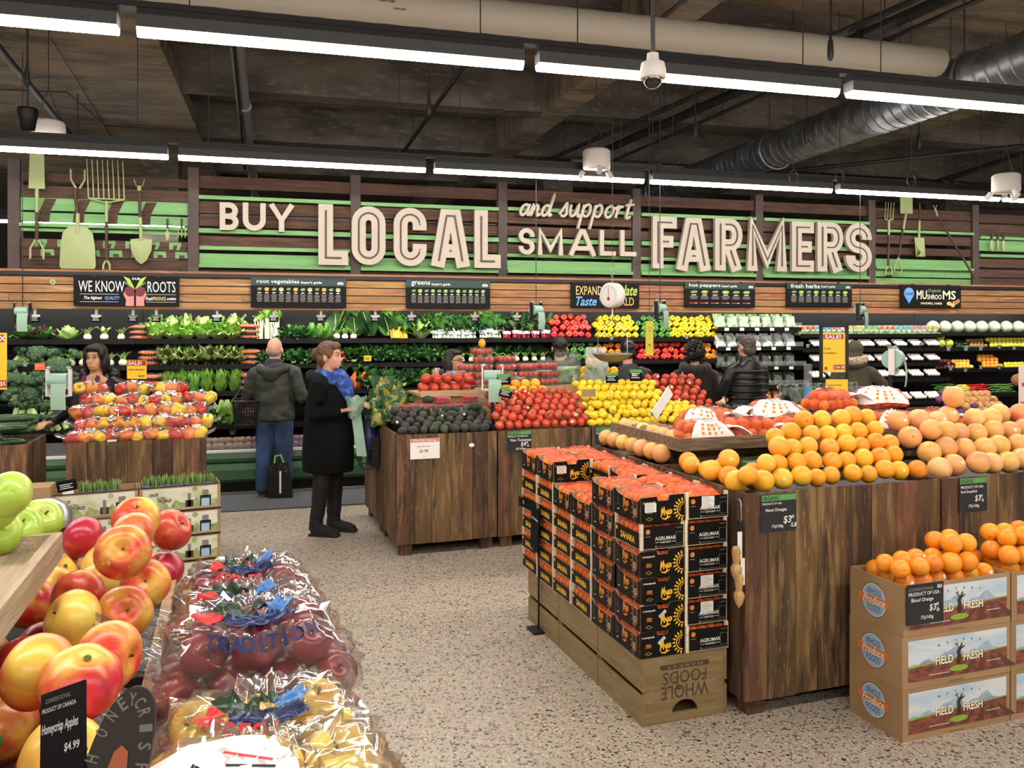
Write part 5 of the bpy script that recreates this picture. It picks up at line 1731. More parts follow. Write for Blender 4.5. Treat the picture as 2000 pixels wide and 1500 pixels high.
# wire rack of leaflets on the bin side
p = at(722, 880, 6.85)
t = thing('leaflet_rack', 'black wire rack with green and white leaflet bags on the bin side', 'rack', p, BA)
m = MB()
for z in (-.09, -.02, .05):
    m.tube([(.05, -.1, z), (-.09, -.1, z), (-.09, .12, z), (.05, .12, z)], .004, BLACK, 6)
for y in (-.1, .0, .12):
    m.tube([(-.09, y, .05), (-.07, y, -.14), (.05, y, -.14)], .004, BLACK, 6)
m.box(-.0, .06, -.12, .14, -.12, .12, BLACK)
m.build('wire_basket', t)
for k, (y, c) in enumerate(((-.06, GREENB), (.05, LABELW))):
    m = MB()
    m.grid(lambda u, v: (-.075 + .03 * (1 - v) + .01 * sin(6 * v), y + (u - .5) * .13 + (k - .5) * .06 * v, -.13 + .28 * v), 4, 6, c)
    m.build('leaflet_bag', t)
# ---------------------------------------------------------------- clementine crate stack on wooden crates
OC = on_z(1257, 1420, 0)
CRW = mat('varnished_crate_wood', '8a7550', .5, layers=[('76623e', 3, .42, .68), ('9c8861', 7, .55, .75), ('4d3a20', 9, .72, .78)], bump=(12, .2), stretch=(8, 1, 8))
CRWF = mat('varnished_crate_end', '8a7550', .5, layers=[('76623e', 3, .42, .68), ('9c8861', 7, .55, .75)], bump=(12, .2), stretch=(1, 8, 8))
BURN = mat('burnt_brand_print', '4a3521', .7, layers=[('6d5535', 40, .5, .7)])
BOXB = mat('black_printed_card', '0e0d0c', .5, spec=.2)
RAWB = mat('raw_board_inside', 'b09377', .8)
YEL = mat('yellow_print', 'f3bd2d', .5)
ORP = mat('orange_logo_print', 'd9822b', .5)
WHP = mat('white_print', 'ecebe6', .5)
GRP = mat('grey_print', '7d7a74', .5)
BIRCH = mat('pale_birch', 'e6d8bb', .6, layers=[('d3c19c', 5, .45, .7)], stretch=(1, 8, 8))
LIMEP = mat('lime_print', 'cfd13a', .5)

LW, LD, LH = .40, .46, .285


def wood_crate(label, y0, L_):
    t = thing('wooden_crate', label, 'wooden crate', loc_of(OC, BA, (0, y0, 0)), BA)
    for y in (0, L_ - .016):
        m = MB()
        hole = [(LW / 2 + .065 * cos(a), .035 + .055 * sin(a)) for a in [pi * i / 12 for i in range(13)]]
        T = fr('f', (0, y, 0))
        n_ = len(hole)
        for z, flip in ((0, 0), (-.016, 1)):
            fs = [[(0, 0), (hole[-1][0], .035), (hole[-1][0], .0)], ]
            half = n_ // 2
            outl = [(0, 0), (LW, 0), (LW, LH), (0, LH)]
            fs = [[(0, .035), hole[-1]] + hole[half:-1][::-1] + [(LW / 2, LH), (0, LH)], [hole[0], (LW, .035), (LW, LH), (LW / 2, LH)] + hole[1:half + 1][::-1], [(0, 0), (LW, 0), (LW, .035), hole[0], hole[-1], (0, .035)]]
            for f in fs: m.face(f[::-1] if flip else f, CRWF, T, z)
        m.add([T @ Vector((x, yy, z)) for z in (0, -.016) for x, yy in hole], [(i, i + 1, n_ + i + 1, n_ + i) for i in range(n_ - 1)] + [(n_ - 1, 0, n_, 2 * n_ - 1)], CRWF)
        m.box(0, LW, y, y + .016, LH - .002, LH, CRWF).box(0, .002, y, y + .016, 0, LH, CRWF).box(LW - .002, LW, y, y + .016, 0, LH, CRWF)
        if y == 0:
            Q = Matrix.Translation((LW / 2, 0, .15)) @ Matrix.Rotation(pi, 4, 'Y') @ fr('f')
            m.text('WHOLE', 0, .022, .235, .058, BURN, Q, bold=.01).text('FOODS', 0, -.040, .215, .056, BURN, Q, bold=.01)
            m.stroke([(.03, -.012 + .004), (.045, .02 - .014), (.02, .012)], .009, 0, .0007, BURN, Q)
            m.prism([(-.11 - .011 * cos(a) if s < 0 else .11 + .011 * cos(a), -.088 + .011 * sin(a)) for s, rg in ((1, range(-6, 7)), (-1, range(6, -7, -1))) for a in [pi * i / 12 for i in rg]], 0, .0007, BURN, Q)
            m.text('MARKET', 0, -.088, .18, .012, CRWF, Q, z=.0012, sp=1.3)
        m.build('end_board', t)
    for x in (-.009, LW - .003):
        for z0, z1 in ((0, .128), (.15, LH)):
            MB().box(x, x + .012, -.002, L_ + .001, z0, z1, CRW).build('side_slat', t)
    MB().box(0, LW, .016, L_ - .016, .01, .02, CRWF).box(0, LW, 0.017, L_ - .017, LH - .012, LH - .001, CRWF).build('base_board', t)
    return t


wood_crate('wooden crate under the clementines with upside down store name burnt into its end', 0, .44)
wood_crate('second wooden crate under the clementines, behind the branded crate', .45, .48)
wood_crate('third wooden crate under the clementines, at the aisle bin end', .94, .46)

CW, CD, CHh = .212, .243, .1155


def sun(m, T, cx, cy, r, mt, a0=0, a1=360, n=11, z=.0006):
    m.stroke(arc(cx, cy, r, r, a0, a1, 28), r * .14, 0, z, mt, T)
    m.stroke(arc(cx + r * .1, cy, r * .75, r * .75, 100, 200, 10), r * .08, 0, z, mt, T)
    for i in range(n):
        a = rad(a0 + (a1 - a0) * (i + .5) / n)
        q = [(1.2, -.1), (1.45, -.13), (1.75, 0), (1.45, .13), (1.2, .1)]
        m.face([(cx + r * (u * cos(a) - v * sin(a)), cy + r * (u * sin(a) + v * cos(a))) for u, v in q], mt, T, z)


MYA = [[(0, 0), (.05, .9), (.12, .35), (.22, .95), (.24, .1)], [(.34, .6), (.38, .3), (.46, .3), (.52, .6), (.46, -.1), (.3, -.3)], [(.78, .55), (.66, .55), (.6, .3), (.7, .18), (.8, .5), (.8, .2)], [(.06, -.12), (.3, -.22), (.7, -.08)]]


def mya(m, T, x, y, w_, mt, sq=1.0):
    for s in MYA:
        m.stroke([(x + p[0] * w_, y + (p[1] + p[0] * .15) * w_ * .7 * sq) for p in spline(s, 3)], w_ * .085, 0, .0008, mt, T)


def barcode(m, T, x0, x1, y0, y1, n=11):
    m.rect(x0, x1, y0, y1, WHP, T, .0008)
    for i in range(n):
        a = x0 + (x1 - x0) * (i + .2) / n
        m.rect(a, a + (x1 - x0) / n * R.uniform(.3, .7), y0 + .002, y1 - .002, INK, T, .0014)


def mk_mya(stk):
    """Black card tray: returns meshes (front, side, tray)."""
    W, D, h = CW, CD, CHh - .004
    fm = MB()
    T = fr('f')
    outl = [(0, 0), (W, 0), (W, h + .006), (W * .66, h + .004), (W * .63, h - .018), (W * .40, h - .018), (W * .37, h + .001), (0, h - .002)]
    fm.prism(outl, -.004, 0, BOXB, T, RAWB)
    sun(fm, T, W * .99, h * .46, .031, YEL, 92, 268, 9, .0008)
    mya(fm, T, W * .47, h * .2, .062, YEL)
    fm.text('sunpack', W * .22, h * .78, .052, .011, WHP, T).rect(W * .055, W * .085, h * .74, h * .82, ORP, T, .0006)
    for k in range(4): fm.rect(W * (.15 - .02 * (k % 2)), W * (.25 + .02 * (k % 2)), h * (.5 - .04 * k), h * (.522 - .04 * k), ORP, T, .0006)
    fm.stroke([(W * .2 - .016, h * .16), (W * .2, h * .1), (W * .2 + .016, h * .16), (W * .2, h * .22)], .0012, 0, .0006, LIMEP, T, True)
    if stk == 1: fm.rect(.02, .075, h * .42, h * .76, TAGW, T, .0016); [fm.rect(.024, .07 - .006 * (k % 3), h * (.47 + .06 * k), h * (.485 + .06 * k), GRP, T, .002) for k in range(5)]
    if stk == 2:
        Q = T @ Matrix.Translation((W * .5, h * .62, 0)) @ Matrix.Rotation(R.choice((.7, 1.5, .15)), 4, 'Z')
        fm.rect(-.02, .02, -.007, .007, TAGW, Q, .0016); [fm.rect(-.017 + .006 * k, -.014 + .006 * k, -.005, .005, GRP, Q, .002) for k in range(6)]
    sm = MB()
    T = fr('l')
    sm.prism([(-D, 0), (0, 0), (0, h - .002), (-.02, h - .02), (-D * .5, h - .024), (-D + .03, h - .016), (-D, h)], -.004, 0, BOXB, T, RAWB)
    mya(sm, T, -D * .66, h * .36, .06, ORP, 1.25)
    for k in range(8):
        sm.rect(-D * .9, -D * .86, h * (.35 + .05 * k), h * (.375 + .05 * k), GRP, T, .0006) if k % 3 else None
    sm.rect(-D * .9, -D * .83, h * .2, h * .24, WHP, T, .0006)
    sm.stroke(arc(-D * .2, h * .5, .02, h * .34, 0, 360, 20)[:-1], .003, 0, .0007, ORP, T, True)
    for k in range(7):
        a = rad(100 + 26 * k)
        sm.stroke([(-D * .2 + .026 * cos(a), h * .5 + h * .42 * sin(a)), (-D * .2 + .036 * cos(a), h * .5 + h * .52 * sin(a))], .004, 0, .0007, ORP, T)
    sm.rect(-D * .2 - .013, -D * .2 + .013, h * .5, h * .72, INK, T, .0007); barcode(sm, T, -D * .2 - .011, -D * .2 + .011, h * .26, h * .5)
    tm = MB()
    tm.box(.004, W - .004, .004, D, 0, .004, BOXB)
    tm.prism([(-W, 0), (0, 0), (0, h + .004), (-W * .36, h + .002), (-W * .39, h - .018), (-W * .62, h - .018), (-W * .65, h + .004), (-W, h + .004)], -.004, 0, BOXB, fr('b', (0, D, 0)), RAWB)
    tm.box(W - .004, W, .0, D, .0, h - .02, BOXB)
    for x in (.005, W - .017):
        for y in (.005, D - .017):
            tm.box(x, x + .012, y, y + .012, .0, h + .004, RAWB)
    return fm.mesh('front_panel'), sm.mesh('side_panel'), tm.mesh('tray')


def mk_sah(stk, ag=True):
    """Thin birch crate with wrapped labels."""
    W, D, h = CW, CD, CHh - .004
    fm = MB()
    T = fr('f')
    fm.box(0.012, W - .012, 0, .005, .008, h * .86, BIRCH)
    fm.rect(.014, W - .004, .006, h * .9, BOXB, T, .002)
    fm.disc(W * .16, h * .7, .011, ORP, T, .003)
    fm.rect(W * .1, W * .22, h * .5, h * .53, GRP, T, .003)
    fm.text('AGRUMAR', W * .56, h * .42, W * .48, .016, WHP, T, z=.003, bold=.01).text('SOUSS', W * .56, h * .27, W * .22, .0085, WHP, T, z=.003, sp=1.3)
    for a, b in ((.33, .43), (.69, .79)): fm.rect(W * a, W * b, h * .265, h * .28, WHP, T, .003)
    fm.stroke([(W * .34, h * .06), (W * .34, h * .16)], .0012, 0, .003, WHP, T); fm.rect(W * .34, W * .95, h * .1, h * .115, GRP, T, .003)
    fm.stroke([(W * .8, h * .18), (W * .97, h * .18), (W * .97, h * .62), (W * .8, h * .62)], .0012, 0, .003, GRP, T, True)
    fm.text('market', W * .88, h * .8, W * .14, .007, GRP, T, z=.003)
    if stk: fm.rect(W * .36, W * .66, h * .42, h * .88, TAGW, T, .004); [fm.rect(W * .38, W * (.64 - .05 * (k % 3)), h * (.46 + .07 * k), h * (.475 + .07 * k), GRP, T, .0046) for k in range(6)]
    sm = MB()
    T = fr('l')
    sm.box(0, .005, .012, D - .012, .0, h * .62, BIRCH)
    sm.rect(-D + .008, -.012, h * .0 + .004, h * .66, BOXB, T, .002)
    sm.text('SAHARA', -D * .47, h * .32, D * .55, .030, YEL, T, z=.003, bold=.03)
    sm.disc(-D * .9, h * .5, .010, ORP, T, .003); sm.disc(-D * .9, h * .5, .006, YEL, T, .0036)
    barcode(sm, T, -D * .15, -D * .08, h * .08, h * .28, 7); sm.rect(-D * .55, -D * .4, h * .06, h * .08, GRP, T, .003)
    tm = MB()
    tm.box(.004, W - .004, .004, D - .004, 0, .004, BIRCH).box(.012, W - .012, D - .006, D - .001, .006, h * .86, BIRCH).box(W - .006, W - .001, .012, D - .012, .0, h * .62, BIRCH)
    for x in (0, W - .014):
        for y in (0, D - .014):
            tm.box(x, x + .014, y, y + .014, 0, h + .004, BIRCH)
    return fm.mesh('front_label'), sm.mesh('side_label'), tm.mesh('crate_frame')


KM = [mk_mya(k) for k in (0, 1, 2)]
KS = [mk_sah(k) for k in (0, 1)]
NETB = net('red_mesh_net', 'ee5a40', 45)
_nm = {}


def crate_fill(t, top, side):
    """A net bag of clementines in the crate (things that lie inside stay on their own)."""
    lab = 'red net of clementines heaped in an open top crate' if top else 'red net of clementines inside a stacked crate'
    g = 'clementine nets in the open crates' if top else 'clementine nets inside the stacked crates'
    n = thing('clementine_net', lab, 'clementines', t.location, BA, g)
    rr_ = random.Random(int(t.location.z * 1000) + int(t.location.x * 100))
    cs = []
    if top:
        for i in range(4):
            for j in range(5):
                cs.append((.034 + .048 * i + rr_.uniform(-.006, .006), .032 + .045 * j + rr_.uniform(-.006, .006), CHh - .034 + .012 * sin(i * 1.05) * sin(j * .8) + rr_.uniform(-.004, .008)))
    else:
        cs = [(.036, .035 + .043 * j, .072 + rr_.uniform(-.003, .005)) for j in range(5)] if side else []
        cs += [(.055 + .045 * i, .038, .074) for i in range(3 if side else 4)]
    for c in cs:
        clone(MAND, 'clementine', n, c, None, rr_.uniform(.72, .82)).rotation_euler = (rr_.uniform(0, 6), rr_.uniform(0, 6), 0)
    m = MB()
    if top:
        m.grid(lambda u, v: (.012 + u * (CW - .024), .012 + v * (CD - .024), CHh - .012 + .022 * (sin(pi * u) * sin(pi * v)) ** .5 + .008 * abs(sin(u * 13)) * abs(sin(v * 16)) - .02 * (abs(2 * u - 1) ** 8 + abs(2 * v - 1) ** 8)), 22, 26, NETB)
    else:
        m.grid(lambda u, v: (.012 + .004 * sin(u * 30), .018 + u * (CD - .036), .045 + .062 * v), 16, 3, NETB)
        m.grid(lambda u, v: (.018 + u * (CW - .036), .013, .06 + .045 * v), 10, 2, NETB)
    m.build('netting', n)


def crate(kind, col, r_, lay, top=False):
    x, y, z = (0.0 if r_ == 0 else .219) + R.uniform(-.003, .003) - .012, .25 * col + R.uniform(-.003, .003) + .006, LH + CHh * lay + .001
    pos = ['nearest', 'second', 'third', 'fourth', 'fifth', 'farthest'][col] + ' column'
    lv = ['bottom', 'second', 'third', 'fourth', 'fifth', 'top'][lay] + ' layer'
    lab = f'black sun printed clementine tray, {lv}, {pos}' if kind == 'm' else f'birch clementine crate with black label, {lv}, {pos}'
    lab += ' on the aisle side' if r_ == 0 else ' against the orange bin'
    t = thing('clementine_crate', lab, 'clementine crate', loc_of(OC, BA, (x, y, z)), BA + R.uniform(-.012, .012), 'stacked clementine crates')
    ms = (KM[1 if top else R.choice((0, 2))] if kind == 'm' else KS[R.random() < .3])
    for me, nm in zip(ms, ('front_panel', 'side_panel', 'tray')):
        o = clone(me, nm, t)
    if top or r_ == 0 or col == 0: crate_fill(t, top, r_ == 0)
    return t


LEFT = ['mmmmsm', 'mmmmmm', 'sssms', 'ssssm', 'sssssm', 'sssssm']          # bottom to top, near to far
for col in range(6):
    st = LEFT[col]
    if col == 2: st = 'ssssm'
    for lay, k in enumerate(st):
        crate(k, col, 0, lay, lay == len(st) - 1)
    for lay in range(6):
        crate('s' if col == 0 or lay < 5 or col % 2 else 'm', col, 1, lay, lay == 5)
# loose label flap hanging off the far column, and the black sign behind the crates
p = loc_of(OC, BA, (-.015, 1.25, LH + CHh * 3.4))
m = MB().grid(lambda u, v: (-.05 * u * u, .16 * u, (v - .5) * .055 + .01 * u), 8, 2, BOXB)
m.disc(0, 0, .012, ORP, Matrix.Translation((-.032, .12, .01)) @ fr('l'), .003)
m.build('torn_label', None, p, BA, 'torn black crate label sticking out at the far column', 'label')
p = loc_of(OC, BA, (-.035, 1.22, LH + .28))
MB().box(-.003, .003, -.06, .06, -.12, .12, CHALK).text('clementines', 0, .06, .09, .014, WHP, fr('l', (-.003, 0, 0))).build('hanging_sign', None, p, (rad(6), 0, BA), 'narrow dark sign hanging against the far crates', 'sign')
# sign stand pole with foot beside the crates
p = on_z(1052, 1232, 0)
t = thing('floor_sign_stand', 'thin black pole on a flat foot beside the wooden crates', 'stand', p, BA)
MB().box(-.05, .05, -.06, .06, 0, .012, BLACK).build('foot', t)
MB().tube([(0, 0, .01), (0, 0, .52)], .006, BLACK, 8).build('pole', t)

# ---------------------------------------------------------------- cartons of blood oranges
KRAFT = mat('kraft_board', 'a68661', .75, layers=[('997955', 3, .4, .7)], bump=(60, .08))
FLUTE = mat('kraft_edge', '7d6246', .8)
SKYP = mat('printed_sky', 'd5dde2', .5, layers=[('b2cbdc', 5, .45, .65)], stretch=(1, 1, 3))
MTN = mat('printed_mountain', 'a3b5cb', .5, layers=[('c7d0dc', 16, .5, .7), ('8799b5', 9, .5, .7)])
FIELD = mat('printed_field', '8a4c3d', .6, layers=[('5c342b', 20, .42, .66), ('a5624c', 34, .55, .72)], stretch=(1, 1, 3))
GRASS = mat('printed_green', '8fae3e', .6)
LBLUE = mat('printed_light_blue', '9dbcd8', .5)
FURROW = mat('printed_furrow', '64382e', .6)
BROWNP = mat('printed_dark_brown', '3b241a', .5)
CREAM = mat('printed_cream', 'f0e8cf', .5)
ORB = mat('printed_orange_band', 'dd7a43', .5)
BW, BD, BH = .585, .305, .214


def mk_carton(full=True):
    m = MB()
    b = .006
    m.box(0, BW, 0, BD, 0, b, KRAFT)
    for a in ((0, BW, 0, b), (0, BW, BD - b, BD), (0, b, b, BD - b), (BW - b, BW, b, BD - b)):
        m.box(a[0], a[1], a[2], a[3], b, BH - .001, KRAFT)
    T = fr('f')
    x0, x1, y0, y1 = .03, BW - .02, .028, BH - .018
    P_ = lambda u, v: (x0 + u * (x1 - x0), y0 + v * (y1 - y0))
    m.rect(x0, x1, y0, y1, SKYP, T, .0008)
    m.face([P_(0, .38)] + [P_(u / 20, .38 + .36 * max(0, sin(u / 20 * 2.7 - .1)) * (.7 + .3 * sin(u * .9)) + .05 * sin(u * 2.1)) for u in range(21)] + [P_(1, .45)], MTN, T, .0012)
    m.face([P_(0, 0), P_(1, 0), P_(1, .5), P_(.5, .42), P_(0, .33)], FIELD, T, .0016)
    m.face([P_(0, .33), P_(.5, .42), P_(1, .5), P_(1, .53), P_(.5, .455), P_(0, .38)], GRASS, T, .002)
    for k in range(5):
        m.face([P_(.35 + .16 * k, 0), P_(.42 + .17 * k, 0), P_(.62 + .07 * k, .40), P_(.61 + .07 * k, .40)], FURROW, T, .0019)
    m.disc(*P_(.5, .17), .05, GRASS, T, .0024, 24, .013)
    m.text('FIELD', *P_(.36, .42), .098, .036, BROWNP, T, z=.0026, bold=.045).text('FIELD', *P_(.355, .43), .096, .034, CREAM, T, z=.003, bold=.03)
    m.text('FRESH', *P_(.65, .42), .108, .036, BROWNP, T, z=.0026, bold=.045).text('FRESH', *P_(.645, .43), .106, .034, CREAM, T, z=.003, bold=.03)
    for k, c in enumerate('WAYFIRD-'[:6]):
        m.text('WATERS'[k], *P_(.30 + .083 * k, .78 + .10 * sin((k + .5) / 6 * pi)), None, .009, BROWNP, T, z=.0026, bold=.03)
    # leaping hare print
    cx, cy = P_(.5, .5)
    body = [(-.012, -.03), (-.006, -.045), (.002, -.03), (.006, -.045), (.010, -.028), (.012, -.005), (.006, .012), (.012, .022), (.03, .032), (.032, .038), (.014, .032), (.02, .046), (.016, .05), (.006, .034), (0, .03), (-.008, .022), (-.012, .012), (-.007, .0), (-.012, -.015)]
    m.face([(cx + a, cy + c) for a, c in body][::-1], BROWNP, T, .0032)
    m.stroke([(cx, cy + .028), (cx - .01, cy + .042), (cx - .02, cy + .046)], .0025, 0, .0032, BROWNP, T).stroke([(cx - .01, cy + .042), (cx - .008, cy + .052)], .0022, 0, .0032, BROWNP, T)
    m.rect(*[P_(.78, .22)[0], P_(.93, .22)[0]], P_(0, .22)[1], P_(0, .235)[1], CREAM, T, .0026).rect(P_(.2, 0)[0], P_(.4, 0)[0], P_(0, .1)[1], P_(0, .115)[1], CREAM, T, .0026)
    m.rect(BW * .42, BW * .56, .004, .010, FLUTE, T, .0005)
    T = fr('l')
    cx, cy, r = -BD * .53, BH * .5, .073
    m.disc(cx, cy, r, BROWNP, T, .0006, 36).disc(cx, cy, r * .96, CREAM, T, .001, 36).disc(cx, cy, r * .91, LBLUE, T, .0014, 36)
    m.text('WHOLE', cx, cy + r * .48, r * 1.15, r * .38, BROWNP, T, z=.0018, bold=-.005).text('FOODS', cx, cy - r * .48, r * 1.05, r * .38, BROWNP, T, z=.0018, bold=-.005)
    m.face([(cx - r * 1.22, cy - r * .2), (cx + r * 1.22, cy - r * .2), (cx + r * 1.22, cy + r * .22), (cx - r * 1.22, cy + r * .22)], ORB, T, .0022)
    m.text('Produce', cx, cy, r * 1.75, r * .46, CREAM, T, z=.0026, bold=.015, shear=.35)
    return m.mesh('carton_body')


CARTM = mk_carton()
OX = on_z(1763, 1451, 0)
for k in range(3):
    for j in range(2):
        lv = ('bottom', 'middle', 'top')[k]
        t = thing('produce_carton', f'kraft carton with field picture, {lv} of the stack ' + ('under the blood orange card' if j == 0 else 'cut by the edge of the view'), 'carton', loc_of(OX, BA, (.592 * j + .002 * k * (-1) ** k, 0, BH * k)), BA + R.uniform(-.006, .006), 'field picture cartons')
        clone(CARTM, 'carton_body', t)
        if k < 2: MB().box(.008, BW - .008, .008, BD - .008, BH - .006, BH - .002, KRAFT).build('lid_flap', t)
for j in range(2):
    o = loc_of(OX, BA, (.592 * j, 0, 0))
    zb = BH * 2 + .03
    pts = []
    for lay in range(4):
        for i in range(6 - lay // 2):
            for q in range(3 - (lay > 1)):
                x = .05 + .088 * i + .04 * (lay % 2)
                if j == 0 and lay == 3 and not .28 < x < .5: continue
                if j == 0 and lay == 2 and .14 < x < .2: continue
                pts.append((x + R.uniform(-.01, .01), .06 + .085 * q + .035 * (lay % 2) + R.uniform(-.008, .008), zb + .10 + .066 * lay))
    if j == 1: pts = [p for p in pts if p[0] < .4]
    fruits(BLOOD, 'blood_orange', 'orange', pts, .043, o, 'orange in the heap inside the blood orange carton' if j == 0 else 'blood orange in the carton cut by the edge of the view', 'blood oranges in the first carton' if j == 0 else 'blood oranges in the edge carton', lambda x, y: zb + .055, (.008, .577, .008, .297), it=70, st=.2)

# ---------------------------------------------------------------- hanging price signs on the bins and cartons
CLEARS = mat('acrylic_sleeve', 'e4e8ec', .08, alpha=.02)


def price_sign(label, o, loc, w_, h, lines, top=None, kind='chalk', tilt=0):
    """lines: (text, x, y, height, material, shear)."""
    t = thing('price_sign', label, 'price sign', loc_of(o, BA, loc), BA)
    T = fr('f', (0, -.004, 0))
    m = MB().box(0, w_, -.004, 0, -h, 0, CHALK if kind == 'chalk' else TAGW)
    if top:
        m.rect(.002, w_ - .002, -h * .17, -.002, top[1], T, .0006)
        m.text(top[0], w_ * top[2], -h * .095, w_ * top[3], h * .115, top[4], T, z=.0012, bold=.012)
    for tx, x, y, hh, mt, sh_ in lines:
        vs, fs, asp = tmesh(tx, .012, sh_)
        hh *= 1.12 if kind == 'chalk' else 1
        ww = asp * hh * h * .95
        m.text(tx, w_ * x + ww / 2, -h * y, ww, hh * h, mt, T, z=.0012, bold=.012, shear=sh_)
    if kind == 'chalk':
        for k in range(4): m.rect(w_ * (.82 + .035 * k), w_ * (.84 + .035 * k), -h * .13, -h * (.05 + .015 * (k % 2)), WHP if not top else TAGG, T, .0014)
        m.rect(w_ * .82, w_ * .96, -h * .14, -h * .13, WHP if not top else TAGG, T, .0014)
    m.build('card', t)
    MB().box(-.006, w_ + .006, -.009, -.0075, -h - .006, .012, CLEARS).box(-.006, w_ + .006, -.009, .03, .012, .0135, CLEARS).build('acrylic_sleeve', t)
    return t


GRT = ('ORGANIC', TAGG, .27, .5, CHALK)
price_sign('chalk sign reading Navel Oranges on the orange bin', OA, (.075, -.002, zA - .012), .185, .165, [('PRODUCT OF USA', .04, .24, .05, WHP, 0), ('Navel Oranges', .12, .42, .10, WHP, .1), ('$3', .63, .70, .2, WHP, .1), ('49', .83, .63, .08, WHP, .1), ('/LB', .82, .84, .1, WHP, .2), ('77¢/100g', .30, .86, .09, WHP, .15)], GRT)
price_sign('chalk sign reading Red Grapefruit on the grapefruit bin', O2, (.10, -.002, zA - .005), .175, .165, [('PRODUCT OF USA', .05, .27, .07, WHP, 0), ('Red Grapefruit', .05, .41, .09, WHP, .1), ('$3', .55, .62, .18, WHP, .1), ('49', .72, .56, .08, WHP, .1), ('lb', .8, .68, .08, WHP, .2), ('77¢/100g', .32, .84, .1, WHP, .15)], GRT)
price_sign('chalk sign reading Blood Orange on the field picture carton', OX, (.012, -.009, BH * 3 + .004), .19, .165, [('CONVENTIONAL', .03, .12, .07, GRP, 0), ('PRODUCT OF USA', .03, .24, .08, WHP, 0), ('Blood Orange', .1, .40, .11, WHP, .1), ('$3', .6, .62, .17, WHP, .1), ('49', .76, .55, .08, WHP, .1), ('lb', .8, .68, .09, WHP, .2), ('77¢/100g', .36, .85, .1, WHP, .15)])
price_sign('chalk sign reading Vine Tomatoes on the tomato bin', OB, (.86, -.002, zB - .008), .2, .16, [('PRODUCT OF MEXICO', .02, .25, .07, WHP, 0), ('Vine Tomatoes', .12, .43, .12, WHP, .15), ('$4', .56, .65, .2, WHP, .1), ('99', .76, .58, .09, WHP, .1), ('lb', .82, .72, .09, WHP, .2), ('$1/100g', .36, .87, .12, WHP, .15)], GRT)
price_sign('chalk sign reading LEMONS half hidden on the lemon bin', OB, (1.61, -.002, zB - .008), .2, .2, [('PRODUCT OF USA', .02, .23, .06, WHP, 0), ('LEMONS', .18, .44, .15, WHP, 0), ('99', .5, .7, .2, WHP, .1)], GRT)
price_sign('white everyday savings card with orange heading, avocado bin', OB, (.10, -.002, zB - .035), .225, .15, [('Organic Hass Avocados', .22, .38, .07, INK, 0), ('$1.99', .32, .62, .17, INK, 0), ('each', .42, .86, .05, GRP, 0)], ('Everyday Savings', mat('savings_orange', 'dc7355', .5), .5, .8, WHP), 'white')
MB().ell((0, 0, 0), (.022, .001, .016), WHP, 12, 6).build('stray_sticker', None, loc_of(OB, BA, (.575, -.003, zB - .10)), BA, 'small white sticker stuck on the avocado bin planks', 'sticker')
# citrus reamers on a hanging strip
SX = (.0, 0, 0)
p = loc_of(OA, BA, (-.035, -.012, .86))
t = thing('clip_strip', 'black clip strip hanging from the orange bin beside the crates', 'strip', p, BA)
MB().tube([(0, .01, .1), (0, -.005, .09), (.004, -.003, .02), (0, 0, 0)], .003, STEEL, 6).build('hook', t)
MB().box(-.012, .014, -.003, .003, -.36, 0.01, DARK).build('strip', t)
REAM = mat('beech_wood', 'c9a06c', .55, layers=[('b58a56', 6, .4, .7)], stretch=(8, 8, 1))
for k, (dz, dx) in enumerate(((-.12, -.036), (-.235, -.022))):
    q = loc_of(OA, BA, (-.035 + dx, -.035, .86 + dz))
    t = thing('citrus_reamer', ('upper', 'lower')[k] + ' wooden citrus reamer hanging on the clip strip', 'reamer', q, BA)
    MB().lathe([(.001, .028), (.014, .024), (.019, .01), (.018, -.015), (.013, -.045), (.014, -.05)], REAM, 16).build('handle', t)
    MB().lathe([(.014, -.05), (.021, -.062), (.022, -.075), (.014, -.105), (.001, -.125)], REAM, 24, None, True, lambda a, i: 1 + .13 * cos(8 * a) * (i in (1, 2, 3))).build('ridged_tip', t)
    MB().box(.012, .034, .006, .008, -.03, .085, WHP).disc(0, 0, .008, YEL, fr('f', (.023, .0055, -.005))).build('swing_tag', t)
    MB().tube([(.0, -.001, .0), (.03, .01, .05), (.035, .03, .1)], .0012, WHP, 5).build('string', t)
# ---------------------------------------------------------------- apple table close to the camera
ZO = (0, 0)
LINER = mat('black_foam_liner', '1c1a18', .9, bump=(120, .6))
m_ = mat('honeycrisp_skin', 'e9c552', .3, spec=.55, layers=[('d8402f', 11, .36, .62), ('b3202c', 7, .55, .72), ('e8d070', 40, .66, .74)], hue=.012, rand=.08, stretch=(1.7, 1.7, .4))
m2 = mat('honeycrisp_skin_red', 'd8503a', .3, spec=.55, layers=[('b3202f', 9, .36, .6), ('e9c65a', 8, .6, .74)], hue=.01, rand=.08, stretch=(1.7, 1.7, .4))
m3 = mat('honeycrisp_skin_gold', 'edd25e', .3, spec=.55, layers=[('e3a34a', 9, .45, .65), ('cf5a3a', 6, .6, .74)], rand=.06, stretch=(1, 1, .55))
GRA = mat('green_apple_skin', 'a9c94c', .28, spec=.55, layers=[('c8d86a', 7, .42, .66), ('8db63a', 60, .6, .66)], rand=.06)
MAC = mat('mcintosh_skin', '8f1f2e', .28, spec=.55, layers=[('6d1424', 8, .4, .62), ('b34a3a', 9, .58, .74), ('9aa042', 5, .66, .76)], rand=.12, hue=.01)
GOLD = mat('golden_apple_skin', 'f0cf57', .32, layers=[('e2a94a', 8, .5, .7), ('d96a4a', 6, .64, .74)], rand=.06)
STEM = mat('apple_stem', '5b4526', .8)
CAL = mat('apple_calyx', '6b6a35', .8)


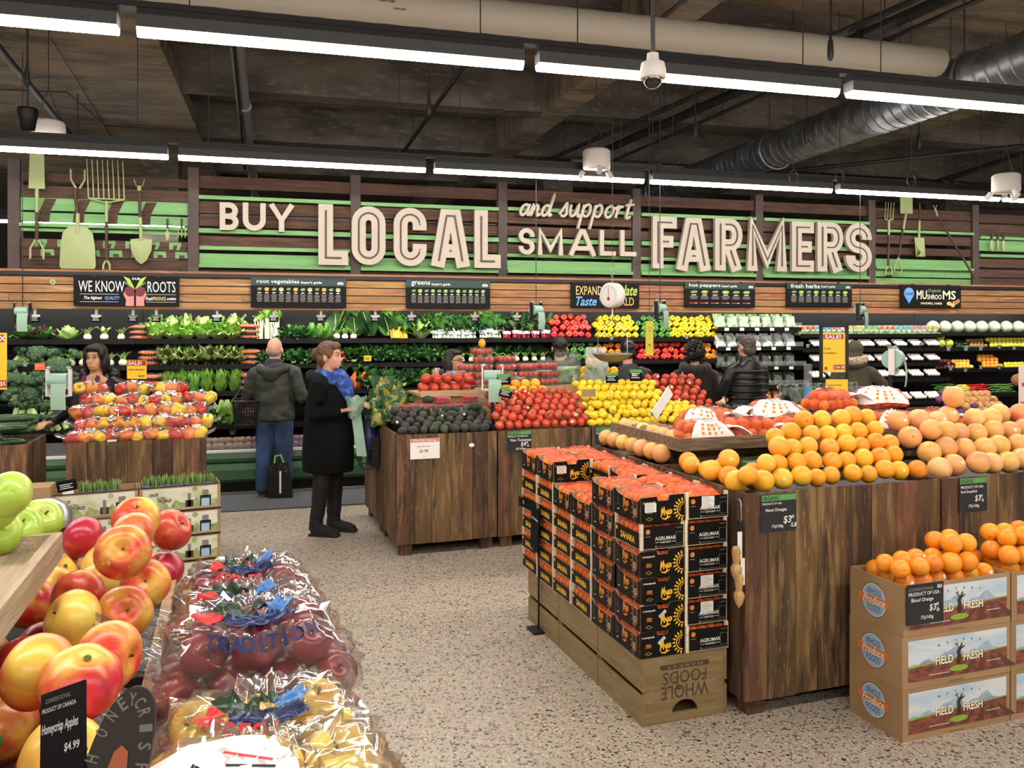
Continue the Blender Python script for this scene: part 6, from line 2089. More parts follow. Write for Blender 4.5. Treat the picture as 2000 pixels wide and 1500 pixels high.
def mk_apple(r, mt, name):
    m = MB()
    k = 22
    pr = []
    for i in range(k + 1):
        a = pi * i / k
        q = max(sin(a), .02) * (1 + .05 * -cos(a))
        z = -cos(a) * .88
        rr_ = sin(a)
        z -= .26 * math.exp(-(rr_ / .30) ** 2) * (cos(a) < 0)
        z += .15 * math.exp(-(rr_ / .26) ** 2) * (cos(a) > 0)
        pr.append((q * r, z * r))
    m.lathe(pr, mt, 28, None, True, lambda a, i: 1 + .028 * cos(5 * a) * (1 if i < 9 else .4) + .02 * cos(a + 1))
    m.lathe([(.10 * r, -.80 * r), (.05 * r, -.74 * r), (.01 * r, -.76 * r)], CAL, 8)
    return m.mesh(name)


STM = MB().tube([(0, 0, .020), (.001, 0, .028), (.003, .001, .036)], [.0016, .0015, .0022], STEM, 7).mesh('stem')
HONEY = [mk_apple(.049, q, 'honeycrisp_apple') for q in (m_, m2, m3)]
GREENA = mk_apple(.043, GRA, 'green_apple')
MACA, GOLDA = mk_apple(.040, MAC, 'mcintosh_apple'), mk_apple(.041, GOLD, 'golden_apple')


def apple(me, name, p, rot, label, group, s=1.0):
    o = clone(me, name, None, p, None, s, label, 'apple', group)
    o.rotation_euler = rot
    clone(STM, 'stem', o)
    return o


t = thing('apple_table', 'pale wooden apple table with a raised ledge, close to the viewer', 'display table', loc_of(ZO, BA, (0, 0, 0)), BA)
m = MB(); planks(m, 1.3, .05, 1.02, Matrix.Translation((-1.1, .8, 0)), 5); m.build('front_panel', t)
m = MB(); planks(m, 1.36, .05, 1.02, Matrix.Translation((.2, .8, 0)) @ Matrix.Rotation(pi / 2, 4, 'Z'), 6); m.build('side_panel', t)
m = MB(); planks(m, 1.3, .05, 1.02, Matrix.Translation((.2, 2.18, 0)) @ Matrix.Rotation(pi, 4, 'Z'), 8); m.build('back_panel', t)
MB().box(-1.1, -.13, .82, 2.16, 1.02, 1.05, LINER).box(-.11, .2, .82, 2.16, .99, 1.02, PALEW).build('deck', t)
MB().box(-.13, -.11, .82, 2.1, 1.02, 1.12, PALEW).build('divider', t)
MB().box(-1.1, -.42, .8, 1.75, 1.05, 1.255, PALEW).build('ledge_riser', t)
LEDG = mat('bleached_ledge_wood', 'b3a085', .7, layers=[('998568', 5, .42, .68)], bump=(20, .3), stretch=(8, .7, 8))
MB().box(-1.1, -.32, .8, 1.815, 1.255, 1.27, LEDG).build('ledge_board', t)
MB().box(-.322, -.304, .8, 1.82, 1.25, 1.30, LEDG).build('ledge_edge', t)
MB().box(-.8, -.322, 1.802, 1.82, 1.255, 1.30, LEDG).build('ledge_edge', t)
HL = [(265, 1016, 90, 0, (.5, .2)), (258, 1044, 94, 0, (.3, 2)), (240, 1078, 106, 0, (1.15, 0.35)), (328, 1060, 82, 1, (.2, 1)), (322, 1090, 82, 1, (.4, 3)), (152, 1068, 80, 1, (.3, 2)), (134, 1102, 80, 0, (2.2, 1)), (118, 1122, 84, 0, (.4, 4)),
      (190, 1106, 82, 2, (.5, 1)), (198, 1138, 88, 2, (2.6, 0)), (284, 1140, 94, 0, (1.1, .3)), (157, 1167, 104, 1, (1.2, -.2)), (230, 1197, 106, 0, (1.1, .5)), (100, 1148, 88, 2, (.4, 1)), (58, 1178, 94, 0, (1.0, .2)), (128, 1229, 112, 2, (.9, -.7)),
      (212, 1281, 134, 0, (2.1, 1.5)), (72, 1279, 114, 1, (.2, 1)), (88, 1318, 146, 0, (.35, 2)), (138, 1353, 152, 0, (.35, 3.5)), (8, 1425, 136, 0, (.4, 5)), (128, 1446, 160, 2, (.5, 1))]
HLW = ['topmost honeycrisp of the heap, behind two others', 'honeycrisp just below the topmost one', 'big honeycrisp facing out with its stem dimple toward the bagged apples', 'red honeycrisp at the far end of the heap', 'lower red honeycrisp at the far end of the heap', 'deep red honeycrisp touching the end of the wooden ledge',
       'small looking honeycrisp below the end of the ledge', 'honeycrisp tucked under the ledge edge', 'yellow honeycrisp behind the russet one', 'dull orange honeycrisp in the middle of the heap', 'honeycrisp under the neck of the rearmost apple bag', 'dark red honeycrisp with a green stem dimple',
       'honeycrisp under the neck of the front McIntosh bag', 'plain yellow honeycrisp in the shade of the ledge', 'honeycrisp with red shoulder below the green apples', 'all yellow honeycrisp with a deep dimple', 'large honeycrisp, half red half yellow, beside the bag divider', 'red topped honeycrisp resting on the black liner',
       'striped honeycrisp with a green stem hollow', 'yellow and red honeycrisp right behind the chalk card', 'honeycrisp with an oval green sticker', 'orange honeycrisp partly behind the chalk card']
HP = []
for (px, py, w_, k, (tx, tz)), lab in zip(HL, HLW):
    p = at(px, py, .098 * F / w_)
    HP.append((p, .049, k, tx, tz, lab))
rel = relax([tuple(h[0]) for h in HP], [.049] * len(HP), lambda x, y: 1.05, 12)
for h, p in zip(HP, rel):
    o = apple(HONEY[h[2]], 'honeycrisp_apple', tuple(p), None or (0, 0, 0), h[5], 'loose honeycrisp apples')
    o.rotation_euler = (Matrix.Rotation(-TH, 3, 'Z') @ Matrix.Rotation(h[3], 3, 'X') @ Matrix.Rotation(h[4], 3, 'Y')).to_euler()
    if 'sticker' in h[5]: sticker(o, .049, 1)
n = 0
for i in range(5):
    for j in range(11):
        q = Vector(loc_of(ZO, BA, (-.62 + .098 * i, .95 + .1 * j, 1.099)))
        if min((q - Vector(p)).length for p in rel) > .097 and q.x * 0 + min(abs(-.62 + .098 * i + .13), 9) > .05 and n < 40:
            if -.62 + .098 * i < -.44 and .95 + .1 * j < 1.78: continue
            n += 1
            apple(R.choice(HONEY), 'honeycrisp_apple', q, rr3(), 'honeycrisp in the bottom layer of the heap on the black liner', 'bottom layer of honeycrisps')
for (px, py, w_), lab in zip(((17, 966, 92), (-14, 990, 92), (78, 1016, 84), (40, 1043, 86), (18, 1062, 86), (-2, 1085, 88), (-40, 1060, 88)), ('topmost green apple with an open stem hollow', 'green apple cut by the frame beside the topmost one', 'green apple at the end of the ledge', 'second green apple along the ledge edge', 'third green apple along the ledge edge', 'nearest green apple along the ledge edge', 'green apple behind the ledge row')):
    p = at(px, py, .086 * F / w_)
    p.z = max(p.z, 1.27 + .038)
    apple(GREENA, 'green_apple', p, (R.uniform(.4, 1.1), R.uniform(-.4, .4), R.uniform(-1, 1)), lab, 'green apples on the ledge', 1.0)
# bagged apples -------------------------------------------------------------------
APF = film('apple_bag_film', haze=.05, rough=.09, scale=13, gl=.45, strength=.5)
NAVY = mat('navy_print', '1d2c5c', .3)
DGRN = mat('dark_green_print', '27402a', .3)
BLUP = mat('blue_print', '3f78b8', .3)
WFILM = mat('white_printed_film', 'f4f1ee', .25, layers=[('e9dfe0', 8, .5, .7)], bump=(25, .5))


def onhull(c, rf, a, b, off, roll=0):
    d = Vector((sin(b) * cos(a), sin(b) * sin(a), cos(b)))
    n_ = d
    x = Vector((0, 0, 1)).cross(n_)
    x = (Matrix.Rotation(roll, 3, n_) @ (x.normalized() if x.length > .1 else Vector((1, 0, 0))))
    y = n_.cross(x)
    M_ = Matrix((x, y, n_)).transposed().to_4x4()
    M_.translation = Vector(c) + d * (rf(d) + off)
    return M_


def apple_bag(label, lx, ly, z, rot, me, r, k, text, tail=True, white=False, nx=4, layers=2):
    t = thing('bag_of_apples', label, 'bag of apples', loc_of(ZO, BA, (lx, ly, z)), BA + rot)
    rr_ = random.Random(k)
    pts = [((i - (nx - 1) / 2) * .078 + rr_.uniform(-.008, .008), (j - .5) * .08 + rr_.uniform(-.008, .008), r + .055 * q) for q in range(layers) for i in range(nx - q) for j in range(2)]
    pts = [(p[0] + (.035 if p[2] > r + .01 else 0), p[1], p[2]) for p in pts]
    P_ = relax(pts, [r * .97] * len(pts), lambda x, y: 0, 30)
    for p in P_:
        o = clone(me, 'apple', t, tuple(p))
        o.rotation_euler = (rr_.uniform(.3, 1.8), rr_.uniform(-.5, .5), rr_.uniform(-1, 1))
        clone(STM, 'stem', o)
    cs, rs = [tuple(p) for p in P_], [r] * len(P_)
    c, rf = hull(cs, rs)
    m = MB(); wrap(m, cs, rs, APF, 44, 26, .004, .020, seed=k * 3.1)
    if tail:
        x0 = min(p[0] for p in cs) - r
        for s in range(3):
            m.grid(lambda u, v: (x0 + .02 - .10 * u, (v - .5) * (.11 - .07 * sin(pi * min(1, u * 1.6)) + .10 * max(0, u - .45)) + .01 * s, .075 + .03 * u + .022 * sin(v * (11 + 3 * s) + s * 2 + k) * (.3 + u) + .012 * s), 8, 14, APF)
    m.build('plastic_film', t)
    m = MB()
    def wv(a0, a1, b0, b1, mt, off=.012):
        wrap(m, cs, rs, mt, 16, 8, off, .014, b0, b1, a0, a1, seed=k * 3.1)
    if white:
        wv(.46, .80, .02, .46, WFILM)
        for i in range(14):
            m.rect(-.002, R.choice((0, .002)), -.018, .018, INK, onhull(c, rf, pi * 1.17 + .022 * i, pi * .27, .019, 0), 0)
        for i in range(7):
            m.rect(-.03, .03 - .006 * (i % 3), -.0016, .0016, INK if i % 2 else REDP, onhull(c, rf, pi * (1.3 + .07 * (i % 3)), pi * (.14 + .035 * i), .02, 0), 0)
    else:
        wv(.64, .88, .17, .24, NAVY); wv(.55, .72, .12, .2, DGRN); wv(.8, .98, .1, .18, BLUP); wv(.56, .62, .2, .27, REDP); wv(.7, .84, .05, .12, DGRN)
    for i, ch in enumerate(text[0]):
        m.text(ch, 0, 0, None, .024, text[1], onhull(c, rf, pi * (1.28 + .055 * i), pi * (text[2]), .021, 0), bold=.03)
    m.build('printed_label', t)
    return t


apple_bag('farthest bag of pale red apples, printed side up', .045, 1.98, 1.02, .1, MACA, .039, 1, ('APPLES', REDP, .3), False)
apple_bag('bag of dark McIntosh apples behind the foremost McIntosh bag, glare on its film', .04, 1.72, 1.03, -.05, MACA, .040, 2, ('ROYAL', NAVY, .3))
apple_bag('bag of dark McIntosh apples showing four apples in a row', .045, 1.46, 1.075, .06, MACA, .041, 3, ('TRADITION', NAVY, .33))
apple_bag('bottom bag of McIntosh apples lying under the row of four', .04, 1.36, 1.02, .0, MACA, .040, 4, ('SPARTAN', INK, .42), True, False, 4, 1)
apple_bag('bag of golden apples printed FRESH APPLES in red', .05, 1.20, 1.03, .05, GOLDA, .041, 5, ('FRESH', REDP, .27), False)
apple_bag('nearest bag with white printed panel, barcode and yellow apples', .05, .985, 1.06, .05, GOLDA, .042, 6, ('', REDP, .3), False, True)
# chalk card and tongue shaped sign -------------------------------------------------
c0, c1, c2 = at(80, 1358, .84), at(163, 1328, .80), at(93, 1530, .80)
ux, uy = (c1 - c0), (c0 - c2)
w1, h1 = ux.length, uy.length
ux.normalize(); nz = ux.cross(uy).normalized(); uy = nz.cross(ux)
T = Matrix((ux, uy, nz)).transposed().to_4x4(); T.translation = c0
t = thing('apple_price_card', 'black chalk card reading Honeycrisp Apples standing in the apples', 'price card', c0)
t.matrix_world = T
m = MB().box(0, w1, -h1, 0, -.003, 0, CHALK)
CHK = mat('chalk_writing', 'cfccd0', .8)
m.text('CONVENTIONAL', w1 * .43, -h1 * .1, w1 * .6, h1 * .05, GRP, Matrix.Identity(4), bold=.01).text('PRODUCT OF CANADA', w1 * .45, -h1 * .2, w1 * .8, h1 * .05, CHK, Matrix.Identity(4), bold=.01)
m.text('Honeycrisp Apples', w1 * .47, -h1 * .42, w1 * .85, h1 * .14, CHK, Matrix.Identity(4), shear=.2).text('$4.99', w1 * .75, -h1 * .66, w1 * .35, h1 * .1, CHK, Matrix.Identity(4), shear=.1)
m.build('card', t)
MB().tube([(w1 * .5, -h1, -.002), (w1 * .5, -h1 - .12, -.01)], .004, STEEL, 8).build('pin', t)
q0 = at(230, 1440, .78)
t = thing('tongue_sign', 'tongue shaped black sign lettered HONEYCRISP with an orange apple drawing', 'sign', q0, (rad(-12), 0, -TH + .1))
S = .78 / F
out = [(-72, -120), (-62, -60), (-42, 5), (-18, 55), (8, 84), (32, 92), (54, 82), (66, 55), (68, 10), (62, -50), (52, -120)]
out = [(p[0] * S, p[1] * S) for p in [tuple(v) for v in spline(out, 4)]]
m = MB().prism(out[::-1], -.004, 0, mat('dark_brown_board', '322c27', .6), fr('f'))
path = spline([(-46, -40), (-30, 10), (-8, 48), (18, 68), (38, 62), (50, 36), (53, 0), (50, -50), (46, -90)], 8)
for i, ch in enumerate('HONEYCRISP'):
    f = (i + .3) / 10.2 * (len(path) - 2)
    a, b = path[int(f)], path[int(f) + 1]
    m.text(ch, a.x * S, a.y * S, .0065, .012, GRP, fr('f'), z=.001, rot=math.atan2(b.y - a.y, b.x - a.x))
m.face([(x * S, y * S) for x, y in ((-28, -120), (-20, -70), (-4, -25), (10, -14), (22, -26), (22, -70), (14, -120))][::-1], mat('orange_drawing', 'b5663f', .7), fr('f'), .0012)
m.build('board', t)
MB().tube([(0, .004, -.06), (0, .01, -.22)], .005, STEEL, 8).build('pin', t)

# ---------------------------------------------------------------- bins at the side: cucumbers, bagged peppers, asparagus cartons
OPP = at(128, 866, 5.66)
zP = .91
bin_('plank bin heaped with bagged bell peppers', OPP, .89, .7, zP, .075, 61)
c = at(55, 868, 5.6)
OCU = loc_of(c, BA, (-.92, 0, 0))
bin_('plank bin with cucumbers at the frame edge', OCU, .92, .6, zP, .075, 71)
CUC = MB().tube([(-.15, 0, 0), (-.13, 0, 0), (-.06, .004, .004), (.05, .004, .004), (.13, 0, 0), (.15, 0, -.002)], [.006, .02, .026, .026, .02, .007], mat('cucumber_green', '33502b', .3, layers=[('223c1f', 8, .4, .7)], bump=(50, .3), rand=.12), 14).mesh('cucumber')
for k in range(18):
    clone(CUC, 'cucumber', None, loc_of(OCU, BA, (.60 + .05 * (k % 4) + R.uniform(-.02, .02), .05 + .055 * (k % 9), zP + .0 + .045 * (k // 5))), BA + R.uniform(-.5, .6) + .4, R.uniform(.8, 1), 'dark green cucumber in the bin at the frame edge', 'cucumber', 'cucumbers in the bin').rotation_euler.x = .1
t = thing('vegetable_box', 'white and bright green box among the cucumbers', 'box', loc_of(OCU, BA, (.56, .06, zP - .03)), BA)
MB().box(0, .16, 0, .12, 0, .15, TAGW).box(.16, .162, 0, .12, 0, .15, TAGG).box(.07, .165, -.002, 0, .0, .15, mat('bright_green_box', '5cb63f', .5)).disc(.12, .09, .03, TAGW, fr('f', (0, -.003, 0)), 0, 12).build('box_body', t)
ks = ['red', 'yellow', 'orange']
n = 0
for j in range(5):
    cnt = [5, 5, 5, 4, 3][j]
    for i in range(cnt):
        t = thing('bag_of_peppers', 'clear bag of three mixed bell peppers in the bin heap' if not (j == 4 and i == 0) else 'rearmost topmost clear bag of mixed bell peppers', 'bag of peppers', loc_of(OPP, BA, (.10 + (.69) * (i + .5 * (j % 2) * .5) / (cnt - 1 + .001) * (1 if cnt > 3 else .8), .07 + .085 * j, zP - .03 + .078 * j)), BA + R.uniform(-.25, .25), 'bagged bell peppers' if not (j == 4 and i == 0) else None)
        cs = []
        R.shuffle(ks)
        for q in range(3):
            p = ((q - 1) * .075, R.uniform(-.012, .012), .045 + R.uniform(0, .018))
            o = clone(PMESH[ks[q]], 'bell_pepper', t, p, None, 1.05)
            o.rotation_euler = (rad(R.choice((80, 20, -60, 85))), R.uniform(-.5, .5), R.uniform(0, 6))
            o.location = Vector(p) - o.rotation_euler.to_matrix() @ Vector((0, 0, .042))
            cs.append(p)
        m = MB(); wrap(m, cs, [.046] * 3, FILM, 24, 12, .006, .018, seed=n)
        e = R.choice((-1, 1))
        m.grid(lambda u, v: (e * (.10 + .07 * u), (v - .5) * .07 * (1 + u), .05 + .03 * u + .014 * sin(v * 12 + n)), 5, 8, FILM)
        if n % 4 == 1: m.rect(-.03, .03, .0, .03, TAGW, Matrix.Translation((.0, -.062, .01)) @ fr('f'))
        m.build('plastic_film', t)
        n += 1
t = thing('plastic_produce_bag', 'empty pale green plastic bag lying on the bagged peppers', 'bag', loc_of(OPP, BA, (.80, .3, zP + .15)), BA)
GBAG = film('pale_green_film', 'a9cfbb', haze=.5, rough=.15, scale=18)
MB().grid(lambda u, v: ((u - .5) * .22, (v - .5) * .16, .05 * sin(pi * u) * sin(pi * v) + .02 * sin(u * 15) * sin(v * 11)), 14, 12, GBAG).build('film_sheet', t)
# cartons of asparagus
PAP = mat('printed_pale_scene', 'd3d2bb', .55, layers=[('b9bd93', 7, .5, .66), ('e2e0d0', 3, .5, .7)], stretch=(1, 1, 2))
BUSH = mat('printed_bush', '8e9b62', .6, layers=[('b4b98a', 20, .45, .65), ('6d7d4a', 14, .6, .7)])
OS = at(98, 968, 5.1)
AR = BA + rad(7)
AW, AD, AH = .495, .26, .1665
sm = MB()
for a in ((0, AW, 0, .006), (0, AW, AD - .006, AD), (0, .006, .006, AD - .006), (AW - .006, AW, .006, AD - .006)):
    sm.box(*a, 0, AH - .002, KRAFT)
sm.box(0, AW, 0, AD, 0, .005, KRAFT).box(-.001, AW + .001, -.001, .004, AH - .006, AH, DARK).box(-.001, AW + .001, AD - .004, AD + .001, AH - .006, AH, DARK)
T = fr('f')
sm.rect(.02, AW - .02, .018, AH - .014, PAP, T, .0008)
sm.face([(.02, .02), (AW - .02, .02), (AW - .02, .07)] + [(AW - .02 - (AW - .04) * i / 14, .055 + .02 * sin(i * 1.9) + .012 * cos(i * 3.1)) for i in range(1, 15)], BUSH, T, .0012)
sm.text('OUT', .085, .115, .055, .02, BROWNP, T, z=.002, bold=.04).text('of this', .13, .095, .05, .016, BROWNP, T, z=.002, shear=.4).text('WORLD', .15, .075, .085, .022, BROWNP, T, z=.002, bold=.04)
for x, w_, h, c in ((.30, .05, .045, BROWNP), (.30, .02, .09, GRP), (.40, .07, .07, INK), (.40, .05, .05, LBLUE), (.40, .04, .105, GRP)):
    sm.rect(x - w_ / 2, x + w_ / 2, .022 if h < .1 else .085, .022 + h, c, T, .0014 + .0004 * (c is LBLUE))
sm.disc(.335, .135, .018, BUSH, T, .0018, 12)
sm = sm.mesh('carton_body')
for k in range(4):
    for j in range(2):
        t = thing('asparagus_carton', f'carton with pale farm scene, {["bottom", "third", "second", "top"][k]} of the stack ' + ('beside the steel can' if j == 0 else 'at the aisle'), 'carton', loc_of(OS, AR, (j * (AW + .006), 0, AH * k)), AR, 'pale farm scene cartons')
        clone(sm, 'carton_body', t)
ASPG = [mat('asparagus_' + n_, c, .5, rand=.12, layers=[(d_, 30, .5, .7)]) for n_, c, d_ in (('green', '7f9c52', '93a968'), ('dark', '5c7a3d', '74854f'))]
BANDB = mat('blue_rubber_band', '6f7fa3', .5)


def mk_asp():
    m = MB()
    for i in range(22):
        a, q = i * 2.4, math.sqrt(i / 22) * .036
        x, y = q * cos(a), q * sin(a)
        h = R.uniform(.19, .225)
        m.tube([(x, y, 0), (x * .9, y * .9, h * .7), (x * 1.15, y * 1.15, h * .86), (x * 1.3, y * 1.3, h)], [.0065, .006, .0075, .001], ASPG[i % 2], 6)
    for z in (.05, .14): m.lathe([(.042, z), (.043, z + .006), (.042, z + .012)], BANDB, 14)
    return m.mesh('asparagus_bunch')


ASP = [mk_asp() for _ in range(2)]
for k, x in enumerate((.19, .27, .35, .55, .615, .68, .74, .80, .86, .91)):
    lb = 'asparagus bunch standing in the carton beside the card' if k < 3 else 'asparagus bunch packed in the carton at the aisle'
    clone(ASP[k % 2], 'asparagus_bunch', None, loc_of(OS, AR, (x, .09 + .03 * (k % 2), AH * 3 + .01)), (0, R.uniform(-.12, .12), R.random() * 6), 1.0, lb, 'asparagus', 'asparagus in the first carton' if k < 3 else 'asparagus in the aisle carton')
t = thing('price_card', 'small chalk price card clipped in the asparagus carton', 'price card', loc_of(OS, AR, (.09, .02, AH * 4 + .05)), (0, rad(-8), AR))
card(.11, .07, CHALK, None, None, TAGW, 3).build('card', t)
MB().box(-.03, .03, -.001, .02, -.07, -.035, TAGW).build('clip', t)
p = at(88, 1000, 4.4)
t = thing('steel_can', 'round brushed steel can with a domed black banded lid', 'waste can', (p.x, p.y, 0))
MB().lathe([(.001, .0), (.13, 0), (.135, .02), (.135, .62)], STEEL, 28).build('can_body', t)
MB().lathe([(.139, .60), (.139, .65)], DARK, 28).build('black_band', t)
MB().lathe([(.139, .65), (.132, .71), (.10, .76), (.05, .79), (.001, .795)], STEEL, 28).build('dome_lid', t)
p = at(60, 960, 5.0)
MB().box(-.1, .1, 0, .2, 0, .73, KRAFT).build('tomato_box', None, (p.x, p.y, 0), BA, 'plain kraft box between the green apples and the cucumber bin', 'carton')
# ---------------------------------------------------------------- people
SKIN = mat('skin_light', 'd9a488', .5, sss=.12, layers=[('c98a6e', 14, .5, .75)])
SKIN2 = mat('skin_warm', 'd3a07c', .5, sss=.12, layers=[('bf8663', 14, .5, .75)])
WCOAT = mat('black_wool', '070709', .9, spec=.2, bump=(90, .3))
OLIVE = mat('olive_shell_fabric', '262a21', .6, bump=(9, .6))
JEAN = mat('blue_denim', '22344f', .8, layers=[('34507a', 4, .5, .72), ('182740', 7, .55, .75)], bump=(14, .4), stretch=(1, 1, .7))
BPUFF = mat('black_puffer_fabric', '121316', .38, bump=(14, .35))
BPANT = mat('black_trousers', '0b0b0d', .8)
BOOT = mat('black_suede', '151516', .8, bump=(40, .3))
BRCOAT = mat('dark_brown_wool', '2b1f19', .9, sheen=.2, bump=(50, .3))
NVCOAT = mat('dusk_blue_fabric', '26242f', .7, bump=(10, .4))
PARKA = mat('olive_parka_fabric', '4b4733', .75, bump=(9, .5))
HAIRB = mat('black_hair', '120d0c', .4, layers=[('2a201b', 9, .5, .7)], stretch=(9, 9, 1), bump=(60, .4))
HAIRBR = mat('brown_hair', '6b4830', .45, layers=[('8a6242', 12, .45, .7), ('4a2f1f', 9, .5, .75)], stretch=(9, 9, 1), bump=(60, .5))
HAIRG = mat('grey_brown_hair', '4b423b', .6, layers=[('7d746b', 40, .5, .7)], bump=(90, .5))
FUR = mat('pale_fur', 'b39c80', .9, layers=[('d8c8b0', 40, .45, .65), ('7d6850', 30, .55, .75)], bump=(80, 1.0))
BFUR = mat('black_fur', '0c0b0c', .9, bump=(90, 1.0))
SCARF = mat('blue_patterned_scarf', '2b4a9c', .85, layers=[('4f79c4', 22, .48, .58), ('16275c', 12, .5, .7)], bump=(40, .5))
SCARFG = mat('grey_scarf', '5d6473', .85, layers=[('8b93a3', 9, .48, .6)], bump=(40, .4))
MAGEN = mat('purple_jumper', '6b2757', .85, bump=(60, .3))
LIPS = mat('lips', 'a9605a', .45)
EYEW = mat('eye_white', 'e4ddd6', .3)
IRIS = mat('dark_iris', '1d1512', .2)
BROW = mat('eyebrow', '241914', .8)
TAN = mat('tan_strap', 'b08a5c', .6)
_cl = bpy.data.textures.new('folds', 'CLOUDS'); _cl.noise_scale = .14
_cf = bpy.data.textures.new('fuzz', 'CLOUDS'); _cf.noise_scale = .02


def blob(name, mb, par, vox, disp=0, tex=None, smooth=3):
    """Fuse overlapping lumps into one continuous surface."""
    o = mb.build(name, par)
    r = o.modifiers.new('r', 'REMESH'); r.mode = 'VOXEL'; r.voxel_size = vox; r.use_smooth_shade = True
    if smooth:
        s = o.modifiers.new('s', 'SMOOTH'); s.factor = .5; s.iterations = smooth
    if disp:
        d = o.modifiers.new('d', 'DISPLACE'); d.texture = tex or _cl; d.strength = disp; d.mid_level = .5; d.texture_coords = 'LOCAL'
    return o


def rings(mb, rows_, m, n=20):
    """rows_: (z, half width, half depth, x, y)."""
    mb.loft([[(x + rx * cos(2 * pi * k / n), y + ry * sin(2 * pi * k / n), z) for k in range(n)] for z, rx, ry, x, y in rows_], m, True, True)


def hand(mb, w_, d, m, side=1, curl=.5):
    """Palm, four bent fingers and a thumb from wrist w_ along d."""
    w_, d = Vector(w_), Vector(d).normalized()
    x = d.cross(Vector((0, 0, 1))).normalized() * side
    n_ = x.cross(d).normalized() * side
    mb.tube([w_, w_ + d * .04, w_ + d * .085], [.024, .032, .036], m, 12, flat=.55)
    for i in range(4):
        b = w_ + d * .08 + x * (-.027 + .018 * i)
        l = (.062, .074, .07, .055)[i]
        f1 = b + (d * cos(curl) - n_ * sin(curl)) * l * .5
        f2 = f1 + (d * cos(curl * 2.2) - n_ * sin(curl * 2.2)) * l * .5
        mb.tube([b, f1, f2], [.0092, .0085, .007], m, 8)
    mb.tube([w_ + d * .03 - x * .024, w_ + d * .06 - x * .052, w_ + d * .09 - x * .056 - n_ * .012], [.012, .0105, .0085], m, 8)


def person(label, px, d, crown, yaw, skin, arms, vox=.011, lean=0, head_turn=0, legs=((-.09, 0), (.09, 0)), build=1.0, hips=True):
    """Faces local -y. arms: (elbow, wrist, hand direction) for the -x and the +x side, at 1.62 m height; scaled to fit."""
    p = at(px, 700, d)
    hgt = H + (HY - crown) / F * d
    k = hgt / 1.62
    t = thing('person', label, 'person', (p.x, p.y, 0), yaw)
    t.scale = (k, k, k)
    m = MB()
    hm = Matrix.Translation((0, lean, 1.5)) @ Matrix.Rotation(head_turn, 4, 'Z')
    m.ell((0, .012, .015), (.073, .092, .098), skin, 18, 12, hm)                       # cranium
    m.ell((0, -.022, -.055), (.056, .066, .07), skin, 16, 10, hm)                      # jaw
    m.ell((0, -.062, -.098), (.024, .02, .018), skin, 10, 8, hm)                       # chin
    m.ell((0, -.06, .02), (.05, .03, .03), skin, 12, 8, hm)                            # brow
    for s in (-1, 1):
        m.ell((s * .034, -.05, -.035), (.026, .022, .028), skin, 10, 8, hm)             # cheek
        m.ell((s * .076, .014, -.02), (.012, .022, .033), skin, 10, 8, hm)               # ear
    m.tube([(0, -.078, .005), (0, -.093, -.026), (0, -.099, -.040), (0, -.084, -.05)], [.008, .0095, .0125, .010], skin, 10, hm)
    m.ell((0, -.086, -.071), (.022, .012, .008), skin, 10, 6, hm); m.ell((0, -.083, -.082), (.02, .011, .008), skin, 10, 6, hm)
    m.tube([(0, .02 + lean * .5, 1.28), (0, .015 + lean * .8, 1.38), (0, .0 + lean, 1.45)], [.06, .052, .056], skin, 16)
    rings(m, [(.78, .13, .09, 0, 0), (.92, .14, .10, 0, 0), (1.05, .125, .09, 0, 0), (1.2, .15, .10, 0, lean * .3), (1.3, .13, .08, 0, lean * .5), (1.35, .05, .05, 0, lean * .6)], skin)
    for s, (lx, ly) in zip((-1, 1), legs):
        m.tube([(s * .08, 0, .85), (lx * .5 + s * .045, ly * .5 - .01, .46), (lx, ly + .01, .08)], [.085, .055, .038], skin, 12)
        m.tube([(lx, ly + .04, .035), (lx, ly - .06, .04), (lx, ly - .15, .028)], [.034, .038, .022], skin, 10)
    for s, a in zip((-1, 1), arms):
        e, w_, hd = a
        m.tube([(s * .14, lean * .4, 1.29), (s * .19, lean * .4, 1.25), e, w_], [.05, .048, .036, .024], skin, 12)
        hand(m, w_, hd, skin, s)
    blob('body', m, t, vox, smooth=2)
    return t, hm


def face(t, hm, brow=BROW):
    for s in (-1, 1):
        m = MB()
        m.ell((s * .029, -.079, .0), (.0115, .0065, .0048), EYEW, 12, 8, hm); m.ell((s * .029, -.084, .0), (.006, .003, .0052), IRIS, 10, 6, hm)
        m.tube([tuple(hm @ Vector((s * (.017 + .012 * i), -.0845 + .0012 * i, .005 + .002 * (i == 1)))) for i in range(3)], .0022, brow, 6)
        m.build('eye', t)
        MB().tube([tuple(hm @ Vector((s * (.014 + .011 * i), -.087 + .0022 * i * i, .021 + .003 * (i == 1) + .001 * i))) for i in range(4)], .0032, brow, 6).build('eyebrow', t)
    MB().ell((0, -.0905, -.0725), (.019, .005, .0042), LIPS, 12, 6, hm).ell((0, -.0885, -.0805), (.016, .005, .0045), LIPS, 12, 6, hm).build('lips', t)


def coat(t, rows_, arms, m_, vox=.012, disp=.02, lean=0, sr=(.075, .068, .06, .046), nm='coat', cuff=1.0):
    m = MB()
    rings(m, rows_, m_, 24)
    for s, (e, w_, hd) in zip((-1, 1), arms):
        w2 = Vector(e).lerp(Vector(w_), cuff)
        m.tube([(s * .11, lean * .4, 1.30), (s * .185, lean * .4, 1.255), tuple(Vector((s * .185, lean * .4, 1.255)).lerp(Vector(e), .5)), e, tuple(w2)], [.055, *sr], m_, 14)
    return blob(nm, m, t, vox, disp)


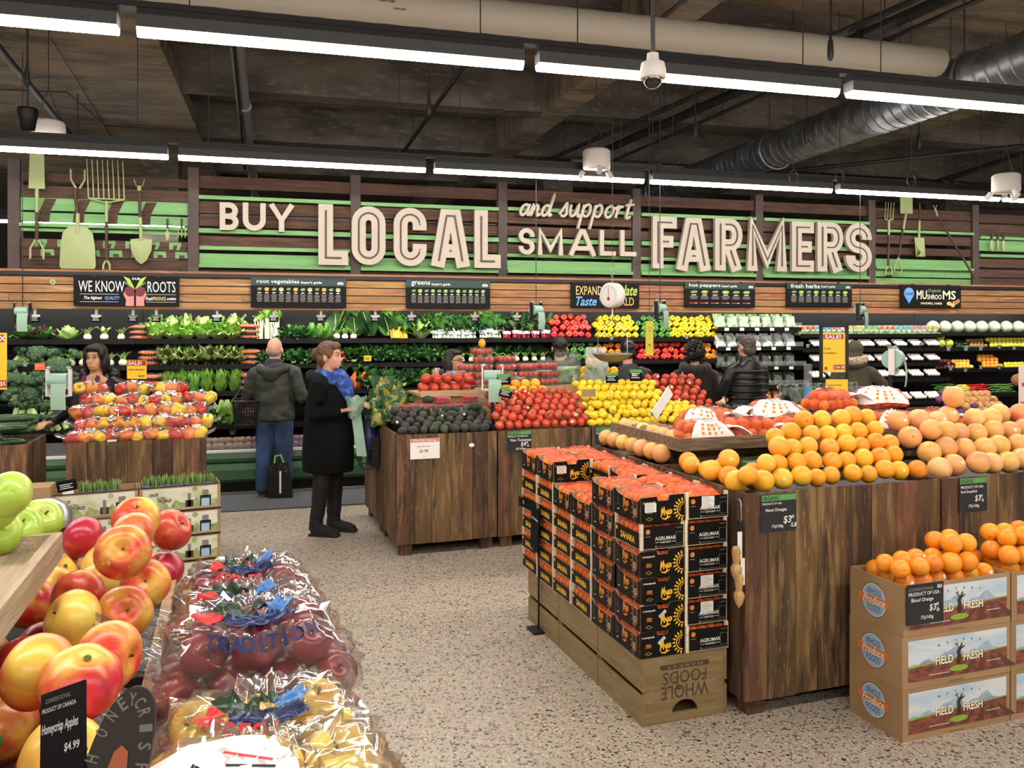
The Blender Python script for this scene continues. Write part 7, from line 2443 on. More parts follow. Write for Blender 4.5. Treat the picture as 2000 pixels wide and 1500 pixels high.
def trousers(t, legs, m_, vox=.012, r=(.10, .075, .06), z0=.09, name='trousers'):
    m = MB()
    rings(m, [(.74, .12, .10, 0, 0), (.82, .15, .12, 0, 0), (.95, .14, .11, 0, 0)], m_)
    for s, (lx, ly) in zip((-1, 1), legs):
        m.tube([(s * .08, 0, .84), (lx * .5 + s * .045, ly * .5 - .01, .46), (lx, ly + .01, z0)], r, m_, 14)
    blob(name, m, t, vox, .02)


def shoes(t, legs, m_, top=.1, r=.045):
    for lx, ly in legs:
        m = MB()
        m.tube([(lx, ly + .01, top), (lx, ly + .02, .05)], [r, r + .004], m_, 12)
        m.tube([(lx, ly + .05, .045), (lx, ly - .05, .05), (lx, ly - .13, .035), (lx, ly - .18, .03)], [.042, .046, .042, .026], m_, 12)
        m.box(lx - .04, lx + .04, ly - .19, ly + .075, .0, .022, m_)
        blob('boot' if top > .12 else 'shoe', m, t, .008, 0)


def cap_hair(t, hm, m_, lumps, vox=.009, disp=.012, name='hair'):
    m = MB()
    for c, r in lumps: m.ell(c, r, m_, 14, 10, hm)
    return blob(name, m, t, vox, disp, _cf)


UP = (0, 0, -1)
YW = -TH
# 1 woman in the long black coat
AR1 = (((-.235, .03, 1.02), (-.16, -.19, 1.05), (.35, -.9, .2)), ((.235, .02, 1.03), (.14, -.2, 1.08), (-.35, -.9, .1)))
LG1 = ((-.09, -.03), (.10, .02))
t, hm = person('woman in profile with brown hair bun, blue scarf and long black coat', 641, 6.84, 666, rad(78) + YW, SKIN, AR1, .0065, -.02, legs=((-.09, .05), (.10, -.02)))
face(t, hm, mat('brown_brow', '6b4a35', .8))
coat(t, [(.53, .19, .215, 0, .0), (.62, .20, .22, 0, 0), (.85, .19, .215, 0, -.005), (1.02, .185, .205, 0, -.01), (1.18, .175, .18, 0, -.01), (1.29, .13, .12, 0, .01), (1.36, .08, .08, 0, .02)], AR1, WCOAT, .011, .014)
m = MB()
for a in range(10):
    q = rad(20 + a * 18); m.ell((.11 * cos(q), .03 + .115 * sin(q), 1.31 + .02 * sin(q)), (.055, .05, .05), BFUR, 10, 8)
blob('fur_collar', m, t, .01, .02, _cf)
m = MB()
for z, r, w_ in ((1.345, .08, .036), (1.30, .095, .042)):
    m.tube([((r * cos(a)), -.015 + (r + .01) * sin(a), z + .012 * sin(3 * a)) for a in [i * pi / 9 for i in range(19)]], w_, SCARF, 10)
m.tube([(-.03, -.10, 1.34), (-.04, -.17, 1.24), (-.02, -.2, 1.12)], [.05, .06, .035], SCARF, 10).tube([(.04, -.1, 1.33), (.04, -.16, 1.25), (.03, -.19, 1.16)], [.05, .05, .03], SCARF, 10)
blob('scarf', m, t, .01, .02, _cl)
cap_hair(t, hm, HAIRBR, [((0, .025, .035), (.083, .098, .09)), ((0, -.025, .078), (.07, .066, .038)), ((0, .06, -.03), (.076, .06, .075)), ((-.068, .0, .02), (.016, .05, .05)), ((.068, .0, .02), (.016, .05, .05)), ((0, .125, .02), (.042, .042, .045)), ((.01, .15, .0), (.03, .03, .045)), ((0, .085, -.10), (.045, .035, .07))])
trousers(t, ((-.09, .05), (.10, -.02)), BPANT, .011, (.095, .07, .058), .15, 'leggings')
shoes(t, ((-.09, .05), (.10, -.02)), BOOT, .2, .055)
MB().tube([(-.10, -.06, 1.33), (-.09, -.17, 1.18), (-.02, -.24, 1.02), (.05, -.25, .85)], .012, SCARF, 8, flat=.3).build('bag_strap', t)
pw = t.location
TW = rad(90) + YW


def wl(t, p):
    return t.matrix_basis @ Vector(p)


k = t.scale[0]
b = thing('handbag', 'navy blue slouchy handbag hanging in front of the black coat', 'handbag', wl(t, (.12, -.33, .68)), TW)
NAVYB = mat('navy_nylon', '1f2a52', .45, bump=(9, .5))
m = MB(); rings(m, [(0, .10, .07, 0, 0), (.03, .13, .10, 0, 0), (.14, .125, .10, 0, 0), (.22, .09, .06, 0, 0), (.27, .04, .03, 0, .01)], NAVYB)
blob('bag_body', m, b, .01, .03)
MB().tube([(0, 0, .25), (.02, .06, .36), (0, .1, .30)], .01, NAVYB, 8).build('handle', b)
b = thing('plastic_produce_bag', 'pale green plastic produce bag in the hands of the woman in the coat', 'bag', wl(t, (-.12, -.26, 1.06)), TW)
m = MB()
m.grid(lambda u, v: (.075 * cos(2 * pi * u) * (.7 + .5 * v), -.02 - .07 * sin(2 * pi * u) * (.6 + .6 * v) - .02 * v, -.06 + .16 * v + .015 * sin(u * 31 + v * 9)), 20, 8, GBAG)
m.build('bag_opening', b)
m = MB()
PGS = mat('pale_green_sheet', '9fc0aa', .4, bump=(20, .3))
m.grid(lambda u, v: (.02 + (u - .5) * .02, -.03 - .05 * v + (u - .5) * .085, -.02 - .36 * v), 4, 8, PGS)
m.build('bag_strip', b)
# 2 bald man from behind
AR2 = (((-.27, .0, 1.02), (-.22, -.16, .98), (.2, -.9, -.1)), ((.27, .0, 1.03), (.2, -.18, .98), (-.2, -.9, .1)))
LG2 = ((-.105, 0), (.105, .02))
t, hm = person('bald man seen from behind in dark olive jacket and blue jeans', 536, 8.33, 658, pi + YW, SKIN, AR2, .0075, -.02, legs=LG2)
cap_hair(t, hm, mat('shaved_stubble', '9b7f70', .7), [((0, .045, -.03), (.071, .06, .055))], .009, 0)
coat(t, [(.78, .205, .145, 0, 0), (.86, .20, .145, 0, 0), (1.05, .195, .14, 0, 0), (1.2, .20, .13, 0, 0), (1.29, .15, .11, 0, .01), (1.36, .08, .08, 0, .02)], AR2, OLIVE, .011, .035, sr=(.085, .08, .072, .055), nm='jacket')
m = MB()
for a in range(9):
    q = rad(10 + a * 20); m.ell((.125 * cos(q), .05 + .08 * sin(q), 1.32 - .05 * sin(q)), (.05, .045, .05), OLIVE, 10, 8)
m.ell((0, .13, 1.24), (.09, .04, .07), OLIVE, 12, 8)
blob('hood', m, t, .011, .02)
m = MB(); rings(m, [(1.31, .105, .09, 0, .03), (1.37, .085, .075, 0, .025), (1.40, .075, .068, 0, .02)], mat('navy_collar', '1b2238', .8)); blob('collar', m, t, .01)
trousers(t, LG2, JEAN, .011, (.115, .088, .075), .06, 'jeans')
shoes(t, LG2, mat('brown_shoe', '3a2c22', .6), .09)
b = thing('shopping_basket', 'black plastic shopping basket on the arm of the bald man', 'basket', wl(t, (.30, -.02, .74)), pi + YW + .3)
m = MB()
BK = mat('black_basket_plastic', '191a1c', .5)
cr = [(-.12, -.19), (.12, -.19), (.12, .19), (-.12, .19)]
for z, s in ((0, .82), (.12, .9), (.235, 1)):
    pts = [(x * s, y * s, z) for x, y in cr]; m.tube(pts + pts[:1], .012 if z > .2 else .008, BK, 6)
for e in range(4):
    a, c = Vector(cr[e]), Vector(cr[(e + 1) % 4])
    for i in range(9):
        f = (i + .5) / 9
        q = a.lerp(c, f); q2 = a.lerp(c, min(1, f + .1))
        m.tube([(q.x * .82, q.y * .82, 0), (q2.x, q2.y, .235)], .005, BK, 4)
        q2 = a.lerp(c, max(0, f - .1)); m.tube([(q.x * .82, q.y * .82, 0), (q2.x, q2.y, .235)], .005, BK, 4)
m.box(-.1, .1, -.155, .155, -.005, .004, BK)
m.build('lattice_tub', b)
for s in (-1, 1): MB().tube([(s * .12, -.1, .235), (s * .05, -.06, .34), (s * .05, .06, .34), (s * .12, .1, .235)], .009, BK, 6).build('handle', b)
p = at(548, 930, 8.25)
b = thing('tote_bag', 'black shiny tote bag with green handles standing between the jeans', 'tote bag', (p.x, p.y, 0), YW + .15)
m = MB(); m.loft([[(-.12, -.05, 0), (.12, -.05, 0), (.12, .05, 0), (-.12, .05, 0)], [(-.12, -.04, .2), (.11, -.05, .2), (.11, .05, .2), (-.12, .05, .2)], [(-.1, -.02, .35), (.07, -.03, .36), (.07, .02, .36), (-.1, .02, .35)]], mat('black_shiny_bag', '151517', .25, bump=(14, .8)), False)
m.rect(-.005, .012, .06, .28, WHP, fr('f', (0, -.052, 0))); m.build('bag_body', b)
MB().tube([(-.06, 0, .34), (-.05, 0, .42), (.0, 0, .43), (.03, 0, .35)], .012, TAGG, 6).build('handle', b)
# 3 woman behind the peppers
AR3 = (((-.26, .02, 1.03), (-.30, -.18, .95), (-.2, -.9, 0)), ((.24, .02, 1.03), (.2, -.12, .92), (0, -.9, -.3)))
t, hm = person('woman with black bob hair, black puffer coat and purple jumper behind the bagged peppers', 188, 7.0, 671, rad(2) + YW, SKIN2, AR3, .007, -.01)
face(t, hm)
cap_hair(t, hm, HAIRB, [((0, .03, .04), (.086, .1, .088)), ((0, -.025, .078), (.076, .07, .04)), ((-.077, .01, -.04), (.03, .06, .09)), ((.08, .01, -.045), (.034, .06, .09)), ((0, .07, -.06), (.085, .055, .09)), ((-.066, -.035, .03), (.024, .04, .06)), ((.068, -.035, .035), (.026, .04, .055))], .009, .004)
coat(t, [(.62, .22, .17, 0, 0), (.9, .21, .165, 0, 0), (1.1, .20, .16, 0, 0), (1.24, .20, .13, 0, 0), (1.30, .14, .10, 0, .03), (1.36, .10, .07, 0, .06)], AR3, BPUFF, .011, .02, sr=(.088, .08, .07, .05), nm='puffer_coat')
m = MB()
for a in range(9):
    q = rad(a * 22.5); m.ell((.125 * cos(q), .06 + .09 * sin(q), 1.35), (.05, .05, .06), BPUFF, 10, 8)
blob('hood', m, t, .011, .01)
MB().prism([(-.05, .0), (.045, 0), (.075, .26), (.05, .28), (.0, .12), (-.05, .28), (-.08, .26)], 0, .012, MAGEN, Matrix.Translation((0, -.155, 1.08)) @ Matrix.Rotation(rad(-14), 4, 'X') @ fr('f')).build('jumper_collar', t)
MB().prism([(-.03, .0), (.03, 0), (.035, .2), (0, .1), (-.035, .2)], 0, .004, SKIN2, Matrix.Translation((0, -.152, 1.14)) @ Matrix.Rotation(rad(-16), 4, 'X') @ fr('f')).build('neck_opening', t)
trousers(t, ((-.09, 0), (.09, 0)), BPANT); shoes(t, ((-.09, 0), (.09, 0)), BOOT)
ARD = (((-.25, .03, 1.02), (-.2, -.16, .96), (.1, -.9, 0)), ((.25, .03, 1.02), (.2, -.16, .96), (-.1, -.9, 0)))
STD = [(.62, .21, .16, 0, 0), (.9, .21, .16, 0, 0), (1.1, .20, .15, 0, 0), (1.24, .19, .125, 0, 0), (1.30, .14, .10, 0, .02), (1.36, .08, .08, 0, .03)]


def hood(t, m_, fur=None, up=0):
    m = MB()
    for a in range(11):
        q = rad(-10 + a * 20); m.ell((.12 * cos(q), .07 + .08 * sin(q), 1.35 - .04 * sin(q) + up), (.05, .05, .055), m_, 10, 8)
    blob('hood', m, t, .011, .015)
    if fur:
        m = MB()
        for a in range(10):
            q = rad(10 + a * 18); m.ell((.14 * cos(q), .10 + .09 * sin(q), 1.38 - .03 * sin(q) + up), (.035, .04, .05), fur, 8, 6)
        blob('fur_trim', m, t, .01, .03, _cf)


# 4 woman with glasses
t, hm = person('woman with long dark hair, glasses and grey scarf in profile behind the red tomatoes', 886, 8.1, 681, rad(62) + YW, SKIN2, ARD, .008, -.01)
face(t, hm)
m = MB()
for s in (-1, 1):
    m.tube([tuple(hm @ Vector((s * .031 + .025 * cos(a), -.098, -.002 + .019 * sin(a)))) for a in [i * pi / 6 for i in range(13)]], .0028, IRIS, 5)
    m.tube([tuple(hm @ Vector((s * .056, -.097, .003))), tuple(hm @ Vector((s * .078, .0, .003)))], .0028, IRIS, 5)
m.tube([tuple(hm @ Vector((-.007, -.099, .004))), tuple(hm @ Vector((.007, -.099, .004)))], .0028, IRIS, 5)
m.build('glasses', t)
cap_hair(t, hm, HAIRB, [((0, .03, .035), (.085, .1, .088)), ((0, -.02, .078), (.07, .07, .038)), ((-.07, .04, -.08), (.04, .06, .14)), ((.07, .04, -.08), (.04, .06, .14)), ((0, .08, -.1), (.085, .05, .14))], .009, .006)
coat(t, STD, ARD, BPUFF, nm='black_coat'); hood(t, BPUFF, FUR)
m = MB()
for j in range(2): m.tube([(.1 * cos(a), -.01 + .1 * sin(a), 1.33 + .03 * j) for a in [i * pi / 8 for i in range(17)]], .035, SCARFG, 8)
m.tube([(-.05, -.1, 1.33), (-.04, -.16, 1.15)], [.045, .04], SCARFG, 8)
blob('scarf', m, t, .01, .01)
trousers(t, ((-.09, 0), (.09, 0)), BPANT); shoes(t, ((-.09, 0), (.09, 0)), BOOT)
# 5 .. 9 shoppers further back
for (lab, px, d, cr, yw, mt, hr, hk) in (('dark haired person from behind in dusk blue coat with olive hood', 1093, 8.55, 656, 180, NVCOAT, HAIRB, 'short'), ('person in a black beanie behind the hanging scale pan', 1226, 8.7, 664, 180, BPUFF, DARK, 'beanie'),
                                         ('woman with dark curly hair and brown coat, tan strap on the shoulder', 1357, 8.9, 669, 172, BRCOAT, HAIRB, 'curly'), ('man with grey cropped hair and black quilted jacket from behind', 1459, 8.5, 653, 205, BPUFF, HAIRG, 'grey'),
                                         ('shopper in olive parka with fur trimmed hood reaching past the sale sign', 1668, 9.35, 668, 150, PARKA, HAIRB, 'parka')):
    arms = ARD if hk != 'parka' else (((-.3, -.16, 1.12), (-.42, -.36, .98), (-.5, -.8, -.3)), ARD[1])
    if hk == 'grey': arms = (((-.27, -.04, 1.05), (-.06, -.24, 1.02), (1, -.3, 0)), ((.27, -.04, 1.05), (.06, -.24, 1.02), (-1, -.3, 0)))
    t, hm = person(lab, px, d, cr, rad(yw) + YW, SKIN if hk != 'short' else SKIN2, arms, .011, -.02 if hk != 'parka' else -.08)
    st = [(r[0], r[1] * (1.0 if hk != 'curly' else 1.08), r[2], r[3], r[4]) for r in STD]
    c_ = coat(t, st, arms, mt, .012, .025 if hk != 'grey' else .01, nm='coat' if hk != 'grey' else 'quilted_jacket')
    if hk == 'grey':
        for z in range(9):
            q = .72 + z * .066
            rr_ = (.212 if q < 1.05 else .205, .163 if q < 1.05 else .152)
            MB().tube([(rr_[0] * cos(a), rr_[1] * sin(a), q) for a in [i * pi / 12 for i in range(25)]], .014, mt, 8).build('quilt_roll', t)
        m = MB(); rings(m, [(1.3, .1, .09, 0, .02), (1.40, .08, .07, 0, .015)], mt); blob('collar', m, t, .01)
        MB().tube([tuple(hm @ Vector((.076, -.09, .005))), tuple(hm @ Vector((.08, .02, .0)))], .003, IRIS, 6).tube([tuple(hm @ Vector((-.076, -.09, .005))), tuple(hm @ Vector((-.08, .02, .0)))], .003, IRIS, 6).build('glasses_arms', t)
    if hk in ('short', 'grey'):
        cap_hair(t, hm, hr, [((0, .03, .035), (.08, .096, .085)), ((0, -.02, .075), (.068, .07, .036)), ((0, .06, -.04), (.074, .055, .06))], .01, .02 if hk == 'short' else .004)
    if hk == 'short': hood(t, OLIVE)
    if hk == 'beanie': cap_hair(t, hm, mt, [((0, .02, .04), (.086, .104, .1)), ((0, .05, -.02), (.08, .07, .07))], .01, .003, 'beanie')
    if hk == 'curly':
        m = MB()
        for i in range(90):
            z = 1 - 1.5 * (i + .5) / 90
            q = math.sqrt(max(0, 1 - z * z)); a = i * 2.4
            c = Vector((.10 * q * cos(a), .03 + .11 * q * sin(a), .01 + .12 * z))
            if c.y < -.05 and c.z < .04: continue
            m.tube([tuple(hm @ (c + Vector((.016 * cos(s * 1.2 + i), .016 * sin(s * 1.2 + i), -.011 * s + .02)))) for s in range(7)], .011, HAIRBR if i % 9 == 0 else hr, 6)
        m.ell((0, .03, .0), (.095, .1, .1), hr, 14, 10, hm)
        m.build('curly_hair', t)
        m = MB()
        for a in range(14):
            q = rad(a * 26); m.ell((.13 * cos(q), .03 + .1 * sin(q), 1.34 - .02 * sin(q)), (.055, .05, .06), mt, 10, 8)
        blob('cowl_collar', m, t, .011, .02)
        MB().tube([(.13, .06, 1.33), (.16, .155, 1.2), (.16, .18, .98)], .011, TAN, 8).build('shoulder_strap', t)
    if hk == 'parka': hood(t, mt, FUR, .05); cap_hair(t, hm, mt, [((0, .02, .035), (.098, .115, .105)), ((0, .06, -.06), (.1, .08, .1))], .011, .01, 'raised_hood')
    trousers(t, ((-.09, 0), (.09, 0)), BPANT if hk != 'grey' else mat('charcoal_trousers', '2b2c2f', .8)); shoes(t, ((-.09, 0), (.09, 0)), BOOT)
# ---------------------------------------------------------------- signs on the fascia
SGY = FY - .03
BOARD = mat('black_sign_board', '101113', .6, spec=.2)
DKGREEN = mat('dark_green_heading', '1f3d37', .5)
GOLDP = mat('gold_print', 'e8c66a', .5)
LBLP = mat('sky_blue_print', '6aa5e0', .5)
LMP = mat('leaf_green_print', 'a9c243', .5)
PINKP = mat('pink_print', 'd98a86', .6)


def board(label, px0, px1, py0, py1):
    a, b = on_y(px0, py1, SGY), on_y(px1, py0, SGY)
    t = thing('hanging_sign', label, 'sign', (a.x, SGY, a.z))
    W, h = b.x - a.x, b.z - a.z
    m = MB().box(0, W, -.008, .012, 0, h, BOARD)
    for x in (.18, .78): m.box(W * x, W * x + .03, -.011, .012, h - .01, h + .012, BLACK)
    return t, m, W, h, fr('f', (0, -.0085, 0))


t, m, W, h, T = board('black sign reading WE KNOW our ROOTS with hands holding beets', 144, 350, 540, 597)
m.text('WE KNOW', W * .26, h * .64, W * .43, h * .36, WHP, T, bold=.0).text('ROOTS', W * .83, h * .64, W * .27, h * .36, WHP, T, bold=.0).text('OUR', W * .585, h * .9, W * .08, h * .08, WHP, T)
m.text('The highest', W * .18, h * .25, W * .17, h * .13, WHP, T, shear=.3).text('QUALITY', W * .36, h * .25, W * .14, h * .13, LBLP, T).text('Fresh', W * .71, h * .25, W * .07, h * .12, WHP, T, shear=.3).text('PRODUCE', W * .81, h * .25, W * .12, h * .12, GOLDP, T).text('available', W * .925, h * .25, W * .09, h * .09, WHP, T, shear=.3)
for a in (.06, .68):
    for y in (.38, .13): m.rect(W * a, W * (a + .36 if a < .5 else .97), h * y, h * (y + .01), WHP, T, .0004)
for s in (-1, 1):
    m.face([(W * (.575 + s * x), h * y) for x, y in ((.01, .0), (.09, .0), (.085, .2), (.11, .38), (.09, .58), (.05, .66), (.01, .5))][::(1 if s > 0 else -1)], PINKP, T, .0008)
    m.disc(W * (.575 + s * .045), h * .48, h * .17, mat('beet_print', '6b2434', .5), T, .0012, 16)
    for q in (0, 1): m.face([(W * .575, h * .55), (W * (.575 + s * (.05 + .03 * q)), h * (.9 - .12 * q)), (W * (.575 + s * .11), h * (.98 - .2 * q)), (W * (.575 + s * .06), h * (.72 - .05 * q))][::s], GREENP if q else LMP, T, .0016)
m.build('sign_board', t)


def guide(label, px0, px1, py0, py1, head_, n, cols, therm=False):
    t, m, W, h, T = board(label, px0, px1, py0, py1)
    m.rect(0, W, h * .74, h, DKGREEN, T, .0004)
    w1 = W * (.44 if len(head_) > 7 else .22)
    m.text(head_, W * .06 + w1 / 2, h * .865, w1, h * .17, WHP, T, z=.001, bold=.01).text("buyer's guide", W * .08 + w1 + W * .11, h * .85, W * .22, h * .11, WHP, T, z=.001)
    for k in range(5): m.rect(W * (.905 + .014 * k), W * (.914 + .014 * k), h * .81, h * (.87 + .02 * (k % 2) + .02 * (k == 2)), WHP, T, .001)
    m.rect(W * .905, W * .972, h * .79, h * .80, WHP, T, .001)
    for i in range(n):
        x = W * (.05 + .9 * (i + .5) / n)
        c = cols[i % len(cols)]
        m.disc(x, h * .61, W * .3 / n, c, T, .0006, 9, h * (.04 + .03 * (i % 2)))
        m.face([(x - W * .25 / n, h * .62), (x - W * .1 / n, h * .67), (x + W * .32 / n, h * .66), (x + W * .1 / n, h * .58)], LMP if i % 2 else GREENP, T, .0008)
        m.rect(x - W * .2 / n, x + W * .2 / n, h * .48, h * .51, WHP, T, .0006)
        for k in range(6 if not therm else 3):
            q = W * (.36 - .05 * ((i + k) % 3)) / n
            m.rect(x - q, x + q, h * (.42 - .045 * k), h * (.445 - .045 * k), GRP, T, .0006)
        if therm: m.rect(x - W * .3 / n, x + W * .3 / n, h * .16, h * .185, WHP, T, .0006).rect(x - W * .3 / n, x + W * .1 / n, h * .155, h * .19, REDP, T, .0008).disc(x - W * .3 / n, h * .172, h * .03, REDP, T, .001, 10)
    m.build('sign_board', t)


VEG = [mat('print_' + c, h_, .6) for c, h_ in (('beet', '8a3a52'), ('carrot', 'e08a3a'), ('tan', 'd9b48a'), ('cream', 'eadfc4'))]
guide('black and green root vegetables buyer guide board', 490, 676, 545, 600, 'root vegetables', 12, VEG)
guide('black and green greens buyer guide board', 793, 957, 549, 602, 'greens', 12, [GREENP, LMP, mat('print_sage', '7f9a72', .6)])
guide('black and green hot peppers buyer guide board', 1337, 1474, 553, 600, 'hot peppers', 6, [LMP, GREENP, REDP, LMP], True)
guide('black and green fresh herbs buyer guide board', 1536, 1663, 554, 599, 'fresh herbs', 8, [GREENP, LMP])
t, m, W, h, T = board('black sign reading expand your palate, taste the world, behind the scale', 1115, 1248, 553, 601)
m.text('EXPAND', W * .26, h * .68, W * .38, h * .34, GOLDP, T, bold=.0).text('Your', W * .56, h * .68, W * .12, h * .3, LMP, T, shear=.3).text('Palate', W * .80, h * .7, W * .34, h * .42, LMP, T, shear=.35).text('Taste', W * .22, h * .26, W * .3, h * .36, LBLP, T, shear=.35).text('THE', W * .43, h * .34, W * .06, h * .08, LBLP, T).text('WORLD', W * .72, h * .26, W * .4, h * .32, GOLDP, T, bold=.0)
m.build('sign_board', t)
t, m, W, h, T = board('black organic mushrooms sign with a blue local drop mark', 1759, 1876, 558, 600)
m.prism([(W * .13 + W * .08 * cos(a), h * .62 + W * .08 * sin(a)) for a in [rad(-30 + 240 * i / 14) for i in range(15)]] + [(W * .13, h * .16)], 0, .001, LBLP, T).text('Local', W * .13, h * .62, W * .12, h * .15, NAVY, T, z=.0016)
m.text('MU', W * .34, h * .56, W * .17, h * .4, CREAM, T).text('SHROO', W * .55, h * .47, W * .24, h * .22, CREAM, T).text('MS', W * .80, h * .56, W * .22, h * .4, CREAM, T).text('Organic', W * .55, h * .74, W * .22, h * .2, GREENP, T, shear=.3).text('WINDMILL FARMS', W * .5, h * .18, W * .36, h * .1, CREAM, T)
for k, (x, y, r) in enumerate(((.80, .18, .09), (.90, .22, .1), (.86, .10, .07), (.95, .3, .06))): m.disc(W * x, h * y, W * r * .5, (GOLDP, TAN)[k % 2], T, .001 + .0003 * k, 12, h * .09)
m.build('sign_board', t)
MB().disc(0, 0, .02, TAGG, fr('f'), .002, 14).disc(0, 0, .024, WHP, fr('f'), .001, 14).build('round_sticker', None, on_y(103, 551, FY - .004), 0, 'round green sticker on the fascia planks', 'sticker')

# ---------------------------------------------------------------- bag rolls, scale, sale signs
ROLL = mat('pale_green_bag_roll', '8fb5a5', .3, layers=[('a9cabb', 60, .45, .6)], stretch=(1, 1, 12), bump=(60, .2))


def bag_roll(label, px, py, d, post=None, turn=0, r=.058, l=.17, hang=0):
    p = at(px, py, d)
    t = thing('bag_roll_dispenser', label, 'bag dispenser', p, YW + turn)
    MB().tube([(-l / 2, 0, 0), (l / 2, 0, 0)], r, ROLL, 24).build('bag_roll', t)
    m = MB()
    for s in (-1, 1):
        m.box(s * (l / 2 + .012) - .006, s * (l / 2 + .012) + .006, -.02, .02, -.11, .08, BLACK if hang else WHITE)
        m.tube([(s * (l / 2 + .018), 0, .085), (s * (l / 2 - .01), 0, .085)], .012, STEEL, 8)
    m.box(-l / 2, l / 2, -.012, .012, -.115, -.1, BLACK if hang else WHITE).tube([(0, -.03, -.11), (0, -.035, -.07)], .006, WHITE, 6)
    m.build('holder', t)
    MB().grid(lambda u, v: (.02 + (u - .5) * .1, -r - .004 - .01 * sin(v * 3), -.02 - .18 * v), 4, 6, PGS).build('loose_bag', t)
    if post: MB().tube([(0, .02, -.1), (0, .02, post - p.z)], .014, BLACK, 10).box(-.1, .1, -.08, .12, post - p.z, post - p.z + .012, BLACK).build('post', t)
    if hang: MB().tube([(0, 0, .0), (0, 0, ceil_z(p.x, p.y) - p.z)], .004, PIPE, 8).build('bracket', t)
    return t


bag_roll('green bag roll on a black floor post beside the bagged peppers', 115, 743, 5.75, 0, .1, .05, .125)
bag_roll('green bag roll on a post among the tomatoes', 962, 735, 6.55, zB + .02, .0, .05, .135)
bag_roll('green bag roll on a post behind the mandarin bags', 1745, 701, 6.0, zA + .05, 1.0, .07)
bag_roll('green bag roll hanging before the red chard', 1047, 606, 8.7, None, .8, .052, .12, 2.3)
bag_roll('green bag roll hanging before the green peppers', 1289, 603, 8.6, None, .8, .052, .12, 2.3)
bag_roll('green bag roll hanging below the fresh herbs board', 1680, 606, 9.3, None, .8, .052, .12, 2.3)
bag_roll('green bag roll hanging at the end of the roots sign', 44, 608, 8.2, None, .1, .045, .12, 2.3)
p = at(1196, 577, 7.1)
t = thing('hanging_scale', 'white round dial hanging scale with a steel pan', 'scale', p, YW - .8)
DR = Matrix.Rotation(pi / 2, 4, 'X')
MB().lathe([(.001, -.05), (.10, -.05), (.108, -.04), (.108, .04), (.10, .05), (.001, .05)], WHITE, 28, DR).build('dial_case', t)
m = MB().disc(0, 0, .092, WHP, fr('f', (0, -.052, 0)), 0, 28)
for i in range(20): m.rect(-.0015, .0015, .07, .084, INK, fr('f', (0, -.053, 0)) @ Matrix.Rotation(i * pi / 10, 4, 'Z'))
m.rect(-.003, .003, -.05, .06, REDP, fr('f', (0, -.054, 0))).disc(0, -.03, .016, REDP, fr('f', (0, -.054, 0)), 0, 10)
m.build('dial_face', t)
m = MB()
for i in range(3): m.tube([(.012 * cos(a), 0, .135 + .045 * i + .02 * sin(a)) for a in [k * pi / 6 for k in range(13)]], .003, STEEL, 6)
m.tube([(0, 0, .25), (0, 0, ceil_z(p.x, p.y) - p.z)], .0025, PIPE, 6).build('chain', t)
m = MB().tube([(0, 0, -.105), (0, 0, -.16), (.015, 0, -.18), (0, 0, -.2)], .006, STEEL, 6)
for s in (-1, 1): m.tube([(0, 0, -.2), (s * .16, 0, -.33), (s * .16, 0, -.5)], .004, STEEL, 6)
m.build('hanger_rods', t)
MB().lathe([(.03, -.57), (.10, -.56), (.15, -.53), (.175, -.50), (.18, -.497), (.146, -.525), (.09, -.553), (.001, -.562)], mat('steel_pan', '85847f', .45, .7), 28).build('pan', t)


def sale_card(label, px0, px1, py0, py1, d, parts, stand, frame_=None, yel=TAGY, name='sale_sign'):
    a, b = at(px0, py1, d), at(px1, py0, d)
    W, h = (b - a).xy.length, b.z - a.z
    t = thing(name, label, 'sign', a, YW)
    T = fr('f')
    m = MB().box(0, W, 0, .004, 0, h, yel)
    for s, x, y, w_, hh, mt in parts:
        if s: m.text(s, W * x, h * y, W * w_, h * hh, mt, T, z=.0016)
        else: m.rect(W * (x - w_ / 2), W * (x + w_ / 2), h * (y - hh / 2), h * (y + hh / 2), mt, T, .0008)
    m.build('card', t)
    if frame_:
        f = MB()
        for q in ((-.03, 0, -.06, h + .07), (W, W + .03, -.06, h + .07)): f.box(q[0], q[1], -.006, .012, q[2], q[3], BLACK)
        f.box(-.03, W + .03, -.006, .012, -.08, -.06, BLACK).box(-.03, W + .03, -.006, .012, h + .05, h + .07, BLACK)
        f.build('black_frame', t)
    MB().tube([(W / 2, .01, 0 if not frame_ else -.06), (W / 2, .01, stand - a.z)], .003 if stand > 3 else .005 if not frame_ else .012, PIPE if stand > 3 else STEEL, 8).build('stem', t)
    return t


RB = mat('sale_red', 'a8322a', .5)
sale_card('yellow SALE sign for cute cumbers in a black frame', 1607, 1651, 650, 727, 7.7, [('', .47, .90, .9, .12, RB), ('SALE!', .45, .90, .72, .09, WHP), ('Cute', .2, .60, .3, .05, INK), ('Cumbers', .32, .49, .58, .05, INK), ('', .72, .13, .5, .12, RB), ('2 for $6', .74, .13, .46, .08, WHP), ('', .14, .10, .12, .07, RB)], .98, True)
sale_card('small yellow card for organic red baby potatoes on a clear clip', 1613, 1656, 741, 766, 7.5, [('Organic Red Baby', .4, .55, .66, .12, INK), ('Potato', .2, .38, .26, .12, INK), ('3 for $6', .78, .14, .3, .16, INK)], .962)
sale_card('yellow SALE card on a thin pole above the bagged peppers', 248, 286, 703, 740, 6.1, [('', .5, .84, .96, .28, RB), ('SALE!', .42, .84, .7, .2, WHP), ('Rainbow Bell Peppers', .5, .48, .8, .1, INK), ('$4.99', .75, .14, .3, .12, INK)], .93)
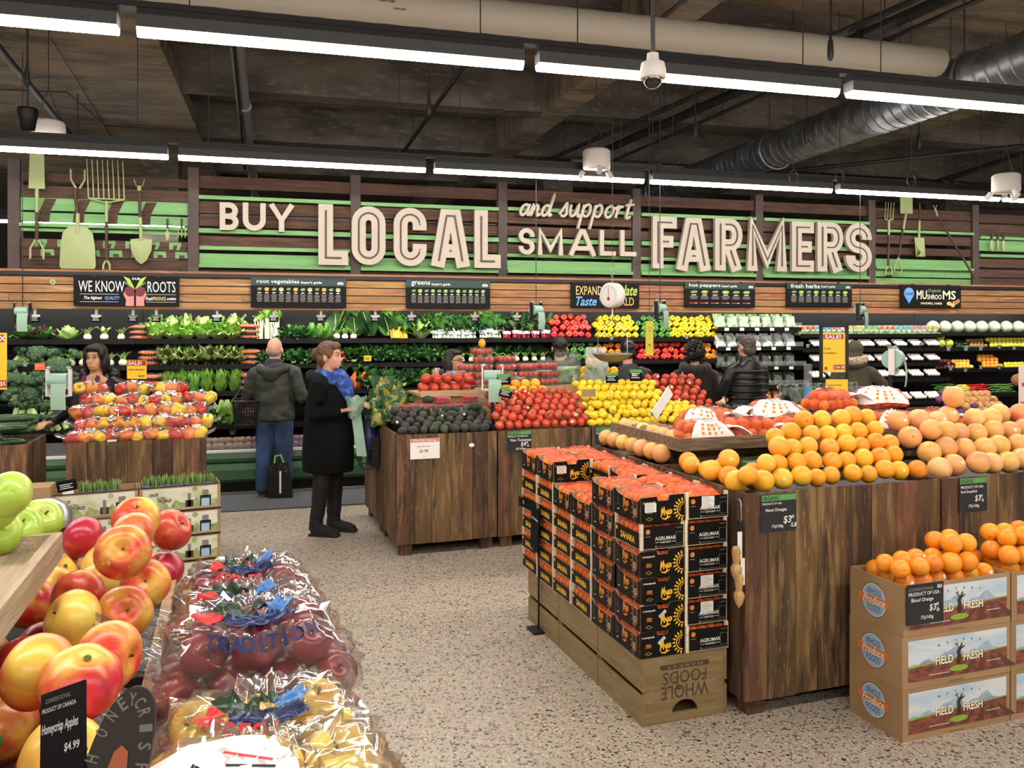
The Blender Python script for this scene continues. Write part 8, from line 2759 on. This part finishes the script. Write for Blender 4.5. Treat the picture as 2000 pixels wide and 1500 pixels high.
sale_card('yellow and red sale sign cut by the frame edge', -26, 13, 650, 761, 5.2, [('', .4, .90, .98, .13, RB), ('EX', .7, .90, .5, .10, WHP), ('', .7, .10, .6, .13, RB), ('2/$5', .7, .10, .5, .09, WHP)], 0)
sale_card('narrow yellow aisle sign hanging before the green peppers', 1261, 1276, 627, 694, 8.0, [('', .5, .8, .6, .02, TAGG), ('', .5, .72, .5, .02, TAGG), ('', .5, .3, .3, .06, TAGG)], 5.0, None, mat('lime_card', 'dccf3a', .5))
sale_card('pale sign with an orange picture cut by the frame edge', 1990, 2020, 715, 860, 5.4, [('', .5, .35, .8, .35, ORB), ('', .5, .75, .6, .05, REDP)], 0, None, mat('pale_pink_card', 'eed9d2', .5))
p = at(1578, 775, 7.3)
t = thing('clear_tube_sign', 'clear upright tube with a blue wrap on the salad bin', 'sign', (p.x, p.y, .962))
MB().lathe([(.001, 0), (.045, .0), (.045, .02)], DARK, 16).build('base', t)
MB().tube([(0, 0, .02), (0, 0, .42)], .036, GLASS, 16).build('tube', t)
MB().tube([(0, 0, .08), (0, 0, .22)], .037, mat('blue_wrap', '4a94c2', .4), 16, cap=False).build('blue_wrap', t)
# far bins: bagged dark salad and onions
OQ = at(1562, 784, 7.6)
bin_('plank bin with bagged dark salad greens', OQ, .95, .7, .99, .08, 131)
for k in range(14):
    clone(PD, 'salad_bag', None, loc_of(OQ, BA, (.08 + .13 * (k % 7), .10 + .16 * (k // 7), .965 + .03 * (k // 7))), BA + R.uniform(-.3, .3), 1.0, 'bag of dark red salad leaves in the plank bin', 'bag', 'dark salad bags in the plank bin').rotation_euler.x = -.5
ON = at(1878, 800, 6.9)
bin_('plank bin with yellow and purple onions', ON, .9, .6, .98, .08, 141)
ONM = mat('yellow_onion_skin', 'd39a5c', .35, layers=[('b87a40', 9, .45, .7), ('e8bd88', 6, .5, .7)], stretch=(8, 8, 1), rand=.12)
YON = MB().lathe([(.002, -.04), (.02, -.036), (.037, -.015), (.039, .005), (.03, .027), (.012, .038), (.006, .05), (.003, .056)], ONM, 14).mesh('yellow_onion')
for i in range(40):
    q = i < 14
    x = (.03 + .07 * (i % 4)) if q else (.18 + .075 * ((i - 14) % 6))
    j = (i // 4) if q else (i - 14) // 6
    clone(wr if q else YON, 'purple_onion' if q else 'yellow_onion', None, loc_of(ON, BA, (x + R.uniform(-.01, .01), .06 + .06 * j, .985 + .042 * j)), None, .95, 'purple onion beside the yellow onions' if q else 'yellow onion in the heap', 'onion', 'purple onions in the far bin' if q else 'yellow onions in the far bin').rotation_euler = rr3()
clone(SPH['kiwi'], 'coconut', None, at(1990, 742, 7.2), 0, .06, 'brown coconut resting above the yellow onions', 'coconut')
price_sign('dark chalk sign on the onion bin, half hidden', ON, (.22, -.002, .97), .2, .16, [('ONIONS', .1, .5, .14, WHP, 0)], GRT)
t = thing('price_card', 'chalk price card in front of the tall clear greens bag', 'price card', at(1195, 738, 6.75), YW)
card(.10, .085, CHALK, TAGG).build('card', t); MB().box(-.003, .003, 0, .004, -.32, -.04, GLASS).build('stem', t)
t = thing('price_card', 'black price card reading Basil on the silvery bag', 'price card', at(1242, 733, 6.75), YW)
card(.10, .095, CHALK, TAGG).text('Basil', -.015, .01, None, .014, WHP, fr('f', (0, -.003, 0))).build('card', t); MB().box(-.003, .003, 0, .004, -.32, -.04, GLASS).build('stem', t)
t = thing('price_card', 'chalk price card of the tomato clamshells beside the bag roll', 'price card', at(984, 741, 6.5), YW)
card(.11, .085, CHALK, TAGG).build('card', t); MB().box(-.003, .003, 0, .004, -.3, -.04, GLASS).build('stem', t)
t = thing('price_card', 'tilted green topped price card between tomatoes and yellow citrus', 'price card', at(988, 767, 6.45), (0, rad(14), YW))
card(.10, .075, CHALK, TAGG).build('card', t)
a, b = at(1277, 812, 6.6), at(1309, 763, 6.75)
t = thing('price_card', 'white price card slanting up out of the lemons', 'price card', a, BA)
MB().bar((0, 0, 0), tuple(to_loc((a.x, a.y), BA, b) - Vector((0, 0, a.z))), .012, .09, TAGW).build('card', t)
t = thing('box_label', 'kraft label lying above the lemons', 'label', at(1150, 768, 6.6), BA)
MB().box(-.06, .06, 0, .004, -.03, .03, KRAFT).disc(.03, .01, .01, GRP, fr('f', (0, -.001, 0)), 0, 10).build('card', t)
